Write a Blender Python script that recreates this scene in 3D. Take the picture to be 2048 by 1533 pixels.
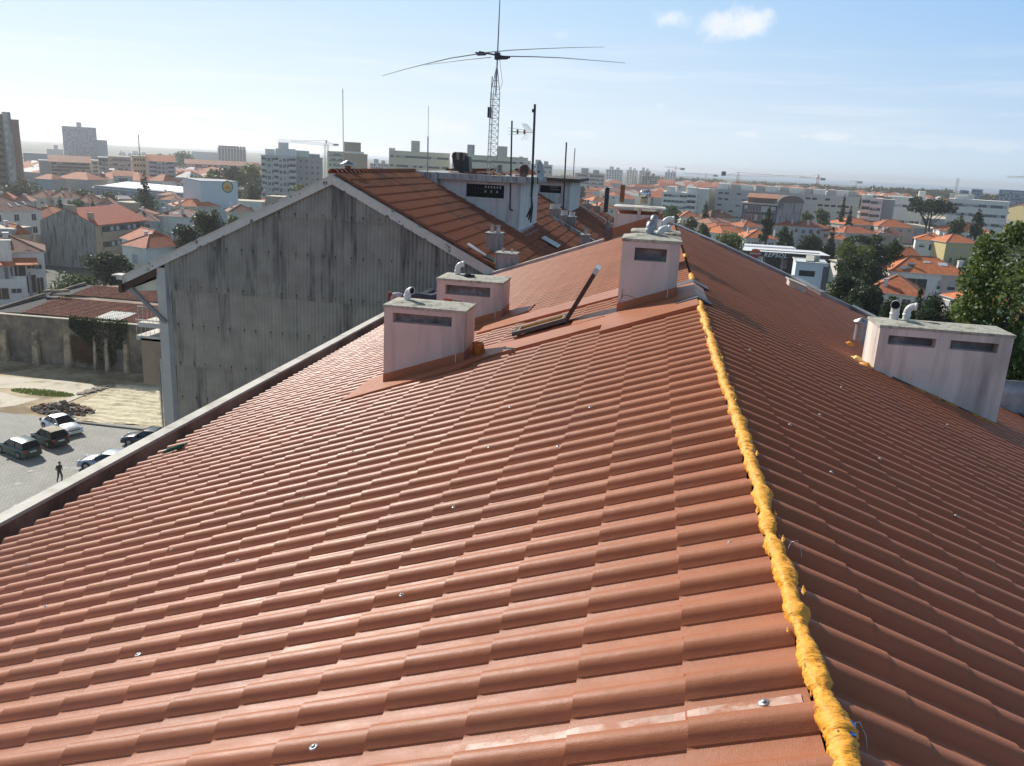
import bpy, math, random
import numpy as np
from mathutils import Vector, Matrix
random.seed(7); rng = np.random.default_rng(7)
for o in list(bpy.data.objects): bpy.data.objects.remove(o)
S = bpy.context.scene
COL = S.collection
R_ = math.radians
# ---------------------------------------------------------------- camera
F_PX = 1620.0
ROLL, PITCH, YAW = R_(3.03), math.atan(444/1620), R_(9.06)
GZ = -25.7                      # street level; the eye is the origin
def _basis():
    w = np.array([-math.sin(YAW)*math.cos(PITCH), math.cos(YAW)*math.cos(PITCH), -math.sin(PITCH)])
    r0 = np.array([math.cos(YAW), math.sin(YAW), 0.]); u0 = np.cross(r0, w)
    return r0*math.cos(ROLL)+u0*math.sin(ROLL), -r0*math.sin(ROLL)+u0*math.cos(ROLL), w
CR, CU, CW = _basis()
cam = bpy.data.cameras.new('camera'); camo = bpy.data.objects.new('camera', cam); COL.objects.link(camo)
cam.sensor_width = 36; cam.lens = 36*F_PX/2048; cam.clip_start = 0.05; cam.clip_end = 30000
camo.matrix_world = Matrix(((CR[0],CU[0],-CW[0],0),(CR[1],CU[1],-CW[1],0),(CR[2],CU[2],-CW[2],0),(0,0,0,1)))
S.camera = camo
# ---------------------------------------------------------------- sun, sky, exposure
SUN_AZ, SUN_EL = 50.0, 34.0     # degrees left of the ridge direction (+y), and above the horizon
sd = Vector((-math.sin(R_(SUN_AZ))*math.cos(R_(SUN_EL)), math.cos(R_(SUN_AZ))*math.cos(R_(SUN_EL)), math.sin(R_(SUN_EL))))
sl = bpy.data.lights.new('sun', 'SUN'); sl.energy = 5.0; sl.angle = R_(0.53); sl.color = (1, .955, .89)
so = bpy.data.objects.new('sun', sl); COL.objects.link(so); so.rotation_euler = sd.to_track_quat('Z', 'Y').to_euler()
W = bpy.data.worlds.new('World'); S.world = W; W.use_nodes = True
nt = W.node_tree; nt.nodes.clear()
def N(t, **k):
    n = nt.nodes.new(t)
    for a, b in k.items(): setattr(n, a, b)
    return n
sky = N('ShaderNodeTexSky', sky_type='NISHITA', sun_disc=False)
sky.sun_elevation = R_(SUN_EL); sky.sun_rotation = R_(360-SUN_AZ)
sky.air_density = 1.0; sky.dust_density = .35; sky.ozone_density = 1.2; sky.altitude = 60
bg = N('ShaderNodeBackground'); bg.inputs[1].default_value = 0.055
wo = N('ShaderNodeOutputWorld'); tc = N('ShaderNodeTexCoord')
sx = N('ShaderNodeSeparateXYZ'); l = nt.links.new; l(tc.outputs['Generated'], sx.inputs[0])
def mrange(sock, a, b, c=0., d=1., smooth=True):
    n = N('ShaderNodeMapRange'); n.interpolation_type = 'SMOOTHSTEP' if smooth else 'LINEAR'
    for i, v in enumerate((a, b, c, d)): n.inputs[i+1].default_value = v
    l(sock, n.inputs[0]); return n.outputs[0]
def mixc(f, A, B):
    n = N('ShaderNodeMix', data_type='RGBA'); l(f, n.inputs['Factor'])
    for k, v in (('A', A), ('B', B)):
        if isinstance(v, tuple): n.inputs[k].default_value = (*v, 1)
        else: l(v, n.inputs[k])
    return n.outputs['Result']
def math_(op, a, b=None):
    n = N('ShaderNodeMath', operation=op)
    for i, v in enumerate((a, b)):
        if v is None: continue
        if isinstance(v, (int, float)): n.inputs[i].default_value = v
        else: l(v, n.inputs[i])
    return n.outputs[0]
# pale, hazy lower sky, whiter round the sun's bearing, over the physical sky
hv = N('ShaderNodeCombineXYZ'); l(sx.outputs['X'], hv.inputs[0]); l(sx.outputs['Y'], hv.inputs[1])
nv = N('ShaderNodeVectorMath', operation='NORMALIZE'); l(hv.outputs[0], nv.inputs[0])
dt = N('ShaderNodeVectorMath', operation='DOT_PRODUCT'); l(nv.outputs[0], dt.inputs[0]); dt.inputs[1].default_value = (-math.sin(R_(SUN_AZ)), math.cos(R_(SUN_AZ)), 0)
side = mrange(dt.outputs['Value'], .15, 1.0, smooth=False)
K = 1/.055
low = mixc(side, tuple(c*K for c in (.50, .65, .80)), tuple(c*K for c in (.86, .93, .95)))
mid = mixc(side, tuple(c*K for c in (.24, .47, .82)), tuple(c*K for c in (.56, .75, .92)))
up = mrange(sx.outputs['Z'], -.01, .21)
band = mixc(up, low, mid)
hs = N('ShaderNodeHueSaturation'); hs.inputs['Saturation'].default_value = .42; hs.inputs['Value'].default_value = 1.05; l(sky.outputs[0], hs.inputs['Color'])
allsky = mixc(mrange(sx.outputs['Z'], .20, .75), band, hs.outputs[0])
# wisps of cloud
def cloudmask(scale, lo, hi, z0, z1, z2, z3, seed):
    mp = N('ShaderNodeMapping'); mp.inputs['Scale'].default_value = scale; mp.inputs['Location'].default_value = seed
    nz = N('ShaderNodeTexNoise'); nz.inputs['Scale'].default_value = 2.3; nz.inputs['Detail'].default_value = 8; nz.inputs['Roughness'].default_value = .6
    l(tc.outputs['Generated'], mp.inputs[0]); l(mp.outputs[0], nz.inputs['Vector'])
    m = mrange(nz.outputs['Fac'], lo, hi); w = math_('MULTIPLY', mrange(sx.outputs['Z'], z0, z1), mrange(sx.outputs['Z'], z2, z3, 1., 0.))
    return math_('MULTIPLY', m, w)
c1 = cloudmask((1.5, 1.5, 22), .46, .66, .02, .05, .10, .16, (1.3, .4, .2))
def puff(px, py, rx, ry, amt):          # a small cloud standing in one direction of the sky
    r0 = _ray0(px, py)
    v = N('ShaderNodeVectorMath', operation='SUBTRACT'); l(tc.outputs['Generated'], v.inputs[0]); v.inputs[1].default_value = r0
    s_ = N('ShaderNodeSeparateXYZ'); l(v.outputs[0], s_.inputs[0])
    h = math_('DIVIDE', math_('SQRT', math_('ADD', math_('POWER', math_('ABSOLUTE', s_.outputs[0]), 2), math_('POWER', math_('ABSOLUTE', s_.outputs[1]), 2))), rx)
    z = math_('DIVIDE', s_.outputs[2], ry)
    d = math_('SQRT', math_('ADD', math_('POWER', math_('ABSOLUTE', h), 2), math_('POWER', math_('ABSOLUTE', z), 2)))
    nz = N('ShaderNodeTexNoise'); nz.inputs['Scale'].default_value = 26; nz.inputs['Detail'].default_value = 6; nz.inputs['Roughness'].default_value = .6; l(tc.outputs['Generated'], nz.inputs['Vector'])
    e = math_('ADD', d, math_('MULTIPLY', math_('SUBTRACT', nz.outputs['Fac'], .5), 2.6))
    return math_('MULTIPLY', mrange(e, 1.0, .1), amt)
def _ray0(px, py):
    d = CR*(px-1024)+CU*(766.5-py)+CW*F_PX; d = d/np.linalg.norm(d); return tuple(d)
cm = math_('MULTIPLY', c1, .24)
for p in ((1345,38,.034,.018,.65), (1440,50,.034,.018,.75), (1508,44,.034,.022,.85), (1322,214,.008,.006,.3), (1645,272,.045,.007,.55), (1495,268,.020,.005,.45), (1800,288,.10,.006,.25), (1950,290,.08,.008,.25), (1125,70,.014,.008,.22), (880,255,.040,.013,.5), (200,212,.10,.007,.7), (380,225,.10,.008,.6), (1160,268,.05,.006,.3)):
    cm = math_('MAXIMUM', cm, puff(*p))
fin = mixc(cm, allsky, tuple(c*K for c in (.88, .90, .95)))
l(fin, bg.inputs[0]); l(bg.outputs[0], wo.inputs[0])
S.view_settings.view_transform = 'Standard'; S.view_settings.look = 'None'; S.view_settings.exposure = 0.15; S.view_settings.gamma = 1
S.view_settings.use_curve_mapping = False
S.render.engine = 'CYCLES'
try:
    S.cycles.volume_bounces = 0; S.cycles.max_bounces = 5; S.cycles.transparent_max_bounces = 8
    S.cycles.volume_step_rate = 10; S.cycles.caustics_reflective = False; S.cycles.caustics_refractive = False
except Exception: pass
# ---------------------------------------------------------------- surveying: where a sight line meets a real surface
def ray(p):
    d = CR*(p[0]-1024)+CU*(766.5-p[1])+CW*F_PX
    return d/np.linalg.norm(d)
def onplane(p, n, d):
    r = ray(p); return r*(d/np.dot(n, r))
def Z(p, z): return onplane(p, np.array([0, 0, 1.]), z)
def Y(p, y): return onplane(p, np.array([0, 1., 0]), y)
def X(p, x): return onplane(p, np.array([1., 0, 0]), x)
def G(p): return Z(p, GZ)
TP = .37; RX = .539; RZ = -1.4          # roof pitch, ridge line
def Lz(x): return RZ-TP*(RX-x)
def Rz(x): return RZ-TP*(x-RX)
def L(p, off=0): return onplane(p, np.array([-TP, 0, 1.]), RZ-RX*TP+off)
def RR(p, off=0): return onplane(p, np.array([TP, 0, 1.]), RZ+RX*TP+off)
NP = .49                                  # neighbour's roof
def Nz(x): return -.62-NP*(x+9.33)
def NN(p, off=0): return onplane(p, np.array([NP, 0, 1.]), -.62-NP*9.33+off)
# ---------------------------------------------------------------- materials
MATS = {}
def newmat(name):
    m = bpy.data.materials.new(name); m.use_nodes = True; t = m.node_tree
    b = t.nodes['Principled BSDF']; MATS[name] = m
    return m, t, b
def mat(name, col, rough=.7, metal=0., var=.12, nscale=3., bump=0., bscale=30., dirt=None, dscale=.6, dthr=(.5, .7), streak=False, spec=.5, coat=0, hue2=None, stretch=(1,1,1)):
    if name in MATS: return MATS[name]
    m, t, b = newmat(name); n = t.nodes.new; k = t.links.new
    co = n('ShaderNodeTexCoord'); mpn = n('ShaderNodeMapping'); mpn.inputs['Scale'].default_value = stretch
    k(co.outputs['Object'], mpn.inputs[0])
    no = n('ShaderNodeTexNoise'); no.inputs['Scale'].default_value = nscale; no.inputs['Detail'].default_value = 6
    k(mpn.outputs[0], no.inputs['Vector'])
    mxx = n('ShaderNodeMix'); mxx.data_type = 'RGBA'
    c = np.array(col[:3]); c2 = np.array(hue2) if hue2 is not None else c*(1+var)
    mxx.inputs['A'].default_value = (*(c*(1-var)), 1); mxx.inputs['B'].default_value = (*c2, 1)
    rr = n('ShaderNodeMapRange'); rr.inputs[1].default_value = .3; rr.inputs[2].default_value = .7
    k(no.outputs['Fac'], rr.inputs[0]); k(rr.outputs[0], mxx.inputs['Factor'])
    out = mxx.outputs['Result']
    if dirt is not None:
        mp2 = n('ShaderNodeMapping'); mp2.inputs['Scale'].default_value = (4, 4, .45) if streak else (1, 1, 1)
        k(co.outputs['Object'], mp2.inputs[0])
        n2 = n('ShaderNodeTexNoise'); n2.inputs['Scale'].default_value = dscale; n2.inputs['Detail'].default_value = 8; n2.inputs['Roughness'].default_value = .65
        k(mp2.outputs[0], n2.inputs['Vector'])
        r2 = n('ShaderNodeMapRange'); r2.inputs[1].default_value = dthr[0]; r2.inputs[2].default_value = dthr[1]
        k(n2.outputs['Fac'], r2.inputs[0])
        m2 = n('ShaderNodeMix'); m2.data_type = 'RGBA'; k(r2.outputs[0], m2.inputs['Factor']); k(out, m2.inputs['A']); m2.inputs['B'].default_value = (*dirt, 1)
        out = m2.outputs['Result']
    k(out, b.inputs['Base Color'])
    b.inputs['Roughness'].default_value = rough; b.inputs['Metallic'].default_value = metal; b.inputs['Specular IOR Level'].default_value = spec
    if coat: b.inputs['Coat Weight'].default_value = coat; b.inputs['Coat Roughness'].default_value = .06
    if bump:
        n3 = n('ShaderNodeTexNoise'); n3.inputs['Scale'].default_value = bscale; n3.inputs['Detail'].default_value = 5
        k(mpn.outputs[0], n3.inputs['Vector'])
        bp = n('ShaderNodeBump'); bp.inputs['Strength'].default_value = 1; bp.inputs['Distance'].default_value = bump
        k(n3.outputs['Fac'], bp.inputs['Height']); k(bp.outputs[0], b.inputs['Normal'])
    return m
def tilemat(name, col, col2, freq=2.6, depth=.35, lichen=None, lthr=(.55, .7), rough=.8):
    """clay roof seen from afar: courses, columns, patchy colour"""
    if name in MATS: return MATS[name]
    m, t, b = newmat(name); n = t.nodes.new; k = t.links.new
    co = n('ShaderNodeTexCoord')
    no = n('ShaderNodeTexNoise'); no.inputs['Scale'].default_value = .9; no.inputs['Detail'].default_value = 8; no.inputs['Roughness'].default_value = .7
    k(co.outputs['Object'], no.inputs['Vector'])
    mx1 = n('ShaderNodeMix'); mx1.data_type = 'RGBA'; mx1.inputs['A'].default_value = (*col, 1); mx1.inputs['B'].default_value = (*col2, 1)
    r1 = n('ShaderNodeMapRange'); r1.inputs[1].default_value = .38; r1.inputs[2].default_value = .62; k(no.outputs['Fac'], r1.inputs[0]); k(r1.outputs[0], mx1.inputs['Factor'])
    vo = n('ShaderNodeTexVoronoi'); vo.inputs['Scale'].default_value = 3.2; k(co.outputs['Object'], vo.inputs['Vector'])
    hs = n('ShaderNodeSeparateColor'); k(vo.outputs['Color'], hs.inputs[0])
    mr = n('ShaderNodeMapRange'); mr.inputs[3].default_value = .82; mr.inputs[4].default_value = 1.12; k(hs.outputs[0], mr.inputs[0])
    mm = n('ShaderNodeVectorMath'); mm.operation = 'SCALE'; k(mx1.outputs['Result'], mm.inputs[0]); k(mr.outputs[0], mm.inputs['Scale'])
    out = mm.outputs[0]
    if lichen is not None:
        n2 = n('ShaderNodeTexNoise'); n2.inputs['Scale'].default_value = 1.3; n2.inputs['Detail'].default_value = 9; n2.inputs['Roughness'].default_value = .72; k(co.outputs['Object'], n2.inputs['Vector'])
        r2 = n('ShaderNodeMapRange'); r2.inputs[1].default_value = lthr[0]; r2.inputs[2].default_value = lthr[1]; k(n2.outputs['Fac'], r2.inputs[0])
        m2 = n('ShaderNodeMix'); m2.data_type = 'RGBA'; k(r2.outputs[0], m2.inputs['Factor']); k(out, m2.inputs['A']); m2.inputs['B'].default_value = (*lichen, 1); out = m2.outputs['Result']
    k(out, b.inputs['Base Color']); b.inputs['Roughness'].default_value = rough
    if freq:
        sx = n('ShaderNodeSeparateXYZ'); k(co.outputs['Object'], sx.inputs[0])
        def saw(sock, f):
            a = n('ShaderNodeMath'); a.operation = 'MULTIPLY'; a.inputs[1].default_value = f; k(sock, a.inputs[0])
            c = n('ShaderNodeMath'); c.operation = 'FRACT'; k(a.outputs[0], c.inputs[0]); return c.outputs[0]
        hz_ = saw(sx.outputs['Z'], freq*2.2)
        wx = n('ShaderNodeMath'); wx.operation = 'SINE'; ax = n('ShaderNodeMath'); ax.operation = 'MULTIPLY'; ax.inputs[1].default_value = 26; k(sx.outputs['X'], ax.inputs[0]); k(ax.outputs[0], wx.inputs[0])
        wy = n('ShaderNodeMath'); wy.operation = 'SINE'; ay = n('ShaderNodeMath'); ay.operation = 'MULTIPLY'; ay.inputs[1].default_value = 26; k(sx.outputs['Y'], ay.inputs[0]); k(ay.outputs[0], wy.inputs[0])
        s1 = n('ShaderNodeMath'); s1.operation = 'ADD'; k(wx.outputs[0], s1.inputs[0]); k(wy.outputs[0], s1.inputs[1])
        s2 = n('ShaderNodeMath'); s2.operation = 'MULTIPLY_ADD'; s2.inputs[1].default_value = .25; k(s1.outputs[0], s2.inputs[0]); k(hz_, s2.inputs[2])
        bp = n('ShaderNodeBump'); bp.inputs['Strength'].default_value = depth; bp.inputs['Distance'].default_value = .06
        k(s2.outputs[0], bp.inputs['Height']); k(bp.outputs[0], b.inputs['Normal'])
    return m
def leafmat(name, c1, c2, trans=.35):
    if name in MATS: return MATS[name]
    m, t, b = newmat(name); n = t.nodes.new; k = t.links.new
    ge = n('ShaderNodeNewGeometry'); cr = n('ShaderNodeMix'); cr.data_type = 'RGBA'
    cr.inputs['A'].default_value = (*c1, 1); cr.inputs['B'].default_value = (*c2, 1)
    k(ge.outputs['Random Per Island'], cr.inputs['Factor']); k(cr.outputs['Result'], b.inputs['Base Color'])
    b.inputs['Roughness'].default_value = .5; b.inputs['Specular IOR Level'].default_value = .35
    tr = n('ShaderNodeBsdfTranslucent'); mm = n('ShaderNodeVectorMath'); mm.operation = 'SCALE'; mm.inputs['Scale'].default_value = 1.25
    k(cr.outputs['Result'], mm.inputs[0]); k(mm.outputs[0], tr.inputs[0])
    ms = n('ShaderNodeMixShader'); ms.inputs[0].default_value = trans; k(b.outputs[0], ms.inputs[1]); k(tr.outputs[0], ms.inputs[2])
    k(ms.outputs[0], t.nodes['Material Output'].inputs[0])
    return m
# ---------------------------------------------------------------- mesh collector
class MB:
    def __init__(s): s.v = []; s.f = []; s.m = []; s.s = []
    def add(s, vs, fs, mi=0, smooth=False):
        o = len(s.v); s.v.extend([tuple(map(float, a)) for a in vs])
        for f in fs: s.f.append(tuple(i+o for i in f)); s.m.append(mi); s.s.append(smooth)
    def hexa(s, c, mi=0):      # 8 corners: bottom 0-3 ccw, top 4-7
        s.add(c, [(3,2,1,0),(4,5,6,7),(0,1,5,4),(1,2,6,5),(2,3,7,6),(3,0,4,7)], mi)
    def box(s, x0, x1, y0, y1, z0, z1, mi=0):
        s.hexa([(x0,y0,z0),(x1,y0,z0),(x1,y1,z0),(x0,y1,z0),(x0,y0,z1),(x1,y0,z1),(x1,y1,z1),(x0,y1,z1)], mi)
    def bar(s, a, b, w, h=None, mi=0, up=(0,0,1)):
        a = Vector(a); b = Vector(b); h = h or w; d = (b-a).normalized(); u = Vector(up)
        if abs(d.dot(u)) > .98: u = Vector((0,1,0))
        sx = d.cross(u).normalized()*w/2; sy = sx.cross(d).normalized()*h/2
        s.hexa([a-sx-sy, a+sx-sy, b+sx-sy, b-sx-sy, a-sx+sy, a+sx+sy, b+sx+sy, b-sx+sy], mi)
    def tube(s, pts, r, n=8, mi=0, cap=True, smooth=True):
        pts = [Vector(p) for p in pts]; rs = r if hasattr(r, '__len__') else [r]*len(pts)
        rings = []; pu = None
        for i, p in enumerate(pts):
            d = (pts[min(i+1, len(pts)-1)]-pts[max(i-1, 0)]).normalized()
            if pu is None: pu = Vector((0,0,1)) if abs(d.z) < .9 else Vector((0,1,0))
            x = d.cross(pu).normalized(); y = x.cross(d).normalized(); pu = y
            rings.append([p+(x*math.cos(2*math.pi*j/n)+y*math.sin(2*math.pi*j/n))*rs[i] for j in range(n)])
        vs = [v for rg in rings for v in rg]; fs = []
        for i in range(len(pts)-1):
            for j in range(n): fs.append((i*n+j, i*n+(j+1)%n, (i+1)*n+(j+1)%n, (i+1)*n+j))
        s.add(vs, fs, mi, smooth)
        if cap: s.add(rings[0], [tuple(range(n))], mi); s.add(rings[-1], [tuple(reversed(range(n)))], mi)
    def lathe(s, prof, c=(0,0,0), n=16, mi=0, axis=None):
        c = Vector(c); q = Vector(axis).normalized().to_track_quat('Z', 'Y') if axis is not None else None
        vs = []
        for r, z in prof:
            for j in range(n):
                v = Vector((r*math.cos(2*math.pi*j/n), r*math.sin(2*math.pi*j/n), z))
                if q: v = q @ v
                vs.append(c+v)
        fs = []
        for i in range(len(prof)-1):
            for j in range(n): fs.append((i*n+j, i*n+(j+1)%n, (i+1)*n+(j+1)%n, (i+1)*n+j))
        s.add(vs, fs, mi, True)
    def prism(s, poly, a, b, mi=0):   # polygon given as 3d points, extruded by vector b-a
        d = Vector(b)-Vector(a); n = len(poly); P = [Vector(p) for p in poly]
        vs = P+[p+d for p in P]
        fs = [tuple(reversed(range(n))), tuple(range(n, 2*n))]+[(i, (i+1)%n, n+(i+1)%n, n+i) for i in range(n)]
        s.add(vs, fs, mi)
    def wall(s, o, ux, uz, W_, H_, holes, depth, mi=0, mh=1, inward=None):
        """flat wall with real openings; inward = unit vector into the wall"""
        o = Vector(o); ux = Vector(ux); uz = Vector(uz); nn = Vector(inward)
        xs = sorted({0, W_, *[h[0] for h in holes], *[h[1] for h in holes]}); zs = sorted({0, H_, *[h[2] for h in holes], *[h[3] for h in holes]})
        for i in range(len(xs)-1):
            for j in range(len(zs)-1):
                cx, cz = (xs[i]+xs[i+1])/2, (zs[j]+zs[j+1])/2
                hole = any(h[0] < cx < h[1] and h[2] < cz < h[3] for h in holes)
                off = nn*depth if hole else Vector((0,0,0))
                q = [o+ux*a+uz*b+off for a, b in ((xs[i],zs[j]),(xs[i+1],zs[j]),(xs[i+1],zs[j+1]),(xs[i],zs[j+1]))]
                s.add(q, [(0,1,2,3)], mh if hole else mi)
        for h in holes:
            for (a, b), (c, d) in (((h[0],h[2]),(h[1],h[2])),((h[1],h[2]),(h[1],h[3])),((h[1],h[3]),(h[0],h[3])),((h[0],h[3]),(h[0],h[2]))):
                p = o+ux*a+uz*b; q = o+ux*c+uz*d
                s.add([p, q, q+nn*depth, p+nn*depth], [(0,1,2,3)], mi)
    def xf(s, M):
        s.v = [tuple(M @ Vector(v)) for v in s.v]; return s
    def mesh(s, name, mats):
        me = bpy.data.meshes.new(name); me.from_pydata(s.v, [], s.f)
        for m in (mats if isinstance(mats, (list, tuple)) else [mats]): me.materials.append(m)
        me.polygons.foreach_set('material_index', s.m); me.polygons.foreach_set('use_smooth', s.s); me.update()
        return me
    def build(s, name, mats, parent=None, loc=None):
        return link(name, s.mesh(name, mats), parent, loc)
ORG = {}
def link(name, data, parent=None, loc=None, rz=0.):
    o = bpy.data.objects.new(name, data); COL.objects.link(o)
    if parent is not None: o.parent = parent
    if loc is not None: o.location = loc
    if rz: o.rotation_euler[2] = rz
    return o
def tag(o, label=None, cat=None, group=None, kind=None):
    if label: o['label'] = label
    if cat: o['category'] = cat
    if group: o['group'] = group
    if kind: o['kind'] = kind
    return o
def thing(name, label, cat, loc=(0,0,0), rz=0., group=None):
    o = link(name, None, None, loc, rz); o.empty_display_size = .2
    return tag(o, label, cat, group)
def wpart(mb, name, mats, root, kind=None, label=None):
    """part whose collector is in world coordinates, under an unrotated root"""
    l0 = root.location
    mb.v = [(a-l0[0], b-l0[1], c-l0[2]) for a, b, c in mb.v]
    o = mb.build(name, mats, root)
    if kind: o['kind'] = kind
    if label: o['label'] = label
    return o
def copy_tree(o, parent=None):
    c = o.copy(); COL.objects.link(c); c.parent = parent
    for ch in list(o.children): copy_tree(ch, c)
    return c
def bevel(o, w=.01, seg=2):
    m = o.modifiers.new('bevel', 'BEVEL'); m.width = w; m.segments = seg; m.limit_method = 'ANGLE'; return o
# ================================================================ the building underfoot
def roofpaint(name, c, rough, spec=.32):
    """painted sheet: fine speckle, dusty streaks running down the fall, faded patches"""
    m, t, b = newmat(name); n = t.nodes.new; k = t.links.new
    co = n('ShaderNodeTexCoord'); ge = n('ShaderNodeNewGeometry')
    def noise(scale, stretch, det=6, rough_=.6):
        mp_ = n('ShaderNodeMapping'); mp_.inputs['Scale'].default_value = stretch; k(ge.outputs['Position'], mp_.inputs[0])
        x = n('ShaderNodeTexNoise'); x.inputs['Scale'].default_value = scale; x.inputs['Detail'].default_value = det; x.inputs['Roughness'].default_value = rough_; k(mp_.outputs[0], x.inputs['Vector']); return x.outputs['Fac']
    def ramp(f, lo, hi, c0, c1):
        r = n('ShaderNodeMapRange'); 
        for i, v in enumerate((lo, hi, c0, c1)): r.inputs[i+1].default_value = v
        k(f, r.inputs[0]); return r.outputs[0]
    def mix(f, A, B):
        x = n('ShaderNodeMix'); x.data_type = 'RGBA'; k(f, x.inputs['Factor'])
        for kk, v in (('A', A), ('B', B)):
            if isinstance(v, tuple): x.inputs[kk].default_value = (*v, 1)
            else: k(v, x.inputs[kk])
        return x.outputs['Result']
    base = mix(ramp(noise(1.1, (1, 1, 1)), .35, .65, 0, 1), tuple(v*.90 for v in c), tuple(v*1.08 for v in c))
    base = mix(ramp(noise(2.2, (.7, 9, .7), 8, .7), .52, .80, 0, .42), base, (c[0]*1.25, c[1]*1.7, c[2]*2.2))
    base = mix(ramp(noise(3.5, (.5, 14, .5), 8, .75), .58, .78, 0, .5), base, (c[0]*.55, c[1]*.5, c[2]*.55))
    base = mix(ramp(noise(300, (1, 1, 1), 2), .62, .75, 0, .35), base, (c[0]*.6, c[1]*.55, c[2]*.55))
    k(base, b.inputs['Base Color']); b.inputs['Specular IOR Level'].default_value = spec
    k(ramp(noise(5, (1, 4, 1), 6), .3, .7, rough-.06, rough+.12), b.inputs['Roughness'])
    bp = n('ShaderNodeBump'); bp.inputs['Distance'].default_value = .0011; k(noise(280, (1, 1, 1), 3), bp.inputs['Height']); 
    b2 = n('ShaderNodeBump'); b2.inputs['Distance'].default_value = .006; b2.inputs['Strength'].default_value = .6; k(noise(7, (1, 1, 1), 3), b2.inputs['Height']); k(bp.outputs[0], b2.inputs['Normal']); k(b2.outputs[0], b.inputs['Normal'])
    return m
M_roof = roofpaint('terracotta_paint', (.385, .138, .064), .42)
M_flash = roofpaint('terracotta_flashing', (.395, .146, .070), .40)
M_par = mat('parapet_render', (.46, .25, .17), .85, var=.15, nscale=3, dirt=(.20, .11, .075), dscale=1.2, dthr=(.45, .65))
M_cap = mat('white_coping', (.62, .59, .52), .8, var=.05, nscale=5, dirt=(.36, .33, .27), dscale=2, dthr=(.48, .72), bump=.002, bscale=60)
M_pink = mat('pink_render', (.60, .52, .47), .9, var=.07, nscale=3, bump=.0025, bscale=140, dirt=(.30, .26, .245), dscale=.9, dthr=(.46, .78), streak=True)
M_pinkwarm = M_pink
M_lich = mat('lichen_concrete', (.42, .41, .34), .95, var=.2, nscale=26, bump=.006, bscale=70, dirt=(.17, .16, .12), dscale=9, dthr=(.5, .66))
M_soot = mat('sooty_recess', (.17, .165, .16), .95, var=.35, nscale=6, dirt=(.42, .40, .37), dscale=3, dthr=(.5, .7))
M_white = mat('white_plastic', (.66, .65, .62), .35, var=.03, dirt=(.5, .48, .43), dscale=6, dthr=(.6, .8))
M_dark = mat('dark_void', (.012, .012, .013), .9)
M_alu = mat('dull_aluminium', (.42, .43, .43), .38, metal=.85, var=.08, nscale=8)
M_zinc = mat('weathered_zinc', (.36, .37, .38), .5, metal=.5, var=.18, nscale=3, dirt=(.22, .23, .24), dscale=2, dthr=(.45, .65))
M_foam = mat('orange_foam', (.80, .33, .022), .58, var=.10, nscale=30, bump=.006, bscale=75, hue2=(.90, .43, .04), stretch=(.6, 1.6, .6), dirt=(.40, .12, .012), dscale=26, dthr=(.58, .64))
M_lead = mat('dark_sheet_metal', (.085, .085, .09), .55, metal=.2, var=.1, nscale=5)
M_grey = mat('grey_concrete', (.33, .32, .30), .9, var=.12, nscale=4, bump=.003, bscale=60, dirt=(.14, .135, .13), dscale=2.5, dthr=(.45, .68), streak=True)
M_black = mat('black_metal', (.02, .02, .022), .5)
M_brownmetal = mat('rusty_brown_metal', (.20, .085, .04), .7, var=.35, nscale=7)
M_steel = mat('galvanised_steel', (.30, .30, .30), .5, metal=.6, var=.15, nscale=5)
BH = thing('apartment_building', 'apartment building in the foreground with a new terracotta tiled roof and an orange foam ridge', 'building', (0, 10, GZ))
PER, CRS = .2083, .3355
PROF = [(0,0),(.064,0),(.075,.006),(.087,.031),(.105,.047),(.127,.053),(.150,.047),(.173,.027),(.193,.006),(PER,0)]
def tile_mb(sgn, per=PER, crs=CRS, tp=TP, prof=PROF, lip=.011, up=.05, lift=.008, x=0, y=0, z=0, jz=0, mb=None):
    mb = mb or MB(); a = []; b = []; c = []
    for py, h in prof:
        a.append((x-sgn*up, y+py, z+h+tp*up-.002)); b.append((x+sgn*crs, y+py, z+h-tp*crs+lift+jz)); c.append((x+sgn*crs-sgn*.004, y+py, z+h-tp*crs+lift+jz-lip))
    n = len(prof)
    q = (lambda i, o1, o2: (o1+i, o1+i+1, o2+i+1, o2+i)) if sgn > 0 else (lambda i, o1, o2: (o2+i, o2+i+1, o1+i+1, o1+i))
    mb.add(a+b, [q(i, n, 0) for i in range(n-1)], 0, True)
    mb.add(b+c, [q(i, n, 0) for i in range(n-1)], 0, False)
    return mb
tileL = tile_mb(-1).mesh('roof_tile', M_roof); tileR = tile_mb(1).mesh('roof_tile', M_roof)
# outline of the right slope, surveyed on its plane
RB = [RR(p, .05) for p in [(1333,442),(1450,497),(1577,556),(1640,590),(1700,617),(1746,640)]]
def right_limit(y):   # how far out the right slope runs at distance y
    if y <= 12.0: return 5.55
    pts = sorted([(p[1], p[0]) for p in RB]+[(12.0, 5.55)])
    ys = [a for a, b in pts]; xs = [b for a, b in pts]
    return float(np.interp(y, ys, xs))
YEND = 22.95
JL = .23
tiles = []
k = 0
while True:
    x = JL+CRS-k*CRS      # upper joint
    if x-CRS < -5.95: break
    yy = 2.013-.128-5*PER
    while yy < YEND-PER:
        tiles.append((-1, x, yy)); yy += PER
    k += 1
RJ = .885-CRS; RDX = .061
for k in range(18):
    x = RJ+k*CRS
    yy = 2.013-.128-5*PER+.06
    while yy < 21.4:
        if x+CRS <= right_limit(yy+.1)+.1: tiles.append((1, x, yy))
        yy += PER
def tz(s, x): return (Lz(x) if s < 0 else RZ-TP*(x-RX-RDX))-.035
vis = []
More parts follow.
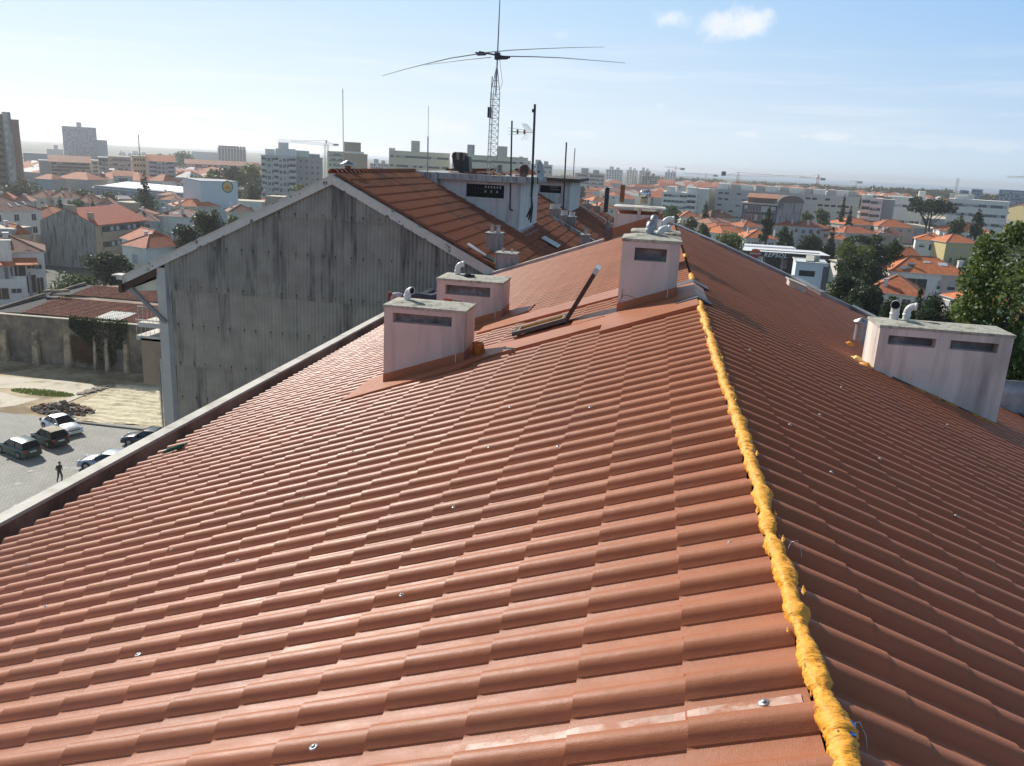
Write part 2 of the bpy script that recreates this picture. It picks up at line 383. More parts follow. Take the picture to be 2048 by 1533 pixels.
for i, (s, x, y) in enumerate(tiles):
    if s < 0 and x > RX: continue
    p = np.array([x+s*CRS/2, y+PER/2, tz(s, x+s*CRS/2)]); zc = p @ CW
    if zc < .3: continue
    u = 1024+F_PX*(p @ CR)/zc; v = 766.5-F_PX*(p @ CU)/zc
    if -60 < u < 2100 and v < 1600: vis.append((np.linalg.norm(p), i))
near = {i for _, i in sorted(vis)[:290]}
rest = MB()
for i, (s, x, y) in enumerate(tiles):
    if s < 0 and x > RX-.02:          # first course, cut short at the ridge
        dx = x-(RX+.028); mb = tile_mb(-1, crs=CRS-dx, up=.0, x=0)
        z = tz(-1, RX+.028)
        if i in near or y < 6:
            link('roof_tile', bpy.data.meshes.get('cut_tile') or mb.mesh('cut_tile', M_roof), BH, (RX+.028, y-10, z-GZ))
            continue
        tile_mb(-1, crs=CRS-dx, up=0, x=RX+.028, y=y-10, z=z-GZ, mb=rest); continue
    if s > 0 and x < RJ+.01:
        XS = .612; z = tz(1, XS)
        if i in near or y < 6: link('roof_tile', bpy.data.meshes.get('cut_tile_r') or tile_mb(1, crs=RJ+CRS-XS, up=0).mesh('cut_tile_r', M_roof), BH, (XS, y-10, z-GZ))
        else: tile_mb(1, crs=RJ+CRS-XS, up=0, x=XS, y=y-10, z=z-GZ, mb=rest)
        continue
    z = tz(s, x)
    if i in near:
        o = link('roof_tile', tileL if s < 0 else tileR, BH, (x, y-10, z-GZ+random.uniform(-.001, .001)))
    else:
        tile_mb(s, x=x, y=y-10, z=z-GZ, jz=random.uniform(-.0015, .0015), mb=rest)
rest.build('roof_tile_field', M_roof, BH)['kind'] = 'stuff'
# deck below the tiles, body of the building
mb = MB()
mb.add([(RX+.03, 0.8, RZ-.06), (-5.8, .8, Lz(-5.8)-.06), (-5.8, YEND, Lz(-5.8)-.06), (RX+.03, YEND, RZ-.06)], [(0,1,2,3)])
q = [(RX+.03, .8, RZ-.06), (5.6, .8, Rz(5.6)-.06), (5.6, 12, Rz(5.6)-.06)]+[(p[0], p[1], Rz(p[0])-.06) for p in RB[::-1]]+[(RX+.03, 21.5, RZ-.06)]
mb.add(q, [tuple(range(len(q)))])
wpart(mb, 'roof_deck', mat('brown_underlay', (.10,.045,.03), .8), BH)
mb = MB(); mb.box(-6.20, 5.3, -6, 12, GZ, -4.4); mb.box(-6.20, 0, 12, 22.9, GZ, -4.4); mb.box(0, 3.3, 12, 20.4, GZ, -4.4); wpart(mb, 'wall', M_pink, BH)
# parapet on the left with white coping, gutter behind it
mb = MB(); mb.box(-6.29, -6.16, 0, 23.1, -5.0, -3.80); wpart(mb, 'parapet', M_par, BH)
yy = 0
while yy < 23:
    mb = MB(); mb.box(-6.31, -6.145, yy+.006, min(yy+3.2, 23.12)-.006, -3.797, -3.755+random.uniform(-.004, .004)); wpart(mb, 'coping_stone', M_cap, BH); yy += 3.2
mb = MB(); mb.box(-6.158, -5.7, 0, 23.0, -4.3, -4.15); wpart(mb, 'gutter', M_brownmetal, BH)
# far verge on the left slope, and on the right slope
def verge(pts, h0, h1, w, name, m, mc):
    for a, b in zip(pts[:-1], pts[1:]):
        a = Vector(a); b = Vector(b); d = Vector((b-a)); d.z = 0; n_ = Vector((-d.y, d.x, 0)).normalized()*w
        mbx = MB(); c = [a, b, b+n_, a+n_]
        mbx.hexa([Vector((*p.xy, p.z+h0)) for p in c]+[Vector((*p.xy, p.z+h1)) for p in c]); wpart(mbx, name, m, BH)
        mbx = MB(); e = n_*.12
        c = [a-e, b-e, b+n_+e, a+n_+e]
        mbx.hexa([Vector((*p.xy, p.z+h1+.003)) for p in c]+[Vector((*p.xy, p.z+h1+.025)) for p in c]); wpart(mbx, 'coping_strip', mc, BH)
verge([(-6.1, 22.95, Lz(-6.1)), (-1.3, 23.05, Lz(-1.3))], -.5, .08, .12, 'verge_parapet', M_zinc, M_cap)
verge([(.1, 22.3, RZ-.02), (.35, 21.7, RZ), ], -.5, .08, .1, 'verge_parapet', M_zinc, M_zinc)
rb = [(.35, 21.75, RZ+.0)]+[(p[0]+.02, p[1]+.05, Rz(p[0])+.0) for p in RB[1:]]
verge(rb, -.5, .09, .12, 'verge_parapet', M_zinc, M_zinc)
verge([(RB[-1][0]+.02, RB[-1][1], Rz(RB[-1][0])), (5.68, 12.0, Rz(5.6)), (5.68, 0, Rz(5.6))], -.5, .02, .1, 'verge_parapet', M_zinc, M_zinc)
# white kinked flue box on the right verge
a = RR((1582, 565), .12)
t = thing('verge_vent_box', 'small white boxed vent with a sloping lid on the far edge of the right slope', 'vent', (a[0], a[1], a[2]))
mb = MB(); mb.hexa([(-.05,-.12,-.35),(.30,-.12,-.45),(.30,.25,-.45),(-.05,.25,-.35),(-.05,-.12,.06),(.30,-.12,-.06),(.30,.25,-.06),(-.05,.25,.06)]); mb.build('vent_body', M_cap, t)
mb = MB(); mb.hexa([(-.08,-.15,.06),(.34,-.15,-.085),(.34,.28,-.085),(-.08,.28,.06),(-.08,-.15,.085),(.34,-.15,-.06),(.34,.28,-.06),(-.08,.28,.085)]); mb.build('vent_lid', M_cap, t)
# ridge foam
from mathutils import noise as mnoise
def foam(y0, y1, x=RX+.047, z=RZ+.022, r=.0275, name='ridge_foam', parent=BH, seedk=1):
    g = np.random.default_rng(seedk); ys = np.arange(y0, y1, .0085); n = 22; vs = []; fs = []
    kn = np.arange(y0-.2, y1+.6, .085); lump = np.interp(ys, kn, g.uniform(.62, 1.38, len(kn)))
    kw = np.arange(y0-.2, y1+.8, .24); wig = np.interp(ys, kw, g.uniform(-.013, .013, len(kw))); wz = np.interp(ys, kw+.1, g.uniform(-.006, .008, len(kw)))
    fold = np.abs(np.sin(ys*21+g.uniform(0, 3)+3.1*np.sin(ys*5.1)+2.4*np.sin(ys*13.7)))
    fold = np.where(fold < .28, fold/.28, 1)
    for i, yy in enumerate(ys):
        ef = min(1, (i+.3)/4, (len(ys)-i-.7)/4)
        for j in range(n):
            t_ = 2*math.pi*j/n; cx, cz = math.cos(t_), math.sin(t_)
            p = Vector((cx*.9+seedk, yy*13, cz*.9)); q = .20*mnoise.noise(p)+.16*mnoise.noise(Vector((cx*2.2, yy*38, cz*2.2+seedk)))+.10*mnoise.noise(Vector((cx*5, yy*95, cz*5)))
            q += .12*abs(mnoise.noise(Vector((cx*1.2+9, yy*70+2.5*cx, cz*1.2))))
            rr = r*lump[i]*(.78+.22*fold[i])*(1+q*1.25)*ef
            vs.append((x+wig[i]+rr*1.12*cx, yy+.010*mnoise.noise(Vector((cx*2, yy*20, cz*2))), z+wz[i]+rr*.95*cz))
    for i in range(len(ys)-1):
        for j in range(n): fs.append((i*n+j, i*n+(j+1)%n, (i+1)*n+(j+1)%n, (i+1)*n+j))
    mb = MB(); mb.add(vs, fs, 0, True); return wpart(mb, name, M_foam, parent)
foam(.9, 9.0, seedk=3); foam(10.75, 11.35, seedk=4); foam(13.7, 14.1, seedk=5)
# thin foam flaps
mb = MB()
for i in range(60):
    yy = random.uniform(1.4, 8.8); x = RX+.045+random.choice((-1, 1, 1))*random.uniform(.028, .045); z = RZ+random.uniform(.0, .03)
    s_ = random.uniform(.008, .02); mb.add([(x, yy, z), (x+s_*.6, yy+s_, z+s_*.4), (x+s_*.2, yy+s_*2.2, z+s_), (x-s_*.3, yy+s_, z+s_*.2)], [(0,1,2),(0,2,3)])
o = wpart(mb, 'foam_flakes', M_foam, BH); o['kind'] = 'stuff'
# screws with washers, where the photograph shows them
mb = MB(); mb.lathe([(.0, .004), (.0085, .004), (.0095, .001), (.0095, -.002)], n=14, mi=0); mb.lathe([(.0, .010), (.004, .0095), (.0048, .003)], n=8, mi=1)
scr = mb.mesh('roof_screw', [M_alu, M_steel])
for p, off in [((1528,1406),.0),((627,1495),.05),((276,1310),.05),((803,1191),.05),((1460,1087),.0),((907,1015),.045),((475,1122),.03),((92,1213),.05),((208,1031),.05),((607,995),.05),((705,903),.045),((1116,893),.04),((978,895),.045),((1020,815),.045),((782,832),.045),((1180,815),.04),((54,1130),.05),((342,1100),.05)]:
    q = L(p, off-.012); o = link('roof_screw', scr, BH, (q[0], q[1]-10, q[2]-GZ)); o.rotation_euler = (0, -math.atan(TP), 0); sc_ = 1.7 if p[1] > 1300 else 1.25; o.scale = (sc_, sc_, .9)
for p, off in [((1912,1032),.04),((1760,918),.04),((1663,945),.04),((1580,850),.04),((1640,830),.04),((1683,775),.04),((1815,925),.04),((1500,700),.04),((1486,637),.04),((1600,690),.04),((1895,850),.04),((1456,582),.04)]:
    q = RR(p, off-.0); o = link('roof_screw', scr, BH, (q[0], q[1]-10, q[2]-GZ)); o.rotation_euler = (0, math.atan(TP), 0); o.scale = (1.15, 1.15, .9)
# bare glossy scuffs of white on the sheets near the ridge
M_scuff = mat('scuffed_paint', (.50, .33, .26), .4, var=.2, nscale=30, dirt=(.38,.15,.08), dscale=14, dthr=(.5,.62))
for yc, x0, x1 in ((None, .50, -.10), (None, .50, -.42)):
    pass
for p, xl, hw in (((1528,1406), -.42, .030), ((1460,1087), -.10, .016)):
    q = L(p, -.02); mb = MB(); n = 14; vs = []
    for i in range(n+1):
        x = .545-(.545-xl)*i/n; w = hw*(1-.35*i/n)+random.uniform(-.0015,.0015); kk = math.floor((JL-x)/CRS)+1; xj = JL-CRS*(kk-1); lf = .010*(xj-x)/CRS
        vs += [(x, q[1]-w, Lz(x)-.035+lf+.0028), (x, q[1]+w, Lz(x)-.035+lf+.0028)]
    mb.add(vs, [(2*i, 2*i+1, 2*i+3, 2*i+2) for i in range(n)]); wpart(mb, 'seam_tape', M_scuff, BH)
# blue tape scrap and bits of wire by the foam
q = RR((1684, 1450), .07)
t = thing('tape_scrap', 'scrap of blue tape stuck beside the orange foam at the near end of the ridge', 'tape', tuple(q)); t.scale = (1.5, 1.5, 1.5)
mb = MB(); mb.hexa([(-.012,-.02,0),(.02,-.018,-.008),(.028,.02,-.01),(-.004,.018,.003),(-.012,-.02,.002),(.02,-.018,-.005),(.028,.02,-.006),(-.004,.018,.006)]); mb.build('tape', mat('blue_tape', (.02, .12, .42), .4), t)
for i, p in enumerate([(1690, 1470), (1575, 1100), (1490, 915)]):
    q = RR(p, .02); t = thing('wire_scrap', ['thin bent wire standing beside the foam next to the blue tape', 'thin bent wire beside the foam halfway along the ridge', 'small dark wire end by the foam well up the ridge'][i], 'wire', tuple(q), group='wire ends left along the ridge')
    mb = MB(); mb.tube([(0,0,0),(.012,.01,.03),(.03,.0,.045),(.045,-.02,.02),(.05,-.03,-.01)], .0012, 5); mb.build('wire', M_alu, t)
# ---------------------------------------------------------------- smooth sheet flashings on the left slope
def slab(poly, off, th, m, name, parent=BH, plane=None, slope=None):
    f = slope or Lz
    mbx = MB(); top = [Vector((p[0], p[1], f(p[0])+off)) for p in poly]
    # make sure it faces up
    nn = (top[1]-top[0]).cross(top[2]-top[1])
    if nn.z < 0: top = top[::-1]
    n_ = len(top); bot = [v-Vector((0,0,th)) for v in top]
    mbx.add(top+bot, [tuple(range(n_)), tuple(reversed(range(n_, 2*n_)))]+[(i, n_+i, n_+(i+1)%n_, (i+1)%n_) for i in range(n_)])
    return wpart(mbx, name, m, parent)
def LP(*ps): return [tuple(L(p, .05)[:2]) for p in ps]
FO = .036
slab([(-3.42, 8.70), (-2.0, 8.78), (-1.72, 9.02), (.10, 9.02), (.10, 9.50), (-1.45, 9.62), (-1.9, 9.75), (-3.42, 9.75)], FO+.006, .045, M_flash, 'flashing_sheet')
slab([(-.45, 8.62), (.56, 8.62), (.56, 9.62), (-.45, 9.62)], FO+.010, .045, M_flash, 'flashing_sheet')
slab([(-2.35, 11.25), (.25, 10.95), (.25, 11.75), (-2.35, 11.95)], FO+.008, .045, M_flash, 'flashing_sheet')
slab([(-3.45, 12.0), (-2.0, 12.0), (-1.75, 12.2), (-1.75, 12.9), (-3.45, 13.0)], FO+.005, .045, M_flash, 'flashing_sheet')
slab([(-.85, 9.62), (.55, 9.62), (.55, 10.1), (-.85, 10.1)], FO+.002, .045, M_flash, 'flashing_sheet')
# dark saddle on the ridge at the big chimney, both sides
for y0, y1, xr in ((9.02, 9.20, .16), (10.30, 10.55, .20)):
    mb = MB(); mb.prism([(RX-.2, y0, Lz(RX-.2)+.055), (RX+.03, y0, RZ+.07), (RX+.03+xr, y0, RZ+.055-TP*xr), (RX+.03+xr, y0, RZ+.03-TP*xr), (RX+.03, y0, RZ+.045), (RX-.2, y0, Lz(RX-.2)+.03)], (0,y0,0), (0,y1,0)); wpart(mb, 'ridge_saddle', M_lead, BH)
mb = MB(); mb.prism([(.33, 9.2, Lz(.33)+.05), (RX+.03, 9.2, RZ+.064), (RX+.16, 9.2, RZ+.05-TP*.16), (RX+.16, 9.2, RZ+.02-TP*.16), (RX+.03, 9.2, RZ+.03), (.33, 9.2, Lz(.33)+.02)], (0,9.2,0), (0,10.3,0)); wpart(mb, 'ridge_capping', M_flash, BH)
# ---------------------------------------------------------------- chimneys
def chimney(label, x0, x1, y0, y1, zt, slots, zb, m=M_pink, hump=.03, slope=Lz, upstand=True, name='chimney', slotdepth=.13, group='rendered chimneys on the roof', corner=True):
    t = thing(name, label, 'chimney', ((x0+x1)/2, y0, zb), group=group)
    mb = MB(); zc = zt-.035
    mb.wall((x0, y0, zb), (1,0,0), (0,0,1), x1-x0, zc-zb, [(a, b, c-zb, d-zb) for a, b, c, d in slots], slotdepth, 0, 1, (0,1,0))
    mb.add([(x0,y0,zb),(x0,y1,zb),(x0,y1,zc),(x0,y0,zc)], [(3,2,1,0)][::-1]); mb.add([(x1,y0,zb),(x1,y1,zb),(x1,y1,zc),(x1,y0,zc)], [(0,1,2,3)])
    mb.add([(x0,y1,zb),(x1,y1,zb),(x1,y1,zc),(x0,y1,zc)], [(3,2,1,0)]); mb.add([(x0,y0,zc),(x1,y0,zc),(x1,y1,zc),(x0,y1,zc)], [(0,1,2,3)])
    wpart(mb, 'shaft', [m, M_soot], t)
    mb = MB(); e = .012; xm = (x0+x1)/2; ym = (y0+y1)/2; w = (x1-x0)
    c = [(x0-e,y0-e,zc+.002),(x1+e,y0-e,zc+.002),(x1+e,y1+e,zc+.002),(x0-e,y1+e,zc+.002)]; c2 = [(a, b, zt) for a, b, _ in c]
    mb.add(c+c2+[(xm-w*.2, ym, zt+hump), (xm+w*.2, ym, zt+hump)], [(3,2,1,0),(0,1,5,4),(1,2,6,5),(2,3,7,6),(3,0,4,7),(4,5,9,8),(5,6,9),(6,7,8,9),(7,4,8)])
    wpart(mb, 'cap', M_lich, t)
    if upstand:
        mb = MB(); h = .115; d = .006
        def strip(a, b):
            mb.hexa([(a[0],a[1],slope(a[0])+.03),(b[0],b[1],slope(b[0])+.03),(b[0]+a[2],b[1]+a[3],slope(b[0])+.03),(a[0]+a[2],a[1]+a[3],slope(a[0])+.03),
                     (a[0],a[1],slope(a[0])+.03+h),(b[0],b[1],slope(b[0])+.03+h),(b[0]+a[2],b[1]+a[3],slope(b[0])+.03+h),(a[0]+a[2],a[1]+a[3],slope(a[0])+.03+h)])
        strip((x0-.004, y0-d, 0, d-.001), (x1+.004, y0-d)); strip((x1+.001, y0-.002, d, 0), (x1+.001, y1))
        wpart(mb, 'upstand', M_flash, t)
        if corner:
            mb = MB(); mb.box(x1-.10, x1-.092, y0-d-.004, y0-d-.0005, slope(x1-.1)+.035, slope(x1-.1)+.15); wpart(mb, 'sealant_bead', M_white, t)
        for fx in (.09, .5, .93):
            mb = MB(); xx = x0+(x1-x0)*fx; mb.lathe([(0,.003),(.006,.002),(.007,0)], (xx, y0-d-.0005, slope(xx)+.12), 8, axis=(0,-1,0)); wpart(mb, 'fixing_screw', M_alu, t)
    return t
def elbow(label, x, y, z, dirx, diry, r=.042, h=.09, bend=.085, m=M_white, group='bent flue pipes', name='flue_elbow', end=.02, extra=0.):
    t = thing(name, label, 'flue', (x, y, z), group=group); D = Vector((dirx, diry, 0)).normalized()
    P = [Vector((0,0,-.02)), Vector((0,0,h))]
    for a in range(1, 9):
        th = math.pi/2*a/8; P.append(Vector((0,0,h))+D*bend*(1-math.cos(th))+Vector((0,0,bend*math.sin(th))))
    P.append(P[-1]+D*(end+extra)); mb = MB(); mb.tube(P, r, 18, cap=False); mb.build('pipe', m, t)
    mb = MB(); e = P[-1]; q = D.to_track_quat('Z','Y')
    mb.lathe([(r, .0), (r+.006, 0), (r+.006, -.03), (r, -.03)], e, 18, axis=D); mb.lathe([(r+.006,.03),(r+.007,.05),(r+.0,.055)], (0,0,h*.15), 18); mb.build('collar', m, t)
    mb = MB(); mb.lathe([(0, -.012), (r-.003, -.012)], e, 18, axis=D); mb.lathe([(r*.5,-.008),(r*.42,-.008)], e, 14, axis=D); mb.build('mouth', M_dark, t)
    return t
chimney('pink chimney nearest the left parapet, one white elbow pipe on top', -3.05, -2.06, 9.16, 9.72, -1.725, [(.11, .83, -1.93, -1.815)], -3.0)
chimney('pink chimney just behind the nearest left one, red-handled tool in front of it', -3.25, -2.20, 12.35, 13.05, -1.835, [(.14, .86, -2.08, -1.93)], -3.2)
chimney('tall pink chimney astride the ridge, cracked near its lower left corner', -.32, .35, 9.64, 10.24, -.80, [(.15, .52, -1.05, -.90)], -1.9, hump=.05)
CT = Y((1257, 462), 12.6)[2]
chimney('grey-pink chimney behind the cracked one on the ridge', -.30, .43, 12.6, 13.2, CT, [(.14, .28, CT-.26, CT-.12), (.46, .60, CT-.26, CT-.12)], -1.9, hump=.04, upstand=False)
t = chimney('wide whitish chimney with two slots on the right-hand slope', 2.77, 4.24, 10.03, 10.60, -1.645, [(.11, .64, -1.87, -1.76), (.80, 1.32, -1.87, -1.76)], -3.1, m=mat('pale_render', (.74, .67, .60), .9, var=.07, nscale=3, bump=.0025, bscale=140, dirt=(.36, .32, .29), dscale=.8, dthr=(.44, .72), streak=True), slope=Rz, upstand=False)
mb = MB(); mb.prism([(3.0, 10.025, Rz(3.0)+.02), (4.28, 10.025, Rz(4.28)+.02), (4.28, 10.025, Rz(4.28)+.06), (3.0, 10.025, Rz(3.0)+.06)], (0,10.0,0), (0,10.03,0)); wpart(mb, 'base_flashing', M_lead, t)
mb = MB()
for i in range(5):
    x = 3.15+i*.24+random.uniform(-.05,.05); mb.prism([(x, 10.0, Rz(x)+.055), (x+.2, 10.0, Rz(x+.2)+.055), (x+.19, 10.0, Rz(x+.19)+.02)], (0,9.99,0), (0,10.0,0))
wpart(mb, 'foam_smear', M_foam, t)
# crack on the ridge chimney
mb = MB(); pr = [(-.31,-1.60),(-.27,-1.50),(-.265,-1.47),(-.23,-1.465),(-.18,-1.475),(-.10,-1.50)]
for a, b in zip(pr[:-1], pr[1:]): mb.bar((a[0],9.6385,a[1]), (b[0],9.6385,b[1]), .004, .003, up=(0,1,0))
mb.bar((-.275, 9.6385, -1.50), (-.27, 9.6385, -1.40), .005, .003, up=(0,1,0))
CH = [o for o in COL.objects if o.name.startswith('chimney')]
wpart(mb, 'crack', M_dark, CH[2])
elbow('white elbow pipe on the chimney nearest the left parapet', -2.86, 9.47, -1.70, .75, -.45, r=.040, h=.05, bend=.07)
elbow('white elbow pipe on the chimney behind the nearest left one', -3.02, 12.75, -1.81, 1, .05, r=.042, h=.08, bend=.09)
elbow('white elbow pipe facing the viewer on the wide right chimney', 3.02, 10.45, -1.62, -.35, -1, r=.050, h=.10, bend=.075)
elbow('white elbow pipe turned right on the wide right chimney', 3.17, 10.48, -1.62, 1, -.25, r=.042, h=.08, bend=.08)
elbow('ribbed grey metal elbow on the cracked ridge chimney', -.02, 9.95, -.76, .12, 1, r=.050, h=.06, bend=.05, m=M_zinc, end=.005)
elbow('white elbow pipe on the cracked ridge chimney', .10, 10.02, -.78, 1, .1, r=.040, h=.02, bend=.07, end=.05)
elbow('ribbed grey metal elbow on the chimney behind the cracked one', .02, 12.9, CT+.02, .12, 1, r=.058, h=.12, bend=.05, m=M_zinc, end=.005)
elbow('white elbow pipe on the chimney behind the cracked one', .18, 12.9, CT+.02, 1, .05, r=.045, h=.09, bend=.08, end=.07)
# small things left on the chimneys
t = thing('screwdriver', 'red-handled screwdriver lying on the nearest left chimney', 'tool', (-2.32, 9.62, -1.70), R_(-12))
mb = MB(); mb.tube([(-.13,0,.012),(-.02,0,.012)], [.013,.015], 8); mb.build('handle', mat('red_plastic', (.45,.03,.02), .4), t)
mb = MB(); mb.tube([(-.02,0,.012),(.12,-.01,.010)], .005, 6); mb.build('shaft', M_black, t)
t = thing('pipe_clamp', 'small dark clamp lying on the second left chimney', 'clamp', (-2.82, 12.6, -1.81))
mb = MB(); mb.lathe([(.03,0),(.06,.0),(.06,.04),(.03,.04)], n=12); mb.box(.05,.12,-.012,.012,.0,.03); mb.build('ring', M_black, t)
t = thing('foam_block', 'orange foam-soaked bag against the right side of the nearest left chimney', 'foam', (-1.93, 9.38, Lz(-1.93)+.03))
mb = MB()
for z, r in ((0,.062),(.04,.07),(.10,.066),(.14,.072),(.15,.05),(.14,.0)): mb_ = None
vs = []; fs = []
for i, (z, r) in enumerate([(-.03,.055),(.0,.066),(.05,.072),(.10,.068),(.135,.075),(.15,.05),(.13,.02)]):
    for j in range(14):
        a = j*2*math.pi/14; q = r*(1+.14*math.sin(3*a+i)+.08*math.sin(5*a-2*i)); vs.append((q*math.cos(a), q*math.sin(a)*.8, z))
for i in range(6):
    for j in range(14): fs.append((i*14+j, i*14+(j+1)%14, (i+1)*14+(j+1)%14, (i+1)*14+j))
mb.add(vs, fs, 0, True); mb.build('bag', mat('orange_plastic', (.50,.15,.02), .5, var=.25, nscale=25, bump=.004, bscale=40), t)
# foam lumps round the wide chimney
def lump(label, p, r, off=.03, m=None):
    q = RR(p, off); t = thing('foam_lump', label, 'foam', tuple(q), group='foam lumps on the right slope')
    for (dx, dy, dz, s_) in ((0,0,0,1),(r*.9,r*.4,-r*.5,.75),(-r*.6,r*.6,r*.1,.6)):
        g = np.random.default_rng(int(p[0]+s_*100)); vs = []; fs = []; n = 12; ph = g.uniform(0, 6, 4)
        for i in range(9):
            th = math.pi*i/8
            for j in range(n):
                a = 2*math.pi*j/n; rr = r*s_*(1+.12*math.sin(3*a+ph[0])*math.sin(th)+.10*math.sin(4*th+ph[1]+2*a))
                vs.append((dx+rr*math.sin(th)*math.cos(a), dy+rr*math.sin(th)*math.sin(a), dz+rr*math.cos(th)*.8))
        for i in range(8):
            for j in range(n): fs.append((i*n+j, i*n+(j+1)%n, (i+1)*n+(j+1)%n, (i+1)*n+j))
        mb = MB(); mb.add(vs, fs, 0, True); mb.build('lump', m or M_foam, t)
lump('orange foam lump at the foot of the round metal flue', (1698, 690), .055)
lump('pale yellow crumpled foam heap left of the wide chimney', (1713, 720), .06, m=mat('pale_foam', (.85,.62,.22), .6, var=.15, nscale=20, bump=.006, bscale=40))
lump('large round orange foam lump at the left foot of the wide chimney', (1731, 733), .062)
# round metal flue with cone, behind the wide chimney
q = RR((1716, 688), .0); t = thing('round_flue', 'short round metal flue with a conical hat beside the wide right chimney', 'flue', (q[0], q[1], q[2]))
mb = MB(); mb.lathe([(.085,-.1),(.078,.34)], n=18); mb.build('pipe', M_zinc, t)
mb = MB(); mb.lathe([(.12,.335),(.12,.345),(.0,.41)], n=18); mb.lathe([(.12,.335),(0,.34)], n=18); mb.build('hat', M_alu, t)
# zinc cheek beyond the eave at the far right
A = Y((2006, 815), 12.6); B = Y((2006, 760), 12.6)
t = thing('zinc_cheek', 'dented grey zinc cladding rising beyond the eave at the right edge', 'cladding', (A[0], 12.6, -4.2))
for i, (x0, x1) in enumerate(((-.2, .42), (.43, 1.1), (1.11, 1.9))):
    mb = MB(); n = 6; vs = []
    for jj in range(n+1):
        for kk in range(n+1):
            vs.append((x0+(x1-x0)*jj/n, .02*math.sin(jj*2.1+kk*1.3+i), .2+(B[2]+4.2-.2)*kk/n))
    mb.add(vs, [(a*(n+1)+b, (a+1)*(n+1)+b, (a+1)*(n+1)+b+1, a*(n+1)+b+1) for a in range(n) for b in range(n)], 0, True)
    o = mb.build('zinc_sheet', M_zinc, t); s_ = o.modifiers.new('s', 'SOLIDIFY'); s_.thickness = .02; s_.offset = -1
# ---------------------------------------------------------------- open roof window
hx = Y((1128, 648), 10.15); tipx = Y((1195, 538), 10.15)
t = thing('roof_window', 'open roof window with its brown sash tilted up, wooden lining inside', 'roof window', (hx[0], 10.0, hx[2]))
x1 = .03; x0 = L((1012, 682), .1)[0]-hx[0]; y0, y1 = -.06, .30
def lz(x): return Lz(x+hx[0])-hx[2]+.075
mb = MB()
for a, b in (((x0,y0),(x1,y0)), ((x0,y1),(x1,y1))): mb.bar((a[0],a[1],lz(a[0])), (b[0],b[1],lz(b[0])), .035, .05)
for xx in (x0, x1): mb.bar((xx,y0-.02,lz(xx)), (xx,y1+.02,lz(xx)), .035, .05)
mb.build('outer_frame', M_lead, t)
mb = MB()
for yy in (y0+.04, y1-.04): mb.bar((x0+.03,yy,lz(x0+.03)-.005), (x1-.03,yy,lz(x1-.03)-.005), .02, .055)
for xx in (x0+.04, x1-.04): mb.bar((xx,y0+.04,lz(xx)-.01), (xx,y1-.04,lz(xx)-.005), .02, .055)
mb.add([(x0+.04,y0+.04,lz(x0)-.028),(x1-.04,y0+.04,lz(x1)-.028),(x1-.04,y1-.04,lz(x1)-.028),(x0+.04,y1-.04,lz(x0)-.028)], [(0,1,2,3)])
mb.build('lining', mat('varnished_wood', (.42,.23,.08), .45, var=.15, nscale=6, stretch=(1,8,8)), t)
D = Vector((tipx[0]-hx[0], 0, tipx[2]-hx[2])); Ls = D.length; D.normalize(); Nn = Vector((-D.z, 0, D.x))
mb = MB()
def sb(a0, a1, b0, b1, th, mi=0):
    P = []
    for tt in (-th/2, th/2):
        for a, b in ((a0,b0),(a1,b0),(a1,b1),(a0,b1)): v = D*a+Nn*tt; P.append((v.x, b, v.z))
    mb.hexa(P, mi)
sb(0, Ls-.05, y0, y0+.06, .055); sb(0, Ls-.05, y1-.06, y1, .055); sb(0, .06, y0, y1, .055)
o = mb.build('sash', M_brownmetal if False else mat('dark_brown_aluminium', (.045,.022,.015), .5), t)
mb = MB(); sb(.05, Ls-.06, y0+.05, y1-.05, .02); mb.build('pane', mat('window_glass', (.03,.035,.04), .08, spec=.8), t)
mb = MB(); sb(Ls-.05, Ls+.03, y0-.003, y1+.003, .06); mb.build('top_rail', mat('pale_blue_plastic', (.36,.43,.47), .4), t)
q = L((1062, 686), .07)
t = thing('foil_scrap', 'crumpled silver foil at the lower end of the open roof window', 'foil', (q[0]-.25, q[1]-.02, Lz(q[0]-.25)+.06))
mb = MB(); vs = [(random.uniform(-.09,.09), random.uniform(-.05,.05), random.uniform(-.01,.03)) for _ in range(16)]
mb.add(vs, [(i, (i*5+3)%16, (i*7+1)%16) for i in range(16) if len({i,(i*5+3)%16,(i*7+1)%16})==3]); mb.build('foil', M_alu, t)
# green cloth on the roof edge
q = L((352, 897), .045)
t = thing('green_cloth', 'dark green work glove lying on the tile ends by the left gutter', 'glove', tuple(q)); t.scale = (.6, .6, .6)
mb = MB(); mb.tube([(-.22,-.14,-.08),(-.12,-.06,-.035),(-.03,-.01,.0),(.04,.03,.02),(.12,.10,.06)], [.02,.045,.04,.055,.03], 8); 
for dx, dy in ((.13,.07),(.14,.11),(.10,.15)): mb.tube([(.06,.05,.03),(dx+.03,dy+.04,.07)], [.022,.012], 6)
mb.build('cloth', mat('green_cloth_mat', (.015,.11,.07), .85, var=.25, nscale=20, bump=.004, bscale=50), t)
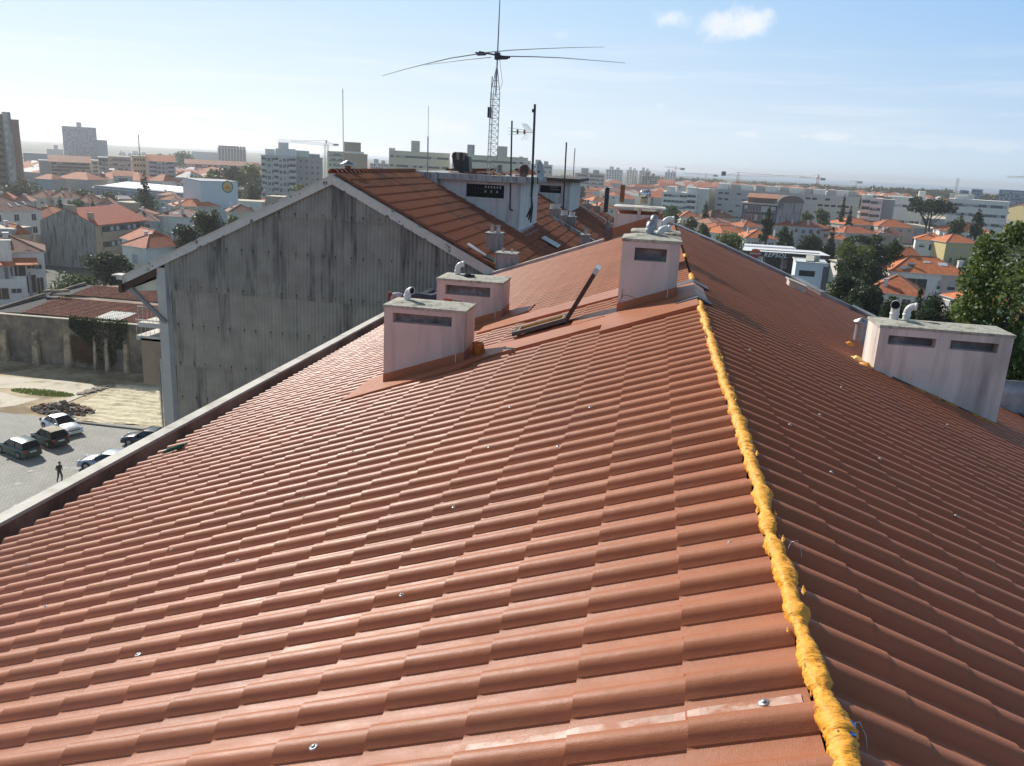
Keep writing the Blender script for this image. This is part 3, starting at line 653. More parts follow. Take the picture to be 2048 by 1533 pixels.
# ---------------------------------------------------------------- big slab-topped chimney at the far verge
ye = 23.56
P0 = Y((1226,484), ye); t = thing('slab_chimney', 'pink chimney at the far verge with a white slab on short piers', 'chimney', (-.5, ye, -3), group='rendered chimneys on the roof')
xl, xr = P0[0]-.02, Y((1322, 470), ye)[0]; zt = Y((1228,413), ye)[2]
mb = MB(); zb2 = zt-.19
mb.box(xl, xr, ye, ye+1.2, -4, zb2)
for a, b in ((xl, xl+.10), (xl+(xr-xl)*.47, xl+(xr-xl)*.54), (xr-.10, xr)): mb.box(a, b, ye, ye+.12, zb2+.001, zt-.03); mb.box(a, b, ye+1.08, ye+1.2, zb2+.001, zt-.03)
wpart(mb, 'shaft', M_pink, t)
mb = MB(); mb.box(xl-.05, xr+.06, ye-.06, ye+1.26, zt-.028, zt+.012); wpart(mb, 'slab', M_cap, t)
mb = MB(); mb.prism([(xl-.01, ye-.01, Lz(xl)+.0), (xr, ye-.01, Lz(xr)), (xr, ye-.01, Lz(xr)+.30), (xl-.01, ye-.01, Lz(xl)+.30)], (0,ye-.03,0), (0,ye-.012,0)); wpart(mb, 'upstand', M_flash, t)
mb = MB(); mb.box(xl+.11, xr-.11, ye+.3, ye+.35, zb2+.001, zb2+.09); wpart(mb, 'flue_tiles', mat('orange_clay', (.42,.13,.05), .8), t)
def spipe(label, px0, py0, py1, w, m, y, name='flue_pipe', cowl=False, grp='straight flue pipes'):
    a = Y((px0, py0), y); b = Y((px0, py1), y); r = w/2*y/F_PX*.98
    t = thing(name, label, 'flue', (a[0], y, a[2]), group=grp); mb = MB(); mb.tube([(0,0,0),(0,0,b[2]-a[2])], r, 14); mb.build('pipe', m, t); 
    if cowl: mb = MB(); mb.lathe([(r*1.25,b[2]-a[2]),(r*1.25,b[2]-a[2]+.03),(0,b[2]-a[2]+.05)], n=14); mb.build('cowl', m, t)
    return t, a, b, r
spipe('rust-brown steel flue standing on the white slab chimney', 1243, 405, 370, 10, M_brownmetal, 24.2)
spipe('tall black steel flue left of the white slab chimney', 1211, 425, 378, 9, M_black, 26, cowl=True)
q = Y((1288, 408), 24.2)
t = thing('rotating_cowl', 'shiny ball-shaped rotating cowl on a small brick base, on the white slab chimney', 'cowl', tuple(q))
mb = MB(); mb.box(-.10,.10,-.1,.1,0,.17); mb.build('brick_base', mat('yellow_brick', (.48,.36,.2), .9, dirt=(.2,.12,.06), dscale=12), t)
mb = MB(); mb.lathe([(.06,.17),(.13,.20),(.165,.27),(.15,.34),(.08,.395),(0,.41)], n=22); mb.build('ball', mat('polished_steel', (.75,.76,.78), .12, metal=1.), t)
for i in range(14):
    a = i*2*math.pi/14; mb = MB(); mb.tube([(.062*math.cos(a),.062*math.sin(a),.17),(.135*math.cos(a+.3),.135*math.sin(a+.3),.20),(.172*math.cos(a+.6),.172*math.sin(a+.6),.27),(.152*math.cos(a+.8),.152*math.sin(a+.8),.345),(.08*math.cos(a+1),.08*math.sin(a+1),.40)], .006, 4); mb.build('vane', M_steel, t)
# ================================================================ the house next door, one step behind
M_corr = mat('fibre_cement', (.36, .335, .28), .92, var=.14, nscale=2.2, bump=.003, bscale=50, dirt=(.07, .07, .07), dscale=.55, dthr=(.53, .70), streak=True)
M_corrd = mat('fibre_cement_dark', (.31, .295, .255), .92, var=.14, nscale=2.2, bump=.003, bscale=50, dirt=(.055, .055, .06), dscale=.6, dthr=(.51, .70), streak=True)
M_trim = mat('peeling_white_board', (.60, .575, .51), .7, var=.08, nscale=5, dirt=(.10, .09, .08), dscale=2.6, dthr=(.585, .62), bump=.003, bscale=20)
M_wall2 = mat('cream_render', (.50, .50, .44), .9, var=.05, nscale=2)
M_old = tilemat('old_clay_tile', (.36, .125, .055), (.20, .075, .045), freq=0, lichen=(.07, .045, .035), lthr=(.55, .72), rough=.85)
NY = 23.30; AX, AZ = -9.33, -.69; XL, XW, XR = -16.35, -14.90, -4.15
NB = thing('gable_house', 'taller neighbouring building with a grey corrugated gable wall and an old orange tiled roof', 'building', (-9.33, 24, GZ))
def nz(x): return AZ-.493*abs(x-AX)
# corrugated cladding: five courses of sheets, each sheet a part
def corr(x0, x1, z0, z1top, y, name='cladding_sheet', per=.118, amp=.020, root=NB, m=M_corr, tilt=0):
    n = max(8, int((x1-x0)/per*8)); vs = []; fs = []
    for i in range(n+1):
        x = x0+(x1-x0)*i/n; dy = -amp*math.sin(2*math.pi*x/per)
        zt = z1top(x) if callable(z1top) else z1top
        vs += [(x, y+dy-tilt, min(z0, zt)), (x, y+dy, zt)]
    fs = [(2*i, 2*i+2, 2*i+3, 2*i+1) for i in range(n)]
    mb = MB(); mb.add(vs, fs, 0, True); return wpart(mb, name, m, root)
rows = [(-1.98, 9), (-4.46, -1.9), (-6.92, -4.38), (-9.4, -6.84), (-12, -9.32)]
for z0, z1 in rows:
    half = 5.0
    xs = [XW+.18+i*1.18 for i in range(10)]
    for i, x in enumerate(xs):
        xe = min(x+1.18, XR+.0)
        if x >= xe: continue
        top = lambda xx, z1=z1: min(z1+.0, nz(xx)-.20)
        if max(top(x), top(xe), top((x+xe)/2)) <= z0: continue
        corr(x, xe+.001, z0, top, NY-.02+(i % 2)*.003, tilt=.055, m=M_corrd if z0 > -5 else M_corr)
M_bolt = mat('rusty_bolt', (.03, .025, .022), .8)
mb = MB()
for zr in (-1.86, -3.05, -4.32, -5.55, -6.80, -7.95, -9.2):
    for i in range(26):
        x = XW+.35+i*.44+(i % 2)*.06
        if x > XR-.3 or nz(x)-.3 < zr: continue
        mb.box(x-.014, x+.014, NY-.10, NY-.06, zr-.015, zr+.02); mb.box(x-.006, x+.006, NY-.082, NY-.078, zr-.16*random.uniform(.4, 1.2), zr-.015)
o = wpart(mb, 'bolts', M_bolt, NB); o['kind'] = 'stuff'
# structural body behind the cladding
mb = MB(); mb.prism([(XW+.02, NY+.06, GZ), (XR+1.5, NY+.06, GZ), (XR+1.5, NY+.06, nz(XR+1.5)-.3), (AX, NY+.06, AZ-.3), (XW+.02, NY+.06, nz(XW)-.3)], (0,NY+.06,0), (0,NY+38,0)); wpart(mb, 'wall', M_wall2, NB)
mb = MB(); mb.box(XW-.32, XW+.16, NY-.06, NY+.5, GZ, nz(XW)-.36); wpart(mb, 'corner_pier', mat('grey_white_render', (.52,.50,.45), .85, var=.05), NB)
mb = MB(); mb.box(XW+.0, XW+.18, NY-.09, NY-.061, -12, nz(XW+.18)-.24); wpart(mb, 'corner_flashing', mat('grey_sheet', (.27,.28,.27), .7, dirt=(.1,.1,.1), dscale=2, dthr=(.5,.7), streak=True), NB)
# barge boards with peeling paint
for xa, xb in ((XL, AX-.004), (AX+.004, XR-.12)):
    za, zb = nz(xa), nz(xb)
    mb = MB(); mb.hexa([(xa,NY-.16,za-.245),(xb,NY-.16,zb-.245),(xb,NY-.10,zb-.245),(xa,NY-.10,za-.245),(xa,NY-.16,za),(xb,NY-.16,zb),(xb,NY-.10,zb),(xa,NY-.10,za)]); wpart(mb, 'barge_board', M_trim, NB)
    mb = MB(); mb.hexa([(xa,NY-.19,za+.002),(xb,NY-.19,zb+.002),(xb,NY+.12,zb+.002),(xa,NY+.12,za+.002),(xa,NY-.19,za+.03),(xb,NY-.19,zb+.03),(xb,NY+.12,zb+.03),(xa,NY+.12,za+.03)]); wpart(mb, 'verge_strip', M_trim, NB)
mb = MB(); mb.hexa([(XR-.2,NY-.2,-3.6),(XR+.12,NY-.2,-3.7),(XR+.12,NY-.05,-3.7),(XR-.2,NY-.05,-3.6),(XR-.2,NY-.2,nz(XR)+.05),(XR+.12,NY-.2,nz(XR)-.14),(XR+.12,NY-.05,nz(XR)-.14),(XR-.2,NY-.05,nz(XR)+.05)]); wpart(mb, 'board_end', M_trim, NB)
# eave overhang on the left: brown rafter, soffit, white fascia, brace
mb = MB(); mb.hexa([(XL,NY-.10,nz(XL)-.47),(XW-.3,NY-.10,nz(XW-.3)-.47),(XW-.3,NY-.02,nz(XW-.3)-.47),(XL,NY-.02,nz(XL)-.47),(XL,NY-.10,nz(XL)-.248),(XW-.3,NY-.10,nz(XW-.3)-.248),(XW-.3,NY-.02,nz(XW-.3)-.248),(XL,NY-.02,nz(XL)-.248)]); wpart(mb, 'eave_rafter', mat('brown_wood', (.085,.045,.03), .7), NB)
mb = MB(); mb.hexa([(XL,NY,nz(XL)-.50),(XW-.3,NY,nz(XL)-.38),(XW-.3,NY+38,nz(XL)-.38),(XL,NY+38,nz(XL)-.50),(XL,NY,nz(XL)-.47),(XW-.3,NY,nz(XL)+.0),(XW-.3,NY+38,nz(XL)+.0),(XL,NY+38,nz(XL)-.47)]); wpart(mb, 'soffit', mat('cream_soffit', (.62,.60,.46), .8), NB)
mb = MB(); mb.box(XL-.12, XL-.003, NY-.2, NY+38, nz(XL)-.52, nz(XL)-.03); wpart(mb, 'gutter_board', mat('brown_gutter', (.07,.05,.045), .6), NB)
mb = MB(); mb.box(XL-.30, XL+.08, NY-.24, NY+.15, nz(XL)+.0, nz(XL)+.05); mb2 = MB(); mb2.box(XL-.16, XL+.06, NY-.23, NY-.2, nz(XL)-.10, nz(XL)-.002)
wpart(mb, 'gutter_cap', M_cap, NB); wpart(mb2, 'gutter_bracket', M_cap, NB)
a = Y((262, 577), NY-.1); b = Y((332, 645), NY-.1); mb = MB(); mb.bar(a, b, .11, .11); wpart(mb, 'eave_brace', mat('grey_paint', (.26,.26,.25), .7), NB)
# balconies and ledges at the left corner
for i, (px, py, w) in enumerate([(318, 646, 1.1), (318, 672, 1.25)]):
    q = Y((px, py), NY+.6); mb = MB(); mb.box(q[0]-w*.45, XW-.33, NY+.2, NY+1.7, q[2]-.10, q[2]+.05); wpart(mb, 'balcony_slab', M_cap, NB)
    mb = MB()
    for xx in np.arange(q[0]-w*.45+.02, XW-.34, .16): mb.tube([(xx, NY+.23, q[2]+.05), (xx, NY+.23, q[2]+.55)], .008, 4)
    mb.bar((q[0]-w*.45, NY+.23, q[2]+.57), (XW-.33, NY+.23, q[2]+.57), .03); o = wpart(mb, 'balcony_rail', M_cap, NB); o['kind'] = 'stuff'
q = Y((312, 705), NY+.6); mb = MB(); mb.box(q[0]-.25, XW-.33, NY+.2, NY+1.2, q[2]-1.0, q[2]+.55); wpart(mb, 'balcony_cabinet', mat('tan_panel', (.36,.27,.18), .8), NB)
mb = MB(); mb.tube([(XW-.45, NY+.1, -6.8), (XW-.40, NY+.1, -11), (XW-.30, NY+.1, -16)], .04, 8); mb2 = MB(); mb2.tube([(XW-.56, NY+.15, -7.2), (XW-.52, NY+.15, -16)], .03, 8)
wpart(mb, 'downpipe', M_trim, NB); wpart(mb2, 'downpipe', M_steel, NB)
# old tiles on both slopes; the camera-side slope in real tiles
PR2 = [(0,0),(.06,0),(.09,.06),(.15,.10),(.21,.06),(.24,0),(.30,0)]
mb = MB(); near_t = []; Y1 = 62
m_t = tile_mb(1, per=.30, crs=.40, tp=.49, prof=PR2, lip=.03, up=.03, lift=.035).mesh('old_tile', M_old)
BX1 = (-9.0, -5.12, 31.72, 36.6); BX2 = (-9.0, -4.93, 48.97, 55.5)
def inbox(x, y, m_=.1): return any(b[0]-.5 < x < b[1]-m_ and b[2]+m_ < y < b[3]-m_ for b in (BX1, BX2))
for i in range(27):
    x = AX+.10+i*.40
    y = NY-.05
    while y < Y1:
        z = nz(x)+.05
        if not inbox(x+.2, y+.1):
            if len(near_t) < 300 and i < 24 and NY < y < NY+6 and i > 1 and y < NY+3.6: near_t.append((x, y, z))
            else: tile_mb(1, per=.30, crs=.40, tp=.49, prof=PR2, lip=.03, up=.03, lift=.035+random.uniform(-.006,.008), x=x-AX, y=y-24+random.uniform(-.01,.01), z=z-GZ, mb=mb)
        y += .30
for x, y, z in near_t: link('old_tile', m_t, NB, (x-AX, y-24, z-GZ+random.uniform(-.004,.004)))
mb.build('old_tile_field', M_old, NB)['kind'] = 'stuff'
mb = MB(); mb.hexa([(AX,NY,AZ-.1),(2.2,NY,nz(2.2)-.1),(2.2,Y1,nz(2.2)-.1),(AX,Y1,AZ-.1),(AX,NY,AZ+.035),(2.2,NY,nz(2.2)+.035),(2.2,Y1,nz(2.2)+.035),(AX,Y1,AZ+.035)]); wpart(mb, 'roof_slope', M_old, NB)
mb = MB(); mb.hexa([(XL,NY,nz(XL)-.02),(AX,NY,AZ-.1),(AX,Y1,AZ-.1),(XL,Y1,nz(XL)-.02),(XL,NY,nz(XL)+.04),(AX,NY,AZ+.03),(AX,Y1,AZ+.03),(XL,Y1,nz(XL)+.04)]); wpart(mb, 'roof_slope', M_old, NB)
# ridge of half-round tiles
rt = MB(); n = 8; L0 = .40
vs = [(.13*(1.15 if k == 0 else .72)*math.cos(math.pi*j/n), L0*k, .13*(1.15 if k == 0 else .72)*math.sin(math.pi*j/n)) for k in (0, 1) for j in range(n+1)]
rt.add(vs, [(j, j+n+1, j+n+2, j+1) for j in range(n)], 0, True); rtm = rt.mesh('ridge_tile', M_old)
y = NY-.1
while y < Y1-.4:
    if not (BX1[2]-.2 < y < BX1[3] or BX2[2]-.2 < y < BX2[3]): link('ridge_tile', rtm, NB, (0, y-24, AZ+.055-GZ))
    y += .36
# roof access boxes
M_wbox = mat('chalky_white_render', (.68, .65, .60), .9, var=.04, nscale=2, bump=.002, bscale=60, dirt=(.30,.27,.25), dscale=1.1, dthr=(.50,.76), streak=True)
M_slab = mat('stained_concrete', (.40, .40, .38), .9, var=.1, nscale=3, dirt=(.09,.09,.09), dscale=2.2, dthr=(.48,.66), streak=True)
M_brownslab = mat('dark_slab', (.07,.065,.05), .8, var=.2, nscale=4)
def accessbox(label, b, ztop, win, slabm, th=.24, ov=.32, zb=-4.4):
    x0, x1, y0, y1 = b
    t = thing('roof_access_box', label, 'roof box', ((x0+x1)/2, y0, zb), group='white boxes rising from the old tiled roof')
    zc = ztop-th; mb = MB()
    mb.wall((x0, y0, zb), (1,0,0), (0,0,1), x1-x0, zc-zb, [(win[0]-x0, win[1]-x0, win[2]-zb, win[3]-zb)], .10, 0, 1, (0,1,0))
    mb.add([(x1,y0,zb),(x1,y1,zb),(x1,y1,zc),(x1,y0,zc)], [(0,1,2,3)]); mb.add([(x0,y1,zb),(x1,y1,zb),(x1,y1,zc),(x0,y1,zc)], [(3,2,1,0)])
    wpart(mb, 'wall', [M_wbox, M_dark], t)
    mb = MB(); mb.box(x0-.4, x1+ov, y0-ov, y1+.2, zc+.002, ztop); wpart(mb, 'roof_slab', slabm, t)
    f = MB(); e = .08; mb = f
    for (a, c, d, g_) in ((win[0]-e, win[1]+e, win[3], win[3]+e), (win[0]-e, win[1]+e, win[2]-e, win[2]), (win[0]-e, win[0], win[2]+.001, win[3]-.001), (win[1], win[1]+e, win[2]+.001, win[3]-.001)): mb.box(a, c, y0-.035, y0-.003, d, g_)
    fr = wpart(f, 'window_frame', M_wbox, t)
    ww = (win[1]-win[0]); nn = 13
    for i in range(1, nn):
        mb = MB(); xx = win[0]+ww*i/nn; mb.box(xx-.009, xx+.009, y0+.02, y0+.035, win[2], win[3]); wpart(mb, 'grille_bar', M_black, t)
    for zz in (1/3, 2/3): mb = MB(); mb.box(win[0], win[1], y0+.036, y0+.048, win[2]+(win[3]-win[2])*zz-.008, win[2]+(win[3]-win[2])*zz+.008); wpart(mb, 'grille_bar', M_black, t)
    mb = MB()
    for i in range(6, nn-1):
        for j in range(1, 3):
            if random.random() < .8: xx = win[0]+ww*i/nn; mb.box(xx+.03, xx+ww/nn-.03, y0+.07, y0+.075, win[2]+(win[3]-win[2])*j/3+.03, win[2]+(win[3]-win[2])*(j+1)/3-.05)
    o = wpart(mb, 'lit_panes', mat('pale_glass', (.45,.47,.48), .3), t); o['kind'] = 'stuff'
    return t
t1 = accessbox('nearer of the two white roof boxes, with a wide grilled window and grey slab roof', BX1, -.58, (-7.27, -5.76, -1.44, -.94), M_slab)
t2 = accessbox('farther of the two white roof boxes, dark slab edge and a small grilled window', BX2, -.84, (-6.75, -5.48, -1.72, -1.30), M_brownslab, th=.20, ov=.5)
mb = MB(); x1 = BX1[1]; mb.hexa([(x1+.002,31.6,nz(x1)+.10),(x1+.55,31.6,nz(x1+.55)+.08),(x1+.55,35.3,nz(x1+.55)+.08),(x1+.002,35.3,nz(x1)+.10),(x1+.002,31.6,nz(x1)+.16),(x1+.55,31.6,nz(x1+.55)+.10),(x1+.55,35.3,nz(x1+.55)+.10),(x1+.002,35.3,nz(x1)+.16)]); wpart(mb, 'foot_flashing', mat('blue_grey_sheet', (.36,.40,.46), .5), t1)
mb = MB(); mb.hexa([(-9.15,31.3,-1.75),(-8.35,31.3,-1.95),(-8.35,31.71,-1.95),(-9.15,31.71,-1.75),(-9.15,31.3,-.62),(-8.35,31.3,-.62),(-8.35,31.71,-.62),(-9.15,31.71,-.62)]); wpart(mb, 'side_pier', M_slab, t1)
# skylight panel and dark gutter board on old roof
q = NN((1075, 510), .06); t = thing('skylight_panel', 'small blue-green ribbed panel let into the old tiles beside the nearer white box', 'skylight', tuple(NN((1082, 478), .12)))
mb = MB()
for i in range(5): mb.hexa([(i*.14,0,-.0-i*.14*.49),(i*.14+.13,0,-(i*.14+.13)*.49),(i*.14+.13,1.2,-(i*.14+.13)*.49),(i*.14,1.2,-i*.14*.49),(i*.14,0,.03-i*.14*.49),(i*.14+.13,0,.03-(i*.14+.13)*.49),(i*.14+.13,1.2,.03-(i*.14+.13)*.49),(i*.14,1.2,.03-i*.14*.49)])
mb.build('panel', mat('green_glass_tile', (.09,.14,.14), .35), t)
q = NN((936, 487), .14); q2 = NN((978, 507), .10)
t = thing('roof_hatch', 'bright metal roof hatch with dark surround on the old tiles near the gable edge', 'hatch', tuple(q))
mb = MB(); w = Vector(q2)-Vector(q); mb.hexa([(0,-.12,-.05),(w.x,-.12,w.z-.05),(w.x,.15,w.z-.05),(0,.15,-.05),(0,-.12,0),(w.x,-.12,w.z),(w.x,.15,w.z),(0,.15,0)]); mb.build('cover', mat('bright_metal', (.78,.78,.76), .3, metal=.4), t)
mb = MB(); mb.hexa([(w.x+.02,-.3,w.z-.15),(w.x+.5,-.3,w.z-.38),(w.x+.5,.25,w.z-.38),(w.x+.02,.25,w.z-.15),(w.x+.02,-.3,w.z-.0),(w.x+.5,-.3,w.z-.2),(w.x+.5,.25,w.z-.2),(w.x+.02,.25,w.z-.0)]); mb.build('surround', M_black, t)
q = NN((990, 527), .1); t = thing('yellow_panel', 'curved yellow-green scrap leaning by the gable edge chimney', 'scrap', tuple(q))
mb = MB(); mb.add([(-.10,0,-.2),(.05,0,-.25),(.15,0,-.05),(.18,0,.2),(.05,.02,.16),(-.05,.02,.02)], [(0,1,2,3,4,5)]); o = mb.build('panel', mat('yellow_plastic', (.60,.58,.12), .5), t); o.modifiers.new('s','SOLIDIFY').thickness = .01
# small concrete chimneys on old roof
def pot_chimney(label, pL, pR, pTop, npots, z_base_px, potm=M_white, m=M_grey, d=.55, scale=1.):
    base = NN(((pL+pR)/2, z_base_px), .05); yb = base[1]
    a = Y((pL, pTop), yb); b = Y((pR, pTop), yb); w = b[0]-a[0]
    t = thing('concrete_chimney', label, 'chimney', (a[0]+w/2, yb, base[2]-.4), group='concrete chimneys on the old tiled roof')
    H = a[2]-(base[2]-.4); mb = MB(); mb.box(-w/2, w/2, 0, d, 0, H); o = mb.build('shaft', m, t); bevel(o, .02)
    mb = MB(); mb.box(-w/2-.02, w/2+.02, -.02, d+.02, H+.002, H+.04); mb.build('cap', M_slab, t)
    for i in range(npots):
        x = -w/2+w*(i+.7)/(npots+.4); mb = MB(); mb.tube([(x, d/2, H+.03), (x, d/2, H+.03+.22*scale)], .065*scale, 10, cap=False); mb.lathe([(.065*scale,H+.03+.18*scale),(.085*scale,H+.03+.2*scale),(.085*scale,H+.03+.24*scale)], (x, d/2, 0), 10); mb.build('chimney_pot', potm, t)
    return t
pot_chimney('concrete chimney with two grey pots above the one at the roof edge', 971, 1002, 468, 2, 505, M_alu)
pot_chimney('broad concrete chimney at the low corner of the old roof beside the gable edge', 991, 1032, 508, 2, 545, M_alu, scale=.5)
pot_chimney('concrete chimney with four white pots below the farther white box', 1098, 1120, 419, 4, 440, scale=1.)
pot_chimney('narrow concrete chimney with three white pots behind the four-pot one', 1121, 1134, 432, 3, 443)
pot_chimney('concrete chimney with two white pots right of the narrow one', 1135, 1151, 435, 2, 450)
pot_chimney('single concrete chimney with a shiny cowl low on the old roof', 1161, 1178, 471, 1, 494, M_alu, scale=1.3)
pot_chimney('far concrete chimney beside the dark opening on the old roof', 1165, 1180, 408, 2, 418, M_grey)
pot_chimney('farthest concrete chimney next to the black steel flue', 1186, 1200, 413, 1, 424, M_alu)
pot_chimney('slender grey chimney with a cowl in front of the slab chimney', 1212, 1219, 447, 1, 462, M_alu)
# old tiled roof continues with a dark firewall strip
mb = MB(); mb.hexa([(-4.9,41,nz(-4.9)+.05),(1.2,41,nz(1.2)+.05),(1.2,41.25,nz(1.2)+.05),(-4.9,41.25,nz(-4.9)+.05),(-4.9,41,nz(-4.9)+.30),(1.2,41,nz(1.2)+.3),(1.2,41.25,nz(1.2)+.3),(-4.9,41.25,nz(-4.9)+.3)]); wpart(mb, 'fire_wall', M_slab, NB)
mb = MB(); mb.hexa([(-4.9,55.6,nz(-4.9)+.05),(1.2,55.6,nz(1.2)+.05),(1.2,55.85,nz(1.2)+.05),(-4.9,55.85,nz(-4.9)+.05),(-4.9,55.6,nz(-4.9)+.25),(1.2,55.6,nz(1.2)+.25),(1.2,55.85,nz(1.2)+.25),(-4.9,55.85,nz(-4.9)+.25)]); wpart(mb, 'fire_wall', M_slab, NB)
# metal flue with conical hat at the gable top
q = Y((696, 352), 24.6); t = thing('roof_flue', 'thin rusty flue with a bright conical hat near the gable top', 'flue', (q[0], 24.6, -1.2), group='straight flue pipes')
mb = MB(); mb.tube([(0,0,0),(0,0,q[2]+1.2+.30)], .085, 12); mb.build('pipe', M_brownmetal, t); mb = MB(); mb.lathe([(.26,q[2]+1.2+.33),(.26,q[2]+1.2+.345),(.0,q[2]+1.2+.47)], n=18); mb.lathe([(.26,q[2]+1.2+.33),(0,q[2]+1.2+.35)], n=18); mb.build('hat', M_alu, t)
# --------------------------------------- masts and aerials
YB = 33.6
base = Y((985, 342), YB); T = thing('lattice_mast', 'tall lattice radio mast with drooping crossed dipole arms on the nearer white box', 'radio mast', (base[0], YB, -.58))
def rel(p, y=YB): v = Y(p, y); return Vector((v[0]-base[0], 0, v[2]+.58))
zt = rel((984, 137)).z; zs = rel((984, 186)).z
legs = [(.19, -.08), (-.15, .17), (-.19, -.18)]
for i, (lx, ly) in enumerate(legs):
    mb = MB(); mb.tube([(lx,ly,0),(lx*.9,ly*.9,zs),(lx*.12,ly*.12,zt)], .015, 6); mb.build('mast_leg', M_steel, T)
mb = MB(); nseg = 13
for i in range(nseg):
    z0 = zs*i/nseg; z1 = zs*(i+1)/nseg
    for a, b in ((0,1),(1,2),(2,0)):
        s0 = 1-.1*i/nseg; s1 = 1-.1*(i+1)/nseg
        A0 = (legs[a][0]*s0, legs[a][1]*s0, z0); B0 = (legs[b][0]*s0, legs[b][1]*s0, z0); A1 = (legs[a][0]*s1, legs[a][1]*s1, z1); B1 = (legs[b][0]*s1, legs[b][1]*s1, z1)
        mb.tube([A0, B1], .006, 4, cap=False); mb.tube([B0, A1], .006, 4, cap=False); mb.tube([A0, B0], .007, 4, cap=False)
for z in (zs+.25*(zt-zs), zs+.5*(zt-zs)):
    f = 1-(z-zs)/(zt-zs)*.88
    for a, b in ((0,1),(1,2),(2,0)): mb.tube([(legs[a][0]*.9*f,legs[a][1]*.9*f,z),(legs[b][0]*.9*f,legs[b][1]*.9*f,z)], .007, 4)
o = mb.build('mast_lattice', M_steel, T); o['kind'] = 'stuff'
zc = rel((985, 113)).z; ztip = rel((987, -60)).z
mb = MB(); mb.tube([(0,0,zt-1.0),(0,0,zc)], .030, 8); mb.build('mast_tube', M_steel, T)
mb = MB(); mb.tube([(0,0,zc),(0,0,zc+1.5),(0,0,ztip)], [.028,.022,.012], 7); mb.build('vertical_radiator', mat('grey_tube', (.20,.20,.23), .5), T)
mb = MB(); mb.box(-.10,.10,-.1,.1,zc-.12,zc+.14); mb.build('hub', M_black, T)
def arm(pts, r0, r1, yo, name='antenna_arm'):
    P = [rel(p, YB+yo[i]) + Vector((0, yo[i], 0)) for i, p in enumerate(pts)]; mb = MB(); k = len(P); mb.tube(P, [r0+(r1-r0)*i/(k-1) for i in range(k)], 6); mb.build(name, M_steel, T)
arm([(965,107),(900,117),(850,129),(810,139),(765,152)], .022, .008, [-.5,-1.2,-1.8,-2.3,-2.8])
arm([(968,106),(1020,101),(1080,98),(1145,95.5),(1209,94.5)], .020, .007, [-.5,-.6,-.7,-.8,-.9])
arm([(1008,113),(1070,114),(1120,116),(1185,121),(1251,126.5)], .024, .008, [.3,.3,.3,.3,.3])
arm([(982,115),(940,119),(900,124),(852,130)], .020, .011, [.4,.9,1.4,2.])
mb = MB(); a, b = rel((958,104)), rel((1020,116)); mb.bar(a, b, .06, .06); mb.build('cross_boom', M_black, T)
for p in ((963,107), (1007,115)):
    mb = MB(); q = rel(p); mb.hexa([(q.x-.16,-.08,q.z-.09),(q.x+.14,-.08,q.z-.07),(q.x+.14,.08,q.z-.07),(q.x-.16,.08,q.z-.09),(q.x-.26,-.08,q.z+.03),(q.x+.26,-.08,q.z+.03),(q.x+.26,.08,q.z+.03),(q.x-.26,.08,q.z+.03)]); mb.build('arm_clamp', M_black, T)
mb = MB(); q = rel((980, 228)); mb.box(q.x-.09,q.x+.05,-.08,.08,q.z-.15,q.z+.25); mb.tube([(q.x,0,q.z+.2),(q.x+.03,0,zt-.3)], .02, 5); mb.build('rotator_box', M_black, T)
mb = MB(); mb.tube([(.1,0,zc-.1),(.16,.02,zc-.5),(.24,.02,zc-.95),(.18,0,zc-1.2),(.02,0,zc-1.25)], .008, 5); mb.build('coax_cable', M_black, T)
def whip(label, pb, pt, y, r=.022, m=M_black, name='aerial_pole', extra=None, thin=None, grp='slim aerial poles'):
    b = Y(pb, y); tt = Y(pt, y); t = thing(name, label, 'aerial', tuple(b), group=grp); d = Vector(tt)-Vector(b)
    mb = MB()
    if thin: mb.tube([(0,0,0), d*thin], r, 7); mb.build('pole', m, t); mb = MB(); mb.tube([d*thin, d], r*.4, 5); mb.build('whip', M_trim, t)
    else: mb.tube([(0,0,0), d], r, 7); mb.build('pole', m, t)
    return t, d
whip('white whip aerial rising from the gable ridge near the conical flue', (687, 345), (685.5, 178), 26, .013, M_trim)
whip('thin whip aerial just left of the nearer white box', (855, 347), (857, 212), 31.5, .026, M_steel, thin=.55)
t, d = whip('black pole in front of the nearer white box with a thick foot bracket', (1020, 420), (1024, 242), 31.45, .032)
mb = MB(); mb.tube([(0,0,0),(.12,0,-.02)], .03, 6); mb.tube([(0,.0,1.45),(.0,.25,1.45)], .02, 5); mb.build('bracket', M_black, t)
t, d = whip('tall black pole at the corner of the nearer white box holding the fishbone aerial', (1063, 395), (1070, 209), 31.3, .045)
mb = MB(); zz = Y((1062, 265), 31.3)[2]-t.location.z
fx = d.x*zz/d.z
mb.tube([(fx,0,zz),(fx-.85,0,zz-.02)], .012, 5); mb.build('boom', M_steel, t)
mb = MB()
for k in range(6):
    for s_ in (-1, 1): x = fx-.02-k*.055; mb.tube([(x,0,zz+s_*.02),(x-.28+k*.02,0,zz+s_*.30)], .006, 4)
o = mb.build('reflector_rods', M_steel, t); o['kind'] = 'stuff'
mb = MB()
for k, x in enumerate((fx-.36, fx-.62)):
    mb.box(x-.03,x+.03,-.04,.04,zz-.08,zz+.08)
mb.build('dipole_box', mat('orange_plastic_box', (.40,.12,.06), .6), t)
mb = MB()
for dz in (-.10, .0, .10): mb.tube([(fx-.36,0,zz+dz*.7),(fx-.98,0,zz+dz*1.2)], .006, 4)
o = mb.build('director_rods', M_steel, t); o['kind'] = 'stuff'
mb = MB(); q = Y((1068, 222), 31.3); mb.box(q[0]-t.location.x-.07, q[0]-t.location.x+.03, -.05,.05, q[2]-t.location.z-.06, q[2]-t.location.z+.06); mb.build('clamp_box', M_black, t)
mb = MB()
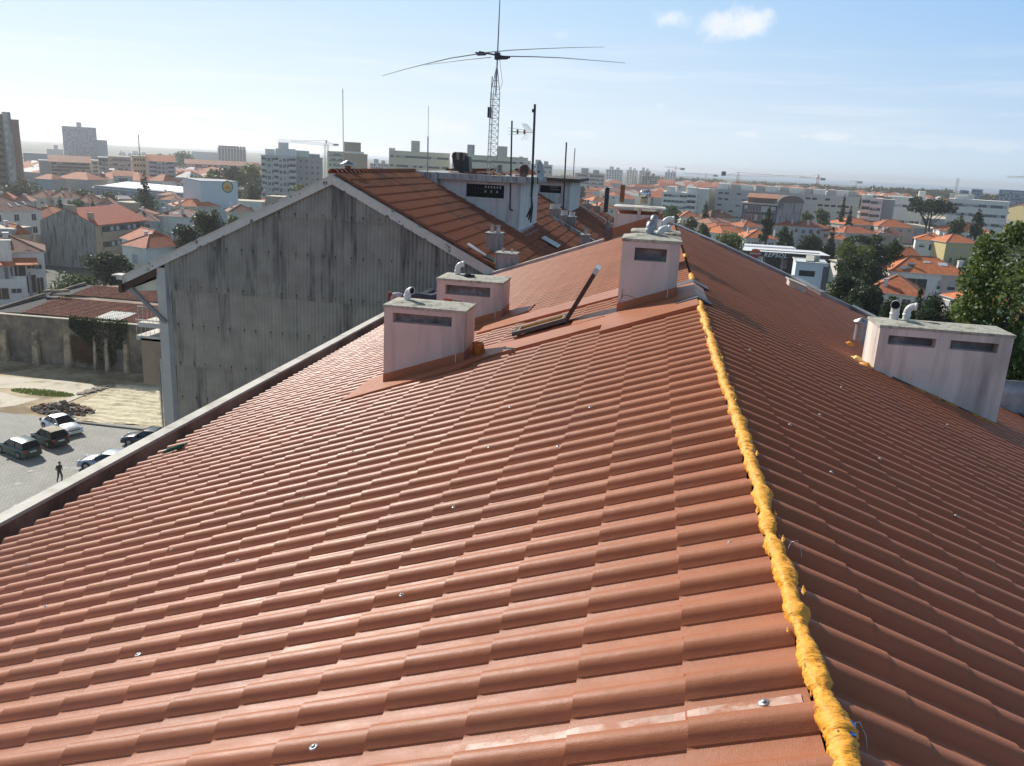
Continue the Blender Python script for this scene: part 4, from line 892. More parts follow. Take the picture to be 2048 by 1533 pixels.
for k in range(3): mb.tube([(-.0,0,.0),(.02+k*.02,-.03,-.35),(-.14+k*.08,-.03,-.75-.1*k)], .035, 5)
mb.tube([(0,-.03,0),(.05,-.05,.6),(-.02,-.04,1.0)], .03, 5); mb.build('cable_bundle', M_black, t)
whip('slim black pole at the farther white box, its foot on the wall', (1126, 425), (1133, 285), 48.6, .045)
whip('thinnest aerial on the slab of the farther white box', (1146, 359), (1150, 297), 50.5, .03, M_steel)
q = Y((1079, 342), 32.5); t = thing('satellite_dish', 'round grey satellite dish behind the pole on the nearer white box', 'dish', tuple(q))
ax = Vector((.92, -.30, .12)).normalized()
mb = MB(); mb.lathe([(0,-.09),(.13,-.08),(.25,-.035),(.33,.02),(.345,.03),(.33,.035),(.25,-.015),(.13,-.055),(0,-.065)], (0,0,0), 26, axis=ax); o = mb.build('dish', mat('dish_grey', (.42,.43,.44), .5), t); o.scale = (1, 1, 1.12)
mb = MB(); mb.tube([(0,0,0),(-.06,.05,-.1),(-.06,.05,-.5)], .025, 6); mb.build('post', M_black, t)
# on the slab of box one: black hooded cowl, rubble of tiles, grey stack, rusty pot
q = Y((922, 345), 32.6); t = thing('hooded_flue', 'black hooded flue with a rust-stained rounded top on the nearer white box', 'flue', (q[0], 32.6, -.58)); t.scale = (.86, .86, .86)
mb = MB(); mb.hexa([(-.24,-.22,.0),(.32,-.22,.0),(.32,.22,.0),(-.24,.22,.0),(-.36,-.3,.60),(.22,-.3,.56),(.22,.3,.56),(-.36,.3,.60)]); mb.build('throat', M_black, t)
mb = MB(); n = 7; P = []
prof = [(-.36,.60),(-.40,.74),(-.36,.88),(-.24,.93),(.12,.93),(.22,.88),(.22,.565)]
mb.prism([(x, -.3, z) for x, z in prof], (0,-.3,0), (0,.3,0)); mb.build('hood', mat('soot_streaked_tin', (.30,.26,.18), .7, var=.2, nscale=6, dirt=(.02,.018,.016), dscale=3, dthr=(.42,.55), streak=True), t)
mb = MB(); mb.hexa([(.14,-.31,.02),(.48,-.31,.02),(.48,.31,.02),(.14,.31,.02),(.223,-.31,.80),(.40,-.31,.74),(.40,.31,.74),(.223,.31,.80)]); mb.build('back_cover', M_black, t)
q = Y((1000, 345), 32.5); t = thing('ribbed_stack', 'small ribbed grey clay stack behind the lattice mast foot', 'flue', (Y((998,350),33.)[0], 33., -.58))
mb = MB(); mb.lathe([(.10,0),(.15,.12),(.10,.17),(.13,.2),(.09,.25),(.13,.28),(.09,.32),(.13,.36),(.10,.40),(0,.4)], n=14); mb.build('stack', M_grey, t)
t = thing('rusty_pot', 'rusty dark barrel-shaped pot by the foot of the tall black pole', 'flue', (Y((1047,348),31.9)[0], 31.9, -.58))
mb = MB(); mb.lathe([(.12,0),(.20,.22),(.19,.38),(.12,.46),(0,.46)], n=14); mb.build('pot', mat('charred_clay', (.10,.06,.045), .8, dirt=(.3,.2,.12), dscale=4), t)
t = thing('tile_rubble', 'loose broken roof tiles lying on the slab of the nearer white box', 'rubble', (-6.6, 32.2, -.575))
for i in range(34):
    x = random.uniform(-1.6, 1.5); mb = MB(); a = random.uniform(0, 3); w = random.uniform(.08,.2); h = .03
    mb.box(-w, w, -.1, .1, 0, h); mb.xf(Matrix.Translation((x, random.uniform(-.3,.4), random.uniform(.0,.05))) @ Matrix.Rotation(a, 4, 'Z') @ Matrix.Rotation(random.uniform(-.2,.3), 4, 'X')); mb.build('broken_tile', M_old if random.random() < .7 else M_grey, t)
# --------------------------------------- worker lying on the roof behind the chimneys
def figure(name, label, pts, edges, radii, loc, rz, m, sub=2):
    t = thing(name, label, 'person', loc, rz)
    me = bpy.data.meshes.new('body'); me.from_pydata(pts, edges, []); me.update(); o = link('body', me, t)
    me.materials.append(m)
    sk = o.modifiers.new('skin', 'SKIN'); sk.use_smooth_shade = True
    for i, r in enumerate(radii): v = me.skin_vertices[0].data[i]; v.radius = (r, r) if not isinstance(r, tuple) else r; v.use_root = (i == 0)
    s_ = o.modifiers.new('sub', 'SUBSURF'); s_.levels = sub; s_.render_levels = sub
    return t, o
q = L((830, 600), .12)
M_jean = mat('blue_denim', (.05,.065,.10), .9, var=.2, nscale=20, bump=.004, bscale=60)
M_skin = mat('skin', (.42,.23,.15), .6); M_shirt = mat('dark_shirt', (.05,.055,.06), .9, bump=.004, bscale=40)
pts = [(0,0,.06),(.18,0,.13),(.40,0,.21),(.52,0,.27),(.60,0,.31),(-.08,.10,.05),(-.45,.13,.06),(-.82,.10,.04),(-.08,-.10,.06),(-.42,-.13,.12),(-.80,-.15,.08),(.42,.20,.19),(.62,.30,.17),(.84,.24,.22),(.42,-.20,.19),(.62,-.30,.17),(.84,-.22,.22)]
ed = [(0,1),(1,2),(2,3),(3,4),(0,5),(5,6),(6,7),(0,8),(8,9),(9,10),(2,11),(11,12),(12,13),(2,14),(14,15),(15,16)]
ra = [.14,.135,.15,.06,.055,.09,.065,.045,.09,.065,.045,.065,.045,.035,.065,.045,.035]
t, o = figure('person', 'worker lying on the roof, jeans and one light trainer showing behind the left chimneys', pts, ed, ra, (-4.75, 18.0, -3.20), R_(3), M_jean)
mb = MB(); mb.lathe([(0,-.13),(.06,-.12),(.09,-.05),(.095,.02),(.075,.09),(.03,.125),(0,.13)], (.74,0,.37), 16); o = mb.build('head', M_skin, t)
mb = MB(); mb.lathe([(.0985,-.0),(.101,.05),(.08,.105),(.03,.14),(0,.145)], (.735,0,.372), 16); mb.build('hair', M_black, t)
for yy, zz in ((-.155,.085),):
    mb = MB(); mb.tube([(-.76,yy,zz),(-.86,yy,zz+.01),(-.95,yy,zz+.0),(-1.0,yy,zz-.10),(-1.0,yy,zz-.20)], [.05,.06,.062,.055,.04], 12); mb.build('trainer', mat('grey_trainer', (.35,.36,.40), .7, var=.3, nscale=30, dirt=(.7,.7,.7), dscale=22, dthr=(.55,.6)), t)
    mb = MB(); mb.tube([(-1.045,yy,zz+.065),(-1.052,yy,zz-.02),(-1.05,yy,zz-.14),(-1.04,yy,zz-.25)], [.045,.058,.056,.045], 12); mb.build('shoe_sole', mat('red_brown_sole', (.20,.05,.035), .7), t)
mb = MB(); mb.tube([(-.78,.10,.04),(-.92,.10,.03),(-.98,.10,-.04),(-.99,.10,-.14)], [.05,.06,.055,.04], 12); mb.build('trainer', MATS['grey_trainer'], t)
# ================================================================ ground, yard and street level
def polyobj(pts, z, name, m, kind='structure'):
    mb = MB(); v = [(p[0], p[1], z) for p in pts]
    a = sum((v[i][0]*v[(i+1) % len(v)][1]-v[(i+1) % len(v)][0]*v[i][1]) for i in range(len(v)))
    if a < 0: v = v[::-1]
    mb.add(v, [tuple(range(len(v)))]); return tag(mb.build(name, m), kind=kind)
M_town = mat('town_ground', (.16,.15,.13), .95, var=.3, nscale=.05, dirt=(.07,.09,.045), dscale=.03, dthr=(.42,.6))
polyobj([(-9000,-300),(6000,-300),(6000,3600),(-9000,3600)], GZ-.03, 'ground', M_town)
M_sea = mat('sea', (.10,.16,.22), .3, var=.1, nscale=.01)
polyobj([(-12000,3600),(9000,3600),(9000,12000),(-12000,12000)], GZ-.03, 'sea', M_sea)
GY = [G((165,848)), G((325,856))]
ykerb = 64.3
# stone-paved car park
def pavemat():
    m, t, b = newmat('stone_paving'); n = t.nodes.new; k = t.links.new
    co = n('ShaderNodeTexCoord'); br = n('ShaderNodeTexBrick'); br.inputs['Scale'].default_value = 2.6; br.inputs['Mortar Size'].default_value = .035
    br.inputs['Color1'].default_value = (.33,.32,.28,1); br.inputs['Color2'].default_value = (.39,.375,.33,1); br.inputs['Mortar'].default_value = (.20,.19,.16,1); br.inputs['Brick Width'].default_value = .8; br.inputs['Row Height'].default_value = .7
    k(co.outputs['Object'], br.inputs['Vector']); no = n('ShaderNodeTexNoise'); no.inputs['Scale'].default_value = .5; no.inputs['Detail'].default_value = 8; k(co.outputs['Object'], no.inputs['Vector'])
    mr = n('ShaderNodeMapRange'); mr.inputs[3].default_value = .8; mr.inputs[4].default_value = 1.2; k(no.outputs['Fac'], mr.inputs[0])
    mm = n('ShaderNodeVectorMath'); mm.operation = 'SCALE'; k(br.outputs['Color'], mm.inputs[0]); k(mr.outputs[0], mm.inputs['Scale']); k(mm.outputs[0], b.inputs['Base Color'])
    bp = n('ShaderNodeBump'); bp.inputs['Distance'].default_value = .02; k(br.outputs['Fac'], bp.inputs['Height']); bp.invert = True; k(bp.outputs[0], b.inputs['Normal']); b.inputs['Roughness'].default_value = .85; return m
polyobj([(-75,ykerb),(-20,ykerb+1.6),(-10,10),(-75,10)], GZ+.002, 'car_park', pavemat())
M_earth = mat('pale_earth', (.50,.41,.26), .95, var=.2, nscale=.5, bump=.03, bscale=6, dirt=(.24,.17,.09), dscale=.28, dthr=(.45,.62))
polyobj([(-130,ykerb-16),(-60,ykerb-8),(-58,ykerb),(-20,ykerb+1.6),(-20,90),(-130,90)], GZ-.008, 'earth', M_earth)
M_conc = mat('bleached_concrete', (.62,.56,.43), .9, var=.08, nscale=1, dirt=(.33,.27,.17), dscale=.5, dthr=(.52,.68), bump=.01, bscale=8)
polyobj([tuple(G(p)[:2]) for p in [(-60,748),(60,757),(130,762),(200,772),(225,768),(150,790),(60,778),(-60,776)]], GZ+.004, 'concrete_slab', M_conc)
polyobj([tuple(G(p)[:2]) for p in [(-60,782),(0,784),(40,795),(80,798),(30,812),(-60,822)]], GZ+.004, 'concrete_slab', M_conc)
polyobj([tuple(G(p)[:2]) for p in [(95,812),(165,787),(172,790),(130,808),(100,818)]], GZ+.05, 'concrete_step', M_conc)
# raked sand bed
M_sand = mat('raked_sand', (.70,.62,.42), .95, var=.1, nscale=1.5, dirt=(.42,.35,.2), dscale=.8, dthr=(.5,.7))
mb = MB(); c = [G(p) for p in [(232,768),(320,770),(326,853),(168,846),(125,826)]]
xs = np.linspace(-64,-38,150); ys = np.linspace(ykerb+.6,77,90)
poly = [(p[0], p[1]) for p in c]
def inside(x, y, P):
    r = False; j = len(P)-1
    for i in range(len(P)):
        if (P[i][1] > y) != (P[j][1] > y) and x < (P[j][0]-P[i][0])*(y-P[i][1])/(P[j][1]-P[i][1])+P[i][0]: r = not r
        j = i
    return r
vs = []; idx = {}
for j, yv in enumerate(ys):
    for i, xv in enumerate(xs):
        if inside(xv, yv, poly):
            idx[(i, j)] = len(vs); vs.append((xv, yv, GZ+.03+.05*math.sin(yv*5.2+.8*math.sin(xv*1.9)+1.5*math.sin(xv*.31+yv))+random.uniform(0,.03)))
fs = [(idx[(i,j)], idx[(i+1,j)], idx[(i+1,j+1)], idx[(i,j+1)]) for (i, j) in idx if (i+1,j) in idx and (i,j+1) in idx and (i+1,j+1) in idx]
mb.add(vs, fs, 0, False); tag(mb.build('sand', M_sand), kind='structure')
mb = MB(); kx0 = G((165,849))[0]; mb.box(kx0-1, -22, ykerb-.1, ykerb+.12, GZ, GZ+.13); tag(mb.build('kerb', mat('kerb_stone', (.22,.20,.17), .9)), kind='structure')
# grass patch, weeds, rubble heap
q = G((85,786)); mb = MB()
for i in range(1600):
    a = random.uniform(0, 6.28); r = random.random()**.5; x = q[0]+3.6*r*math.cos(a); y = q[1]+1.0*r*math.sin(a); h = random.uniform(.05,.16); w = .05
    mb.add([(x-w,y,GZ),(x+w,y+random.uniform(-.05,.05),GZ),(x+random.uniform(-.06,.06),y,GZ+h)], [(0,1,2)])
tag(mb.build('grass', leafmat('grass_blades', (.07,.13,.02), (.16,.20,.05))), 'short green grass patch in the bare yard', 'grass', kind='stuff')
t = thing('rubble_heap', 'heap of broken stones and tiles behind the white saloon car', 'rubble', tuple(G((128,822))))
M_rub = mat('rubble_stone', (.24,.20,.16), .95, var=.5, nscale=3, hue2=(.42,.36,.28)); M_rub2 = mat('rubble_brick', (.22,.10,.05), .9, var=.3, nscale=3)
for k, (mm, nm) in enumerate(((M_rub, 'broken_stones'), (M_rub2, 'broken_bricks'))):
    mb = MB()
    for i in range(420 if k == 0 else 160):
        a = random.uniform(0, 6.28); r = random.random()**.6; x = 3.2*r*math.cos(a); y = 1.5*r*math.sin(a); z = 1.0*(1-r)**.8*random.random()+.02; s_ = random.uniform(.07,.22)
        m_ = MB(); m_.box(-s_, s_, -s_*.7, s_*.7, -s_*.3, s_*.3); m_.xf(Matrix.Translation((x,y,z)) @ Matrix.Rotation(random.uniform(0,6), 4, 'Z') @ Matrix.Rotation(random.uniform(-.8,.8), 4, 'X')); mb.add(m_.v, m_.f)
    mb.build(nm, mm, t)['kind'] = 'stuff'
mb = MB()
for i in range(260):
    u_ = random.random(); p = G((160+65*u_+random.gauss(0,4), 790-19*u_+random.gauss(0,1.6))); s_ = random.uniform(.05,.16)
    m_ = MB(); m_.box(-s_, s_, -s_, s_, 0, s_); m_.xf(Matrix.Translation((p[0],p[1],GZ)) @ Matrix.Rotation(random.uniform(0,6), 4, 'Z')); mb.add(m_.v, m_.f)
tag(mb.build('scattered_stones', M_rub), 'loose stones strewn along the edge of the raked sand', 'stones', kind='stuff')
M_stain = mat('oil_stain', (.10,.095,.085), .6, var=.2)
for i in range(9):
    q_ = G((random.uniform(10,230), random.uniform(905,985))); r_ = random.uniform(.2,.5); polyobj([(q_[0]+r_*random.uniform(.7,1.2)*math.cos(a_*.628), q_[1]+r_*.8*random.uniform(.7,1.2)*math.sin(a_*.628)) for a_ in range(10)], GZ+.007+i*.0015, 'oil_stain', M_stain)
# ---------------------------------------------------------------- old stone wall with buttresses, and the sheds behind it
M_old_wall = mat('rough_old_wall', (.29,.23,.16), .95, var=.25, nscale=1.2, bump=.06, bscale=4, dirt=(.14,.115,.09), dscale=.35, dthr=(.42,.62))
M_butt = mat('worn_buttress', (.50,.38,.24), .95, var=.2, nscale=1.5, bump=.03, bscale=6, dirt=(.16,.13,.1), dscale=.8, dthr=(.45,.65))
wy = 81.6; x0w, x1w = -84, -50
def wtop(px): return Y(px, wy)[2]
zt0 = wtop((0,630)); zt1 = wtop((300,652))
t = thing('yard_wall', 'high weathered stone wall with buttresses behind the bare yard', 'wall', (-65, wy, GZ))
n = 60; m_ = 12; vs = []
for i in range(n+1):
    for j in range(m_+1):
        x = x0w+(x1w-x0w)*i/n; zt_ = zt0+(zt1-zt0)*(x-x0w)/(x1w-x0w); vs.append((x, wy+random.uniform(-.05,.05), GZ+(zt_-GZ)*j/m_))
mb = MB(); mb.add(vs, [(i*(m_+1)+j, (i+1)*(m_+1)+j, (i+1)*(m_+1)+j+1, i*(m_+1)+j+1) for i in range(n) for j in range(m_)]); wpart(mb, 'stone_face', M_old_wall, t)
mb = MB(); mb.hexa([(x0w,wy+.06,GZ),(x1w,wy+.06,GZ),(x1w,wy+.6,GZ),(x0w,wy+.6,GZ),(x0w,wy+.06,zt0-.02),(x1w,wy+.06,zt1-.02),(x1w,wy+.6,zt1-.02),(x0w,wy+.6,zt0-.02)]); wpart(mb, 'core', M_old_wall, t)
mb = MB(); mb.hexa([(x0w,wy-.14,zt0),(x1w,wy-.14,zt1),(x1w,wy+.65,zt1),(x0w,wy+.65,zt0),(x0w,wy-.14,zt0+.09),(x1w,wy-.14,zt1+.09),(x1w,wy+.65,zt1+.09),(x0w,wy+.65,zt0+.09)]); wpart(mb, 'coping', M_conc, t)
for px, pt, pb, w in ((5,665,725,.9),(68,665,730,.8),(133,672,733,.9),(212,680,738,.45),(188,675,735,.35),(250,683,741,.5)):
    a = Y((px, pt), wy-.3); mb = MB(); mb.hexa([(a[0]-w*.5,wy-.62,GZ),(a[0]+w*.5,wy-.62,GZ),(a[0]+w*.5,wy-.08,GZ),(a[0]-w*.5,wy-.08,GZ),(a[0]-w*.4,wy-.35,a[2]),(a[0]+w*.4,wy-.35,a[2]),(a[0]+w*.4,wy-.08,a[2]+.3),(a[0]-w*.4,wy-.08,a[2]+.3)]); wpart(mb, 'buttress', M_butt, t)
# ivy
t = thing('ivy', 'dark ivy hanging over the middle of the stone wall', 'ivy', tuple(Y((200,700), wy-.4)))
mb = MB()
for i in range(9000):
    px = random.uniform(138, 254); f = (px-138)/116
    top = 634+8*f+random.gauss(0,2); bot = 690+45*max(0, math.sin((px-176)/80*3.14)) if px > 176 else 655+35*f*3
    if px > 232: bot = 700
    py = top+(bot-top)*random.random()**1.25
    if 205 < px < 214 and py > 690 or 186 < px < 192 and py > 685: continue
    p = Y((px, py), wy-.12-random.random()*.55*(1-.6*(py-top)/(bot-top+1))); s_ = random.uniform(.07,.16)
    v = [Vector(p)+Vector((random.uniform(-s_,s_), random.uniform(-s_,s_)*.6, random.uniform(-s_,s_))) for _ in range(3)]; mb.add(v, [(0,1,2)])
o = wpart(mb, 'ivy_leaves', leafmat('ivy_leaf', (.010,.022,.008), (.045,.075,.02)), t); o['kind'] = 'stuff'
mb = MB()
for i in range(1100):
    px = random.uniform(142, 190); py = random.uniform(668, 712)-(px-142)*-.3
    p = Y((px, py), wy-.1-random.random()*.12); mb.tube([p, Vector(p)+Vector((random.uniform(-.2,.2),0,-random.uniform(.2,.7)))], .02, 3, cap=False)
o = wpart(mb, 'dry_stems', mat('dry_stem', (.13,.065,.035), .9, var=.3), t); o['kind'] = 'stuff'
# tiled sheds
M_shed = tilemat('shed_tile', (.42,.185,.115), (.27,.115,.08), freq=0, lichen=(.42,.33,.28), lthr=(.69,.72), rough=.85)
def shed(label, pEL, pER, pRL, pRR, ye, run, skip=None, name='tiled_shed'):
    e0, e1 = Y(pEL, ye), Y(pER, ye); ze = (e0[2]+e1[2])/2; r0 = Y(pRL, ye+run); zr = r0[2]; r1 = Y(pRR, ye+run)
    xl = min(e0[0], r0[0]) if False else e0[0]; xr = e1[0]
    t = thing(name, label, 'shed', ((xl+xr)/2, ye, GZ)); tp = (zr-ze)/run; ncol = int((xr-xl)/.26); nrow = max(4, int(run/.42)); mb = MB(); c = run/nrow
    for i in range(nrow):
        y1_ = ye+run-i*c; 
        for j in range(ncol):
            x = xl+j*.26; zz = zr-tp*(i*c)+.05; li = .13+random.uniform(-.01,.02); P = []
            for dx, h in ((0,0),(.05,.0),(.08,.05),(.14,.065),(.20,.05),(.26,0)): P.append((dx, h))
            up_ = [(x+dx, y1_, zz+h) for dx, h in P]; lo = [(x+dx, y1_-c, zz-tp*c+h+li) for dx, h in P]; lp = [(x+dx, y1_-c, zz-tp*c+h+li-.13) for dx, h in P]
            mb.add(up_+lo, [(k+6, k+7, k+1, k) for k in range(5)], 0, True); mb.add(lo+lp, [(k+6, k+7, k+1, k) for k in range(5)], 0)
    o = wpart(mb, 'tile_field', M_shed, t); o['kind'] = 'stuff'
    mb = MB(); mb.prism([(xl, ye, GZ), (xl, ye+2*run, GZ), (xl, ye+2*run, ze-.05), (xl, ye+run, zr), (xl, ye, ze-.05)], (xl,0,0), (xr,0,0)); wpart(mb, 'wall', M_old_wall, t)
    for j in range(int((xr-xl)/.42)):
        mb = MB(); x = xl+j*.42; mb.tube([(x, ye+run, zr+.05), (x+.40, ye+run, zr+.04)], .10, 7); wpart(mb, 'ridge_tile', M_shed, t)
    return t, xl, xr, ze, zr, tp
t, xl, xr, ze, zr, tp = shed('long low shed with brown-red tiles directly behind the stone wall', (46,631), (312,648), (57,591), (310,600), wy+.55, 6.2)
M_tar = mat('tarred_roof', (.035,.032,.03), .9, var=.2)
mb = MB(); mb.hexa([(xl-4.2,wy+.5,ze-.25),(xl-.02,wy+.5,ze-.05),(xl-.02,wy+6.7,zr-.1),(xl-1.9,wy+6.7,zr-.1),(xl-4.2,wy+.5,ze-.1),(xl-.02,wy+.5,ze+.1),(xl-.02,wy+6.7,zr+.1),(xl-1.9,wy+6.7,zr+.1)]); wpart(mb, 'tarred_end', M_tar, t)
mb = MB(); mb.bar((xl-4.25,wy+.5,ze-.05), (xl-1.9,wy+6.7,zr+.35), .3, .3); mb2 = MB(); mb2.bar((xl-1.9,wy+6.6,zr+.7), (xl+1.2,wy+6.9,zr+.95), .5, .3); wpart(mb, 'end_coping', M_old_wall, t); wpart(mb2, 'end_coping', M_old_wall, t)
mb = MB()
x0 = Y((192,630), wy+1)[0]; yb0, yb1 = wy+.7, wy+3.4
for i in range(7):
    x = x0+i*.46; z0_ = ze+tp*(yb0-wy-.55)+.16; z1_ = ze+tp*(yb1-wy-.55)+.16
    mb = MB(); mb.hexa([(x,yb0,z0_),(x+.43,yb0,z0_),(x+.83,yb1,z1_),(x+.40,yb1,z1_),(x,yb0,z0_+.05),(x+.43,yb0,z0_+.05),(x+.83,yb1,z1_+.05),(x+.40,yb1,z1_+.05)]); wpart(mb, 'metal_sheet', mat('grey_green_sheet', (.20,.22,.20), .6), t)
t, xl, xr, ze, zr, tp = shed('second tiled shed roof behind the first, partly under the trees', (142,596), (315,602), (147,569), (312,577), wy+13.5, 5.0)
mb = MB(); mb.hexa([(xl-3.2,wy+13.5,ze-.3),(xl-.02,wy+13.5,ze),(xl-.02,wy+18.5,zr),(xl-1.6,wy+18.5,zr),(xl-3.2,wy+13.5,ze-.1),(xl-.02,wy+13.5,ze+.1),(xl-.02,wy+18.5,zr+.1),(xl-1.6,wy+18.5,zr+.1)]); wpart(mb, 'tarred_end', M_tar, t)
mb = MB(); mb.bar((xl-3.25,wy+13.5,ze-.1), (xl-1.5,wy+18.5,zr+.3), .3, .3); wpart(mb, 'end_coping', M_old_wall, t)
# ---------------------------------------------------------------- cars
M_glass = mat('car_glass', (.006,.007,.008), .10, spec=.5); M_tyre = mat('tyre', (.02,.02,.02), .9); M_rim = mat('wheel_rim', (.45,.45,.46), .35, metal=.7)
M_lamp = mat('headlamp', (.62,.64,.66), .15); M_tail = mat('tail_lamp', (.35,.015,.01), .2); M_plate = mat('number_plate', (.6,.6,.6), .5); M_trimb = mat('black_trim', (.02,.02,.022), .6)
def car(label, px, paint, kind, heading, Ln=4.5, Wd=1.78, Ht=1.43, roofm=None, group='cars parked in the yard', pos=None):
    p = G(px) if pos is None else np.array(pos); t = thing('parked_car', label, 'car', (p[0], p[1], GZ+.004), R_(heading), group)
    h = Ln/2; w = Wd/2
    if kind == 'saloon': prof = [(-h,.38),(-h+.03,.62),(-h+.12,.86),(-h+.75,.95),(-h+1.15,.97),(h-1.35,.93),(h-.75,.84),(h-.25,.70),(h-.03,.55),(h,.36)]; gh = [(-h+.78,.95),(-h+1.45,Ht-.03),(-h+1.9,Ht),(h-2.15,Ht-.01),(h-1.30,.93)]
    elif kind == 'hatch': prof = [(-h,.40),(-h+.02,.70),(-h+.08,.92),(-h+.4,.98),(h-1.15,.92),(h-.65,.85),(h-.2,.70),(h-.02,.52),(h,.36)]; gh = [(-h+.12,.95),(-h+.45,Ht-.06),(-h+.8,Ht),(h-1.75,Ht-.01),(h-1.05,.92)]
    else: prof = [(-h,.40),(-h+.02,.72),(-h+.06,.93),(-h+.3,.97),(h-1.3,.94),(h-.75,.86),(h-.22,.70),(h-.02,.52),(h,.36)]; gh = [(-h+.10,.95),(-h+.42,Ht-.07),(-h+.8,Ht),(h-2.05,Ht-.02),(h-1.22,.93)]
    # body: rounded across its width
    n = 7; vs = []; fs = []; secs = [(-1,.0),(-.97,.45),(-.93,.80),(-.80,.96),(-.4,1.0),(.4,1.0),(.80,.96),(.93,.80),(.97,.45),(1,.0)]
    m_ = len(secs)
    for x, z in prof:
        nar = 1-.13*max(0, (abs(x)-h+.55)/.55)**1.6
        for sy, sz in secs: vs.append((x, sy*w*nar, .24+(z-.24)*sz if sz > 0 else .24))
    for i in range(len(prof)-1):
        for j in range(m_-1): fs.append((i*m_+j, (i+1)*m_+j, (i+1)*m_+j+1, i*m_+j+1))
    fs += [tuple(range(m_)), tuple(reversed(range((len(prof)-1)*m_, len(prof)*m_)))]
    mb = MB(); mb.add(vs, fs, 0, True); b = mb.build('body', paint, t)
    # glasshouse
    wb, wt = w*.90, w*.70; vs = []
    for x, z in gh:
        f = (z-.93)/(Ht-.93); ww = wb+(wt-wb)*max(0, min(1, f)); vs += [(x, -ww, z-.012), (x, ww, z-.012)]
    k = len(gh); mb = MB(); mb.add(vs, [(2*i, 2*i+1, 2*i+3, 2*i+2) for i in range(k-1)]+[tuple(2*i for i in range(k)), tuple(reversed([2*i+1 for i in range(k)]))]); mb.build('windows', M_glass, t)
    mb = MB(); x0, x1 = gh[1][0], gh[3][0]; e = .02
    P = [(gh[1][0]-.02, gh[1][1]), (gh[2][0], gh[2][1]), (gh[3][0]+.05, gh[3][1]-.012)]
    vs = []
    for x, z in P:
        for sy in (-1, -.8, 0, .8, 1): vs.append((x, sy*(wt+.02), z+(.03 if abs(sy) == 0 else .018 if abs(sy) < 1 else -.015)))
    mb.add(vs, [(i*5+j, (i+1)*5+j, (i+1)*5+j+1, i*5+j+1) for i in range(2) for j in range(4)], 0, True); mb.build('roof', roofm or paint, t)
    mb = MB()
    for s_ in (-1, 1):
        mb.bar((gh[3][0]+.03, s_*(wt+.005), gh[3][1]-.02), (gh[4][0], s_*(wb+.0), gh[4][1]), .06, .05); mb.bar((gh[1][0], s_*(wt+.005), gh[1][1]-.02), (gh[0][0], s_*(wb+.0), gh[0][1]), .10, .05)
    o = mb.build('pillars', paint, t); o['kind'] = 'stuff'
    mid = (gh[1][0]+gh[3][0])/2
    for s_ in (-1, 1): mb = MB(); mb.bar((mid+.1, s_*(wt+.012), Ht-.03), (mid+.05, s_*(wb+.012), .95), .09, .03); mb.build('door_pillar', M_trimb, t)
    for sx, sy in ((-1,-1),(-1,1),(1,-1),(1,1)):
        xx = sx*(h-.82); mb = MB(); r = .315
        mb.lathe([(r*.62,-.10),(r*.95,-.10),(r,-.06),(r,.06),(r*.95,.10),(r*.62,.10)], (0,0,0), 20, axis=(0,1,0)); wv = mb.build('wheel', M_tyre, t); wv.location = (xx, sy*(w-.10), r)
        mb = MB(); mb.lathe([(0,-sy*-.105),(r*.15,sy*.105),(r*.62,sy*.09)], (0,0,0), 16, axis=(0,1,0))
        for q_ in range(5): a = q_*2*math.pi/5; mb.bar((0,sy*.108,0), (r*.6*math.cos(a),sy*.108,r*.6*math.sin(a)), .05, .02)
        mb.build('rim', M_rim, wv)
        mb = MB(); mb.lathe([(0,0),(r*1.18,0)], (xx, sy*(w*.985+.004), r+.02), 20, axis=(0,1,0)); mb.build('wheel_arch', M_trimb, t)
    for s_ in (-1, 1):
        mb = MB(); mb.box(h-.22, h-.045, s_*w*.70-.16, s_*w*.70+.16, .60, .71); mb.build('headlight', M_lamp, t)
        mb = MB(); mb.box(-h-.012, -h+.10, s_*w*.76-.11, s_*w*.76+.11, .66, .88); mb.build('tail_light', M_tail, t)
        mb = MB(); mb.box(gh[4][0]-.28, gh[4][0]-.12, s_*(w+.02)-.07, s_*(w+.02)+.07, .93, 1.05); mb.build('wing_mirror', paint, t)
        mb = MB(); mb.box(-.55, -.37, s_*(w*.965)-.01, s_*(w*.965)+.01, .78, .81); mb.box(.45, .63, s_*(w*.965)-.01, s_*(w*.965)+.01, .78, .81); o = mb.build('door_handles', M_trimb, t); o['kind'] = 'stuff'
    mb = MB(); mb.box(-h-.015, -h+.02, -.26, .26, .60, .71); mb.build('number_plate', M_plate, t); mb = MB(); mb.box(h-.02, h+.012, -.26, .26, .40, .50); mb.build('number_plate', M_plate, t)
    mb = MB(); mb.box(h-.05, h+.008, -.45, .45, .52, .62); mb.build('grille', M_trimb, t)
    return t
def paint(n, c, r=.25, metal=.0): return mat(n, c, r+.08, metal, var=.02, coat=.3)
P_sil = paint('silver_paint', (.58,.60,.64), .3, .5); P_blk = paint('black_paint', (.008,.008,.010), .2); P_grn = paint('dark_green_paint', (.005,.045,.032), .22); P_gry = paint('grey_paint_metal', (.16,.18,.20), .28, .4); P_nvy = paint('navy_paint', (.012,.016,.03), .2)
c0 = G((112,868)); c1 = G((83,892)); c2 = G((28,912))
car('silver saloon car parked nearest the rubble heap, nose towards the kerb', None, P_sil, 'saloon', -24, 4.55, 1.76, 1.42, pos=(c0[0]-.1, c0[1]+.9, 0))
car('small black hatchback with a cream fabric roof, seen from behind', None, P_blk, 'hatch', 158, 3.65, 1.64, 1.48, roofm=mat('cream_fabric', (.50,.43,.33), .9), pos=(c1[0]+.2, c1[1]+.8, 0))
car('dark green hatchback at the left edge, seen from behind', None, P_grn, 'estate', 160, 4.15, 1.70, 1.46, pos=(c2[0]+.0, c2[1]+.6, 0))
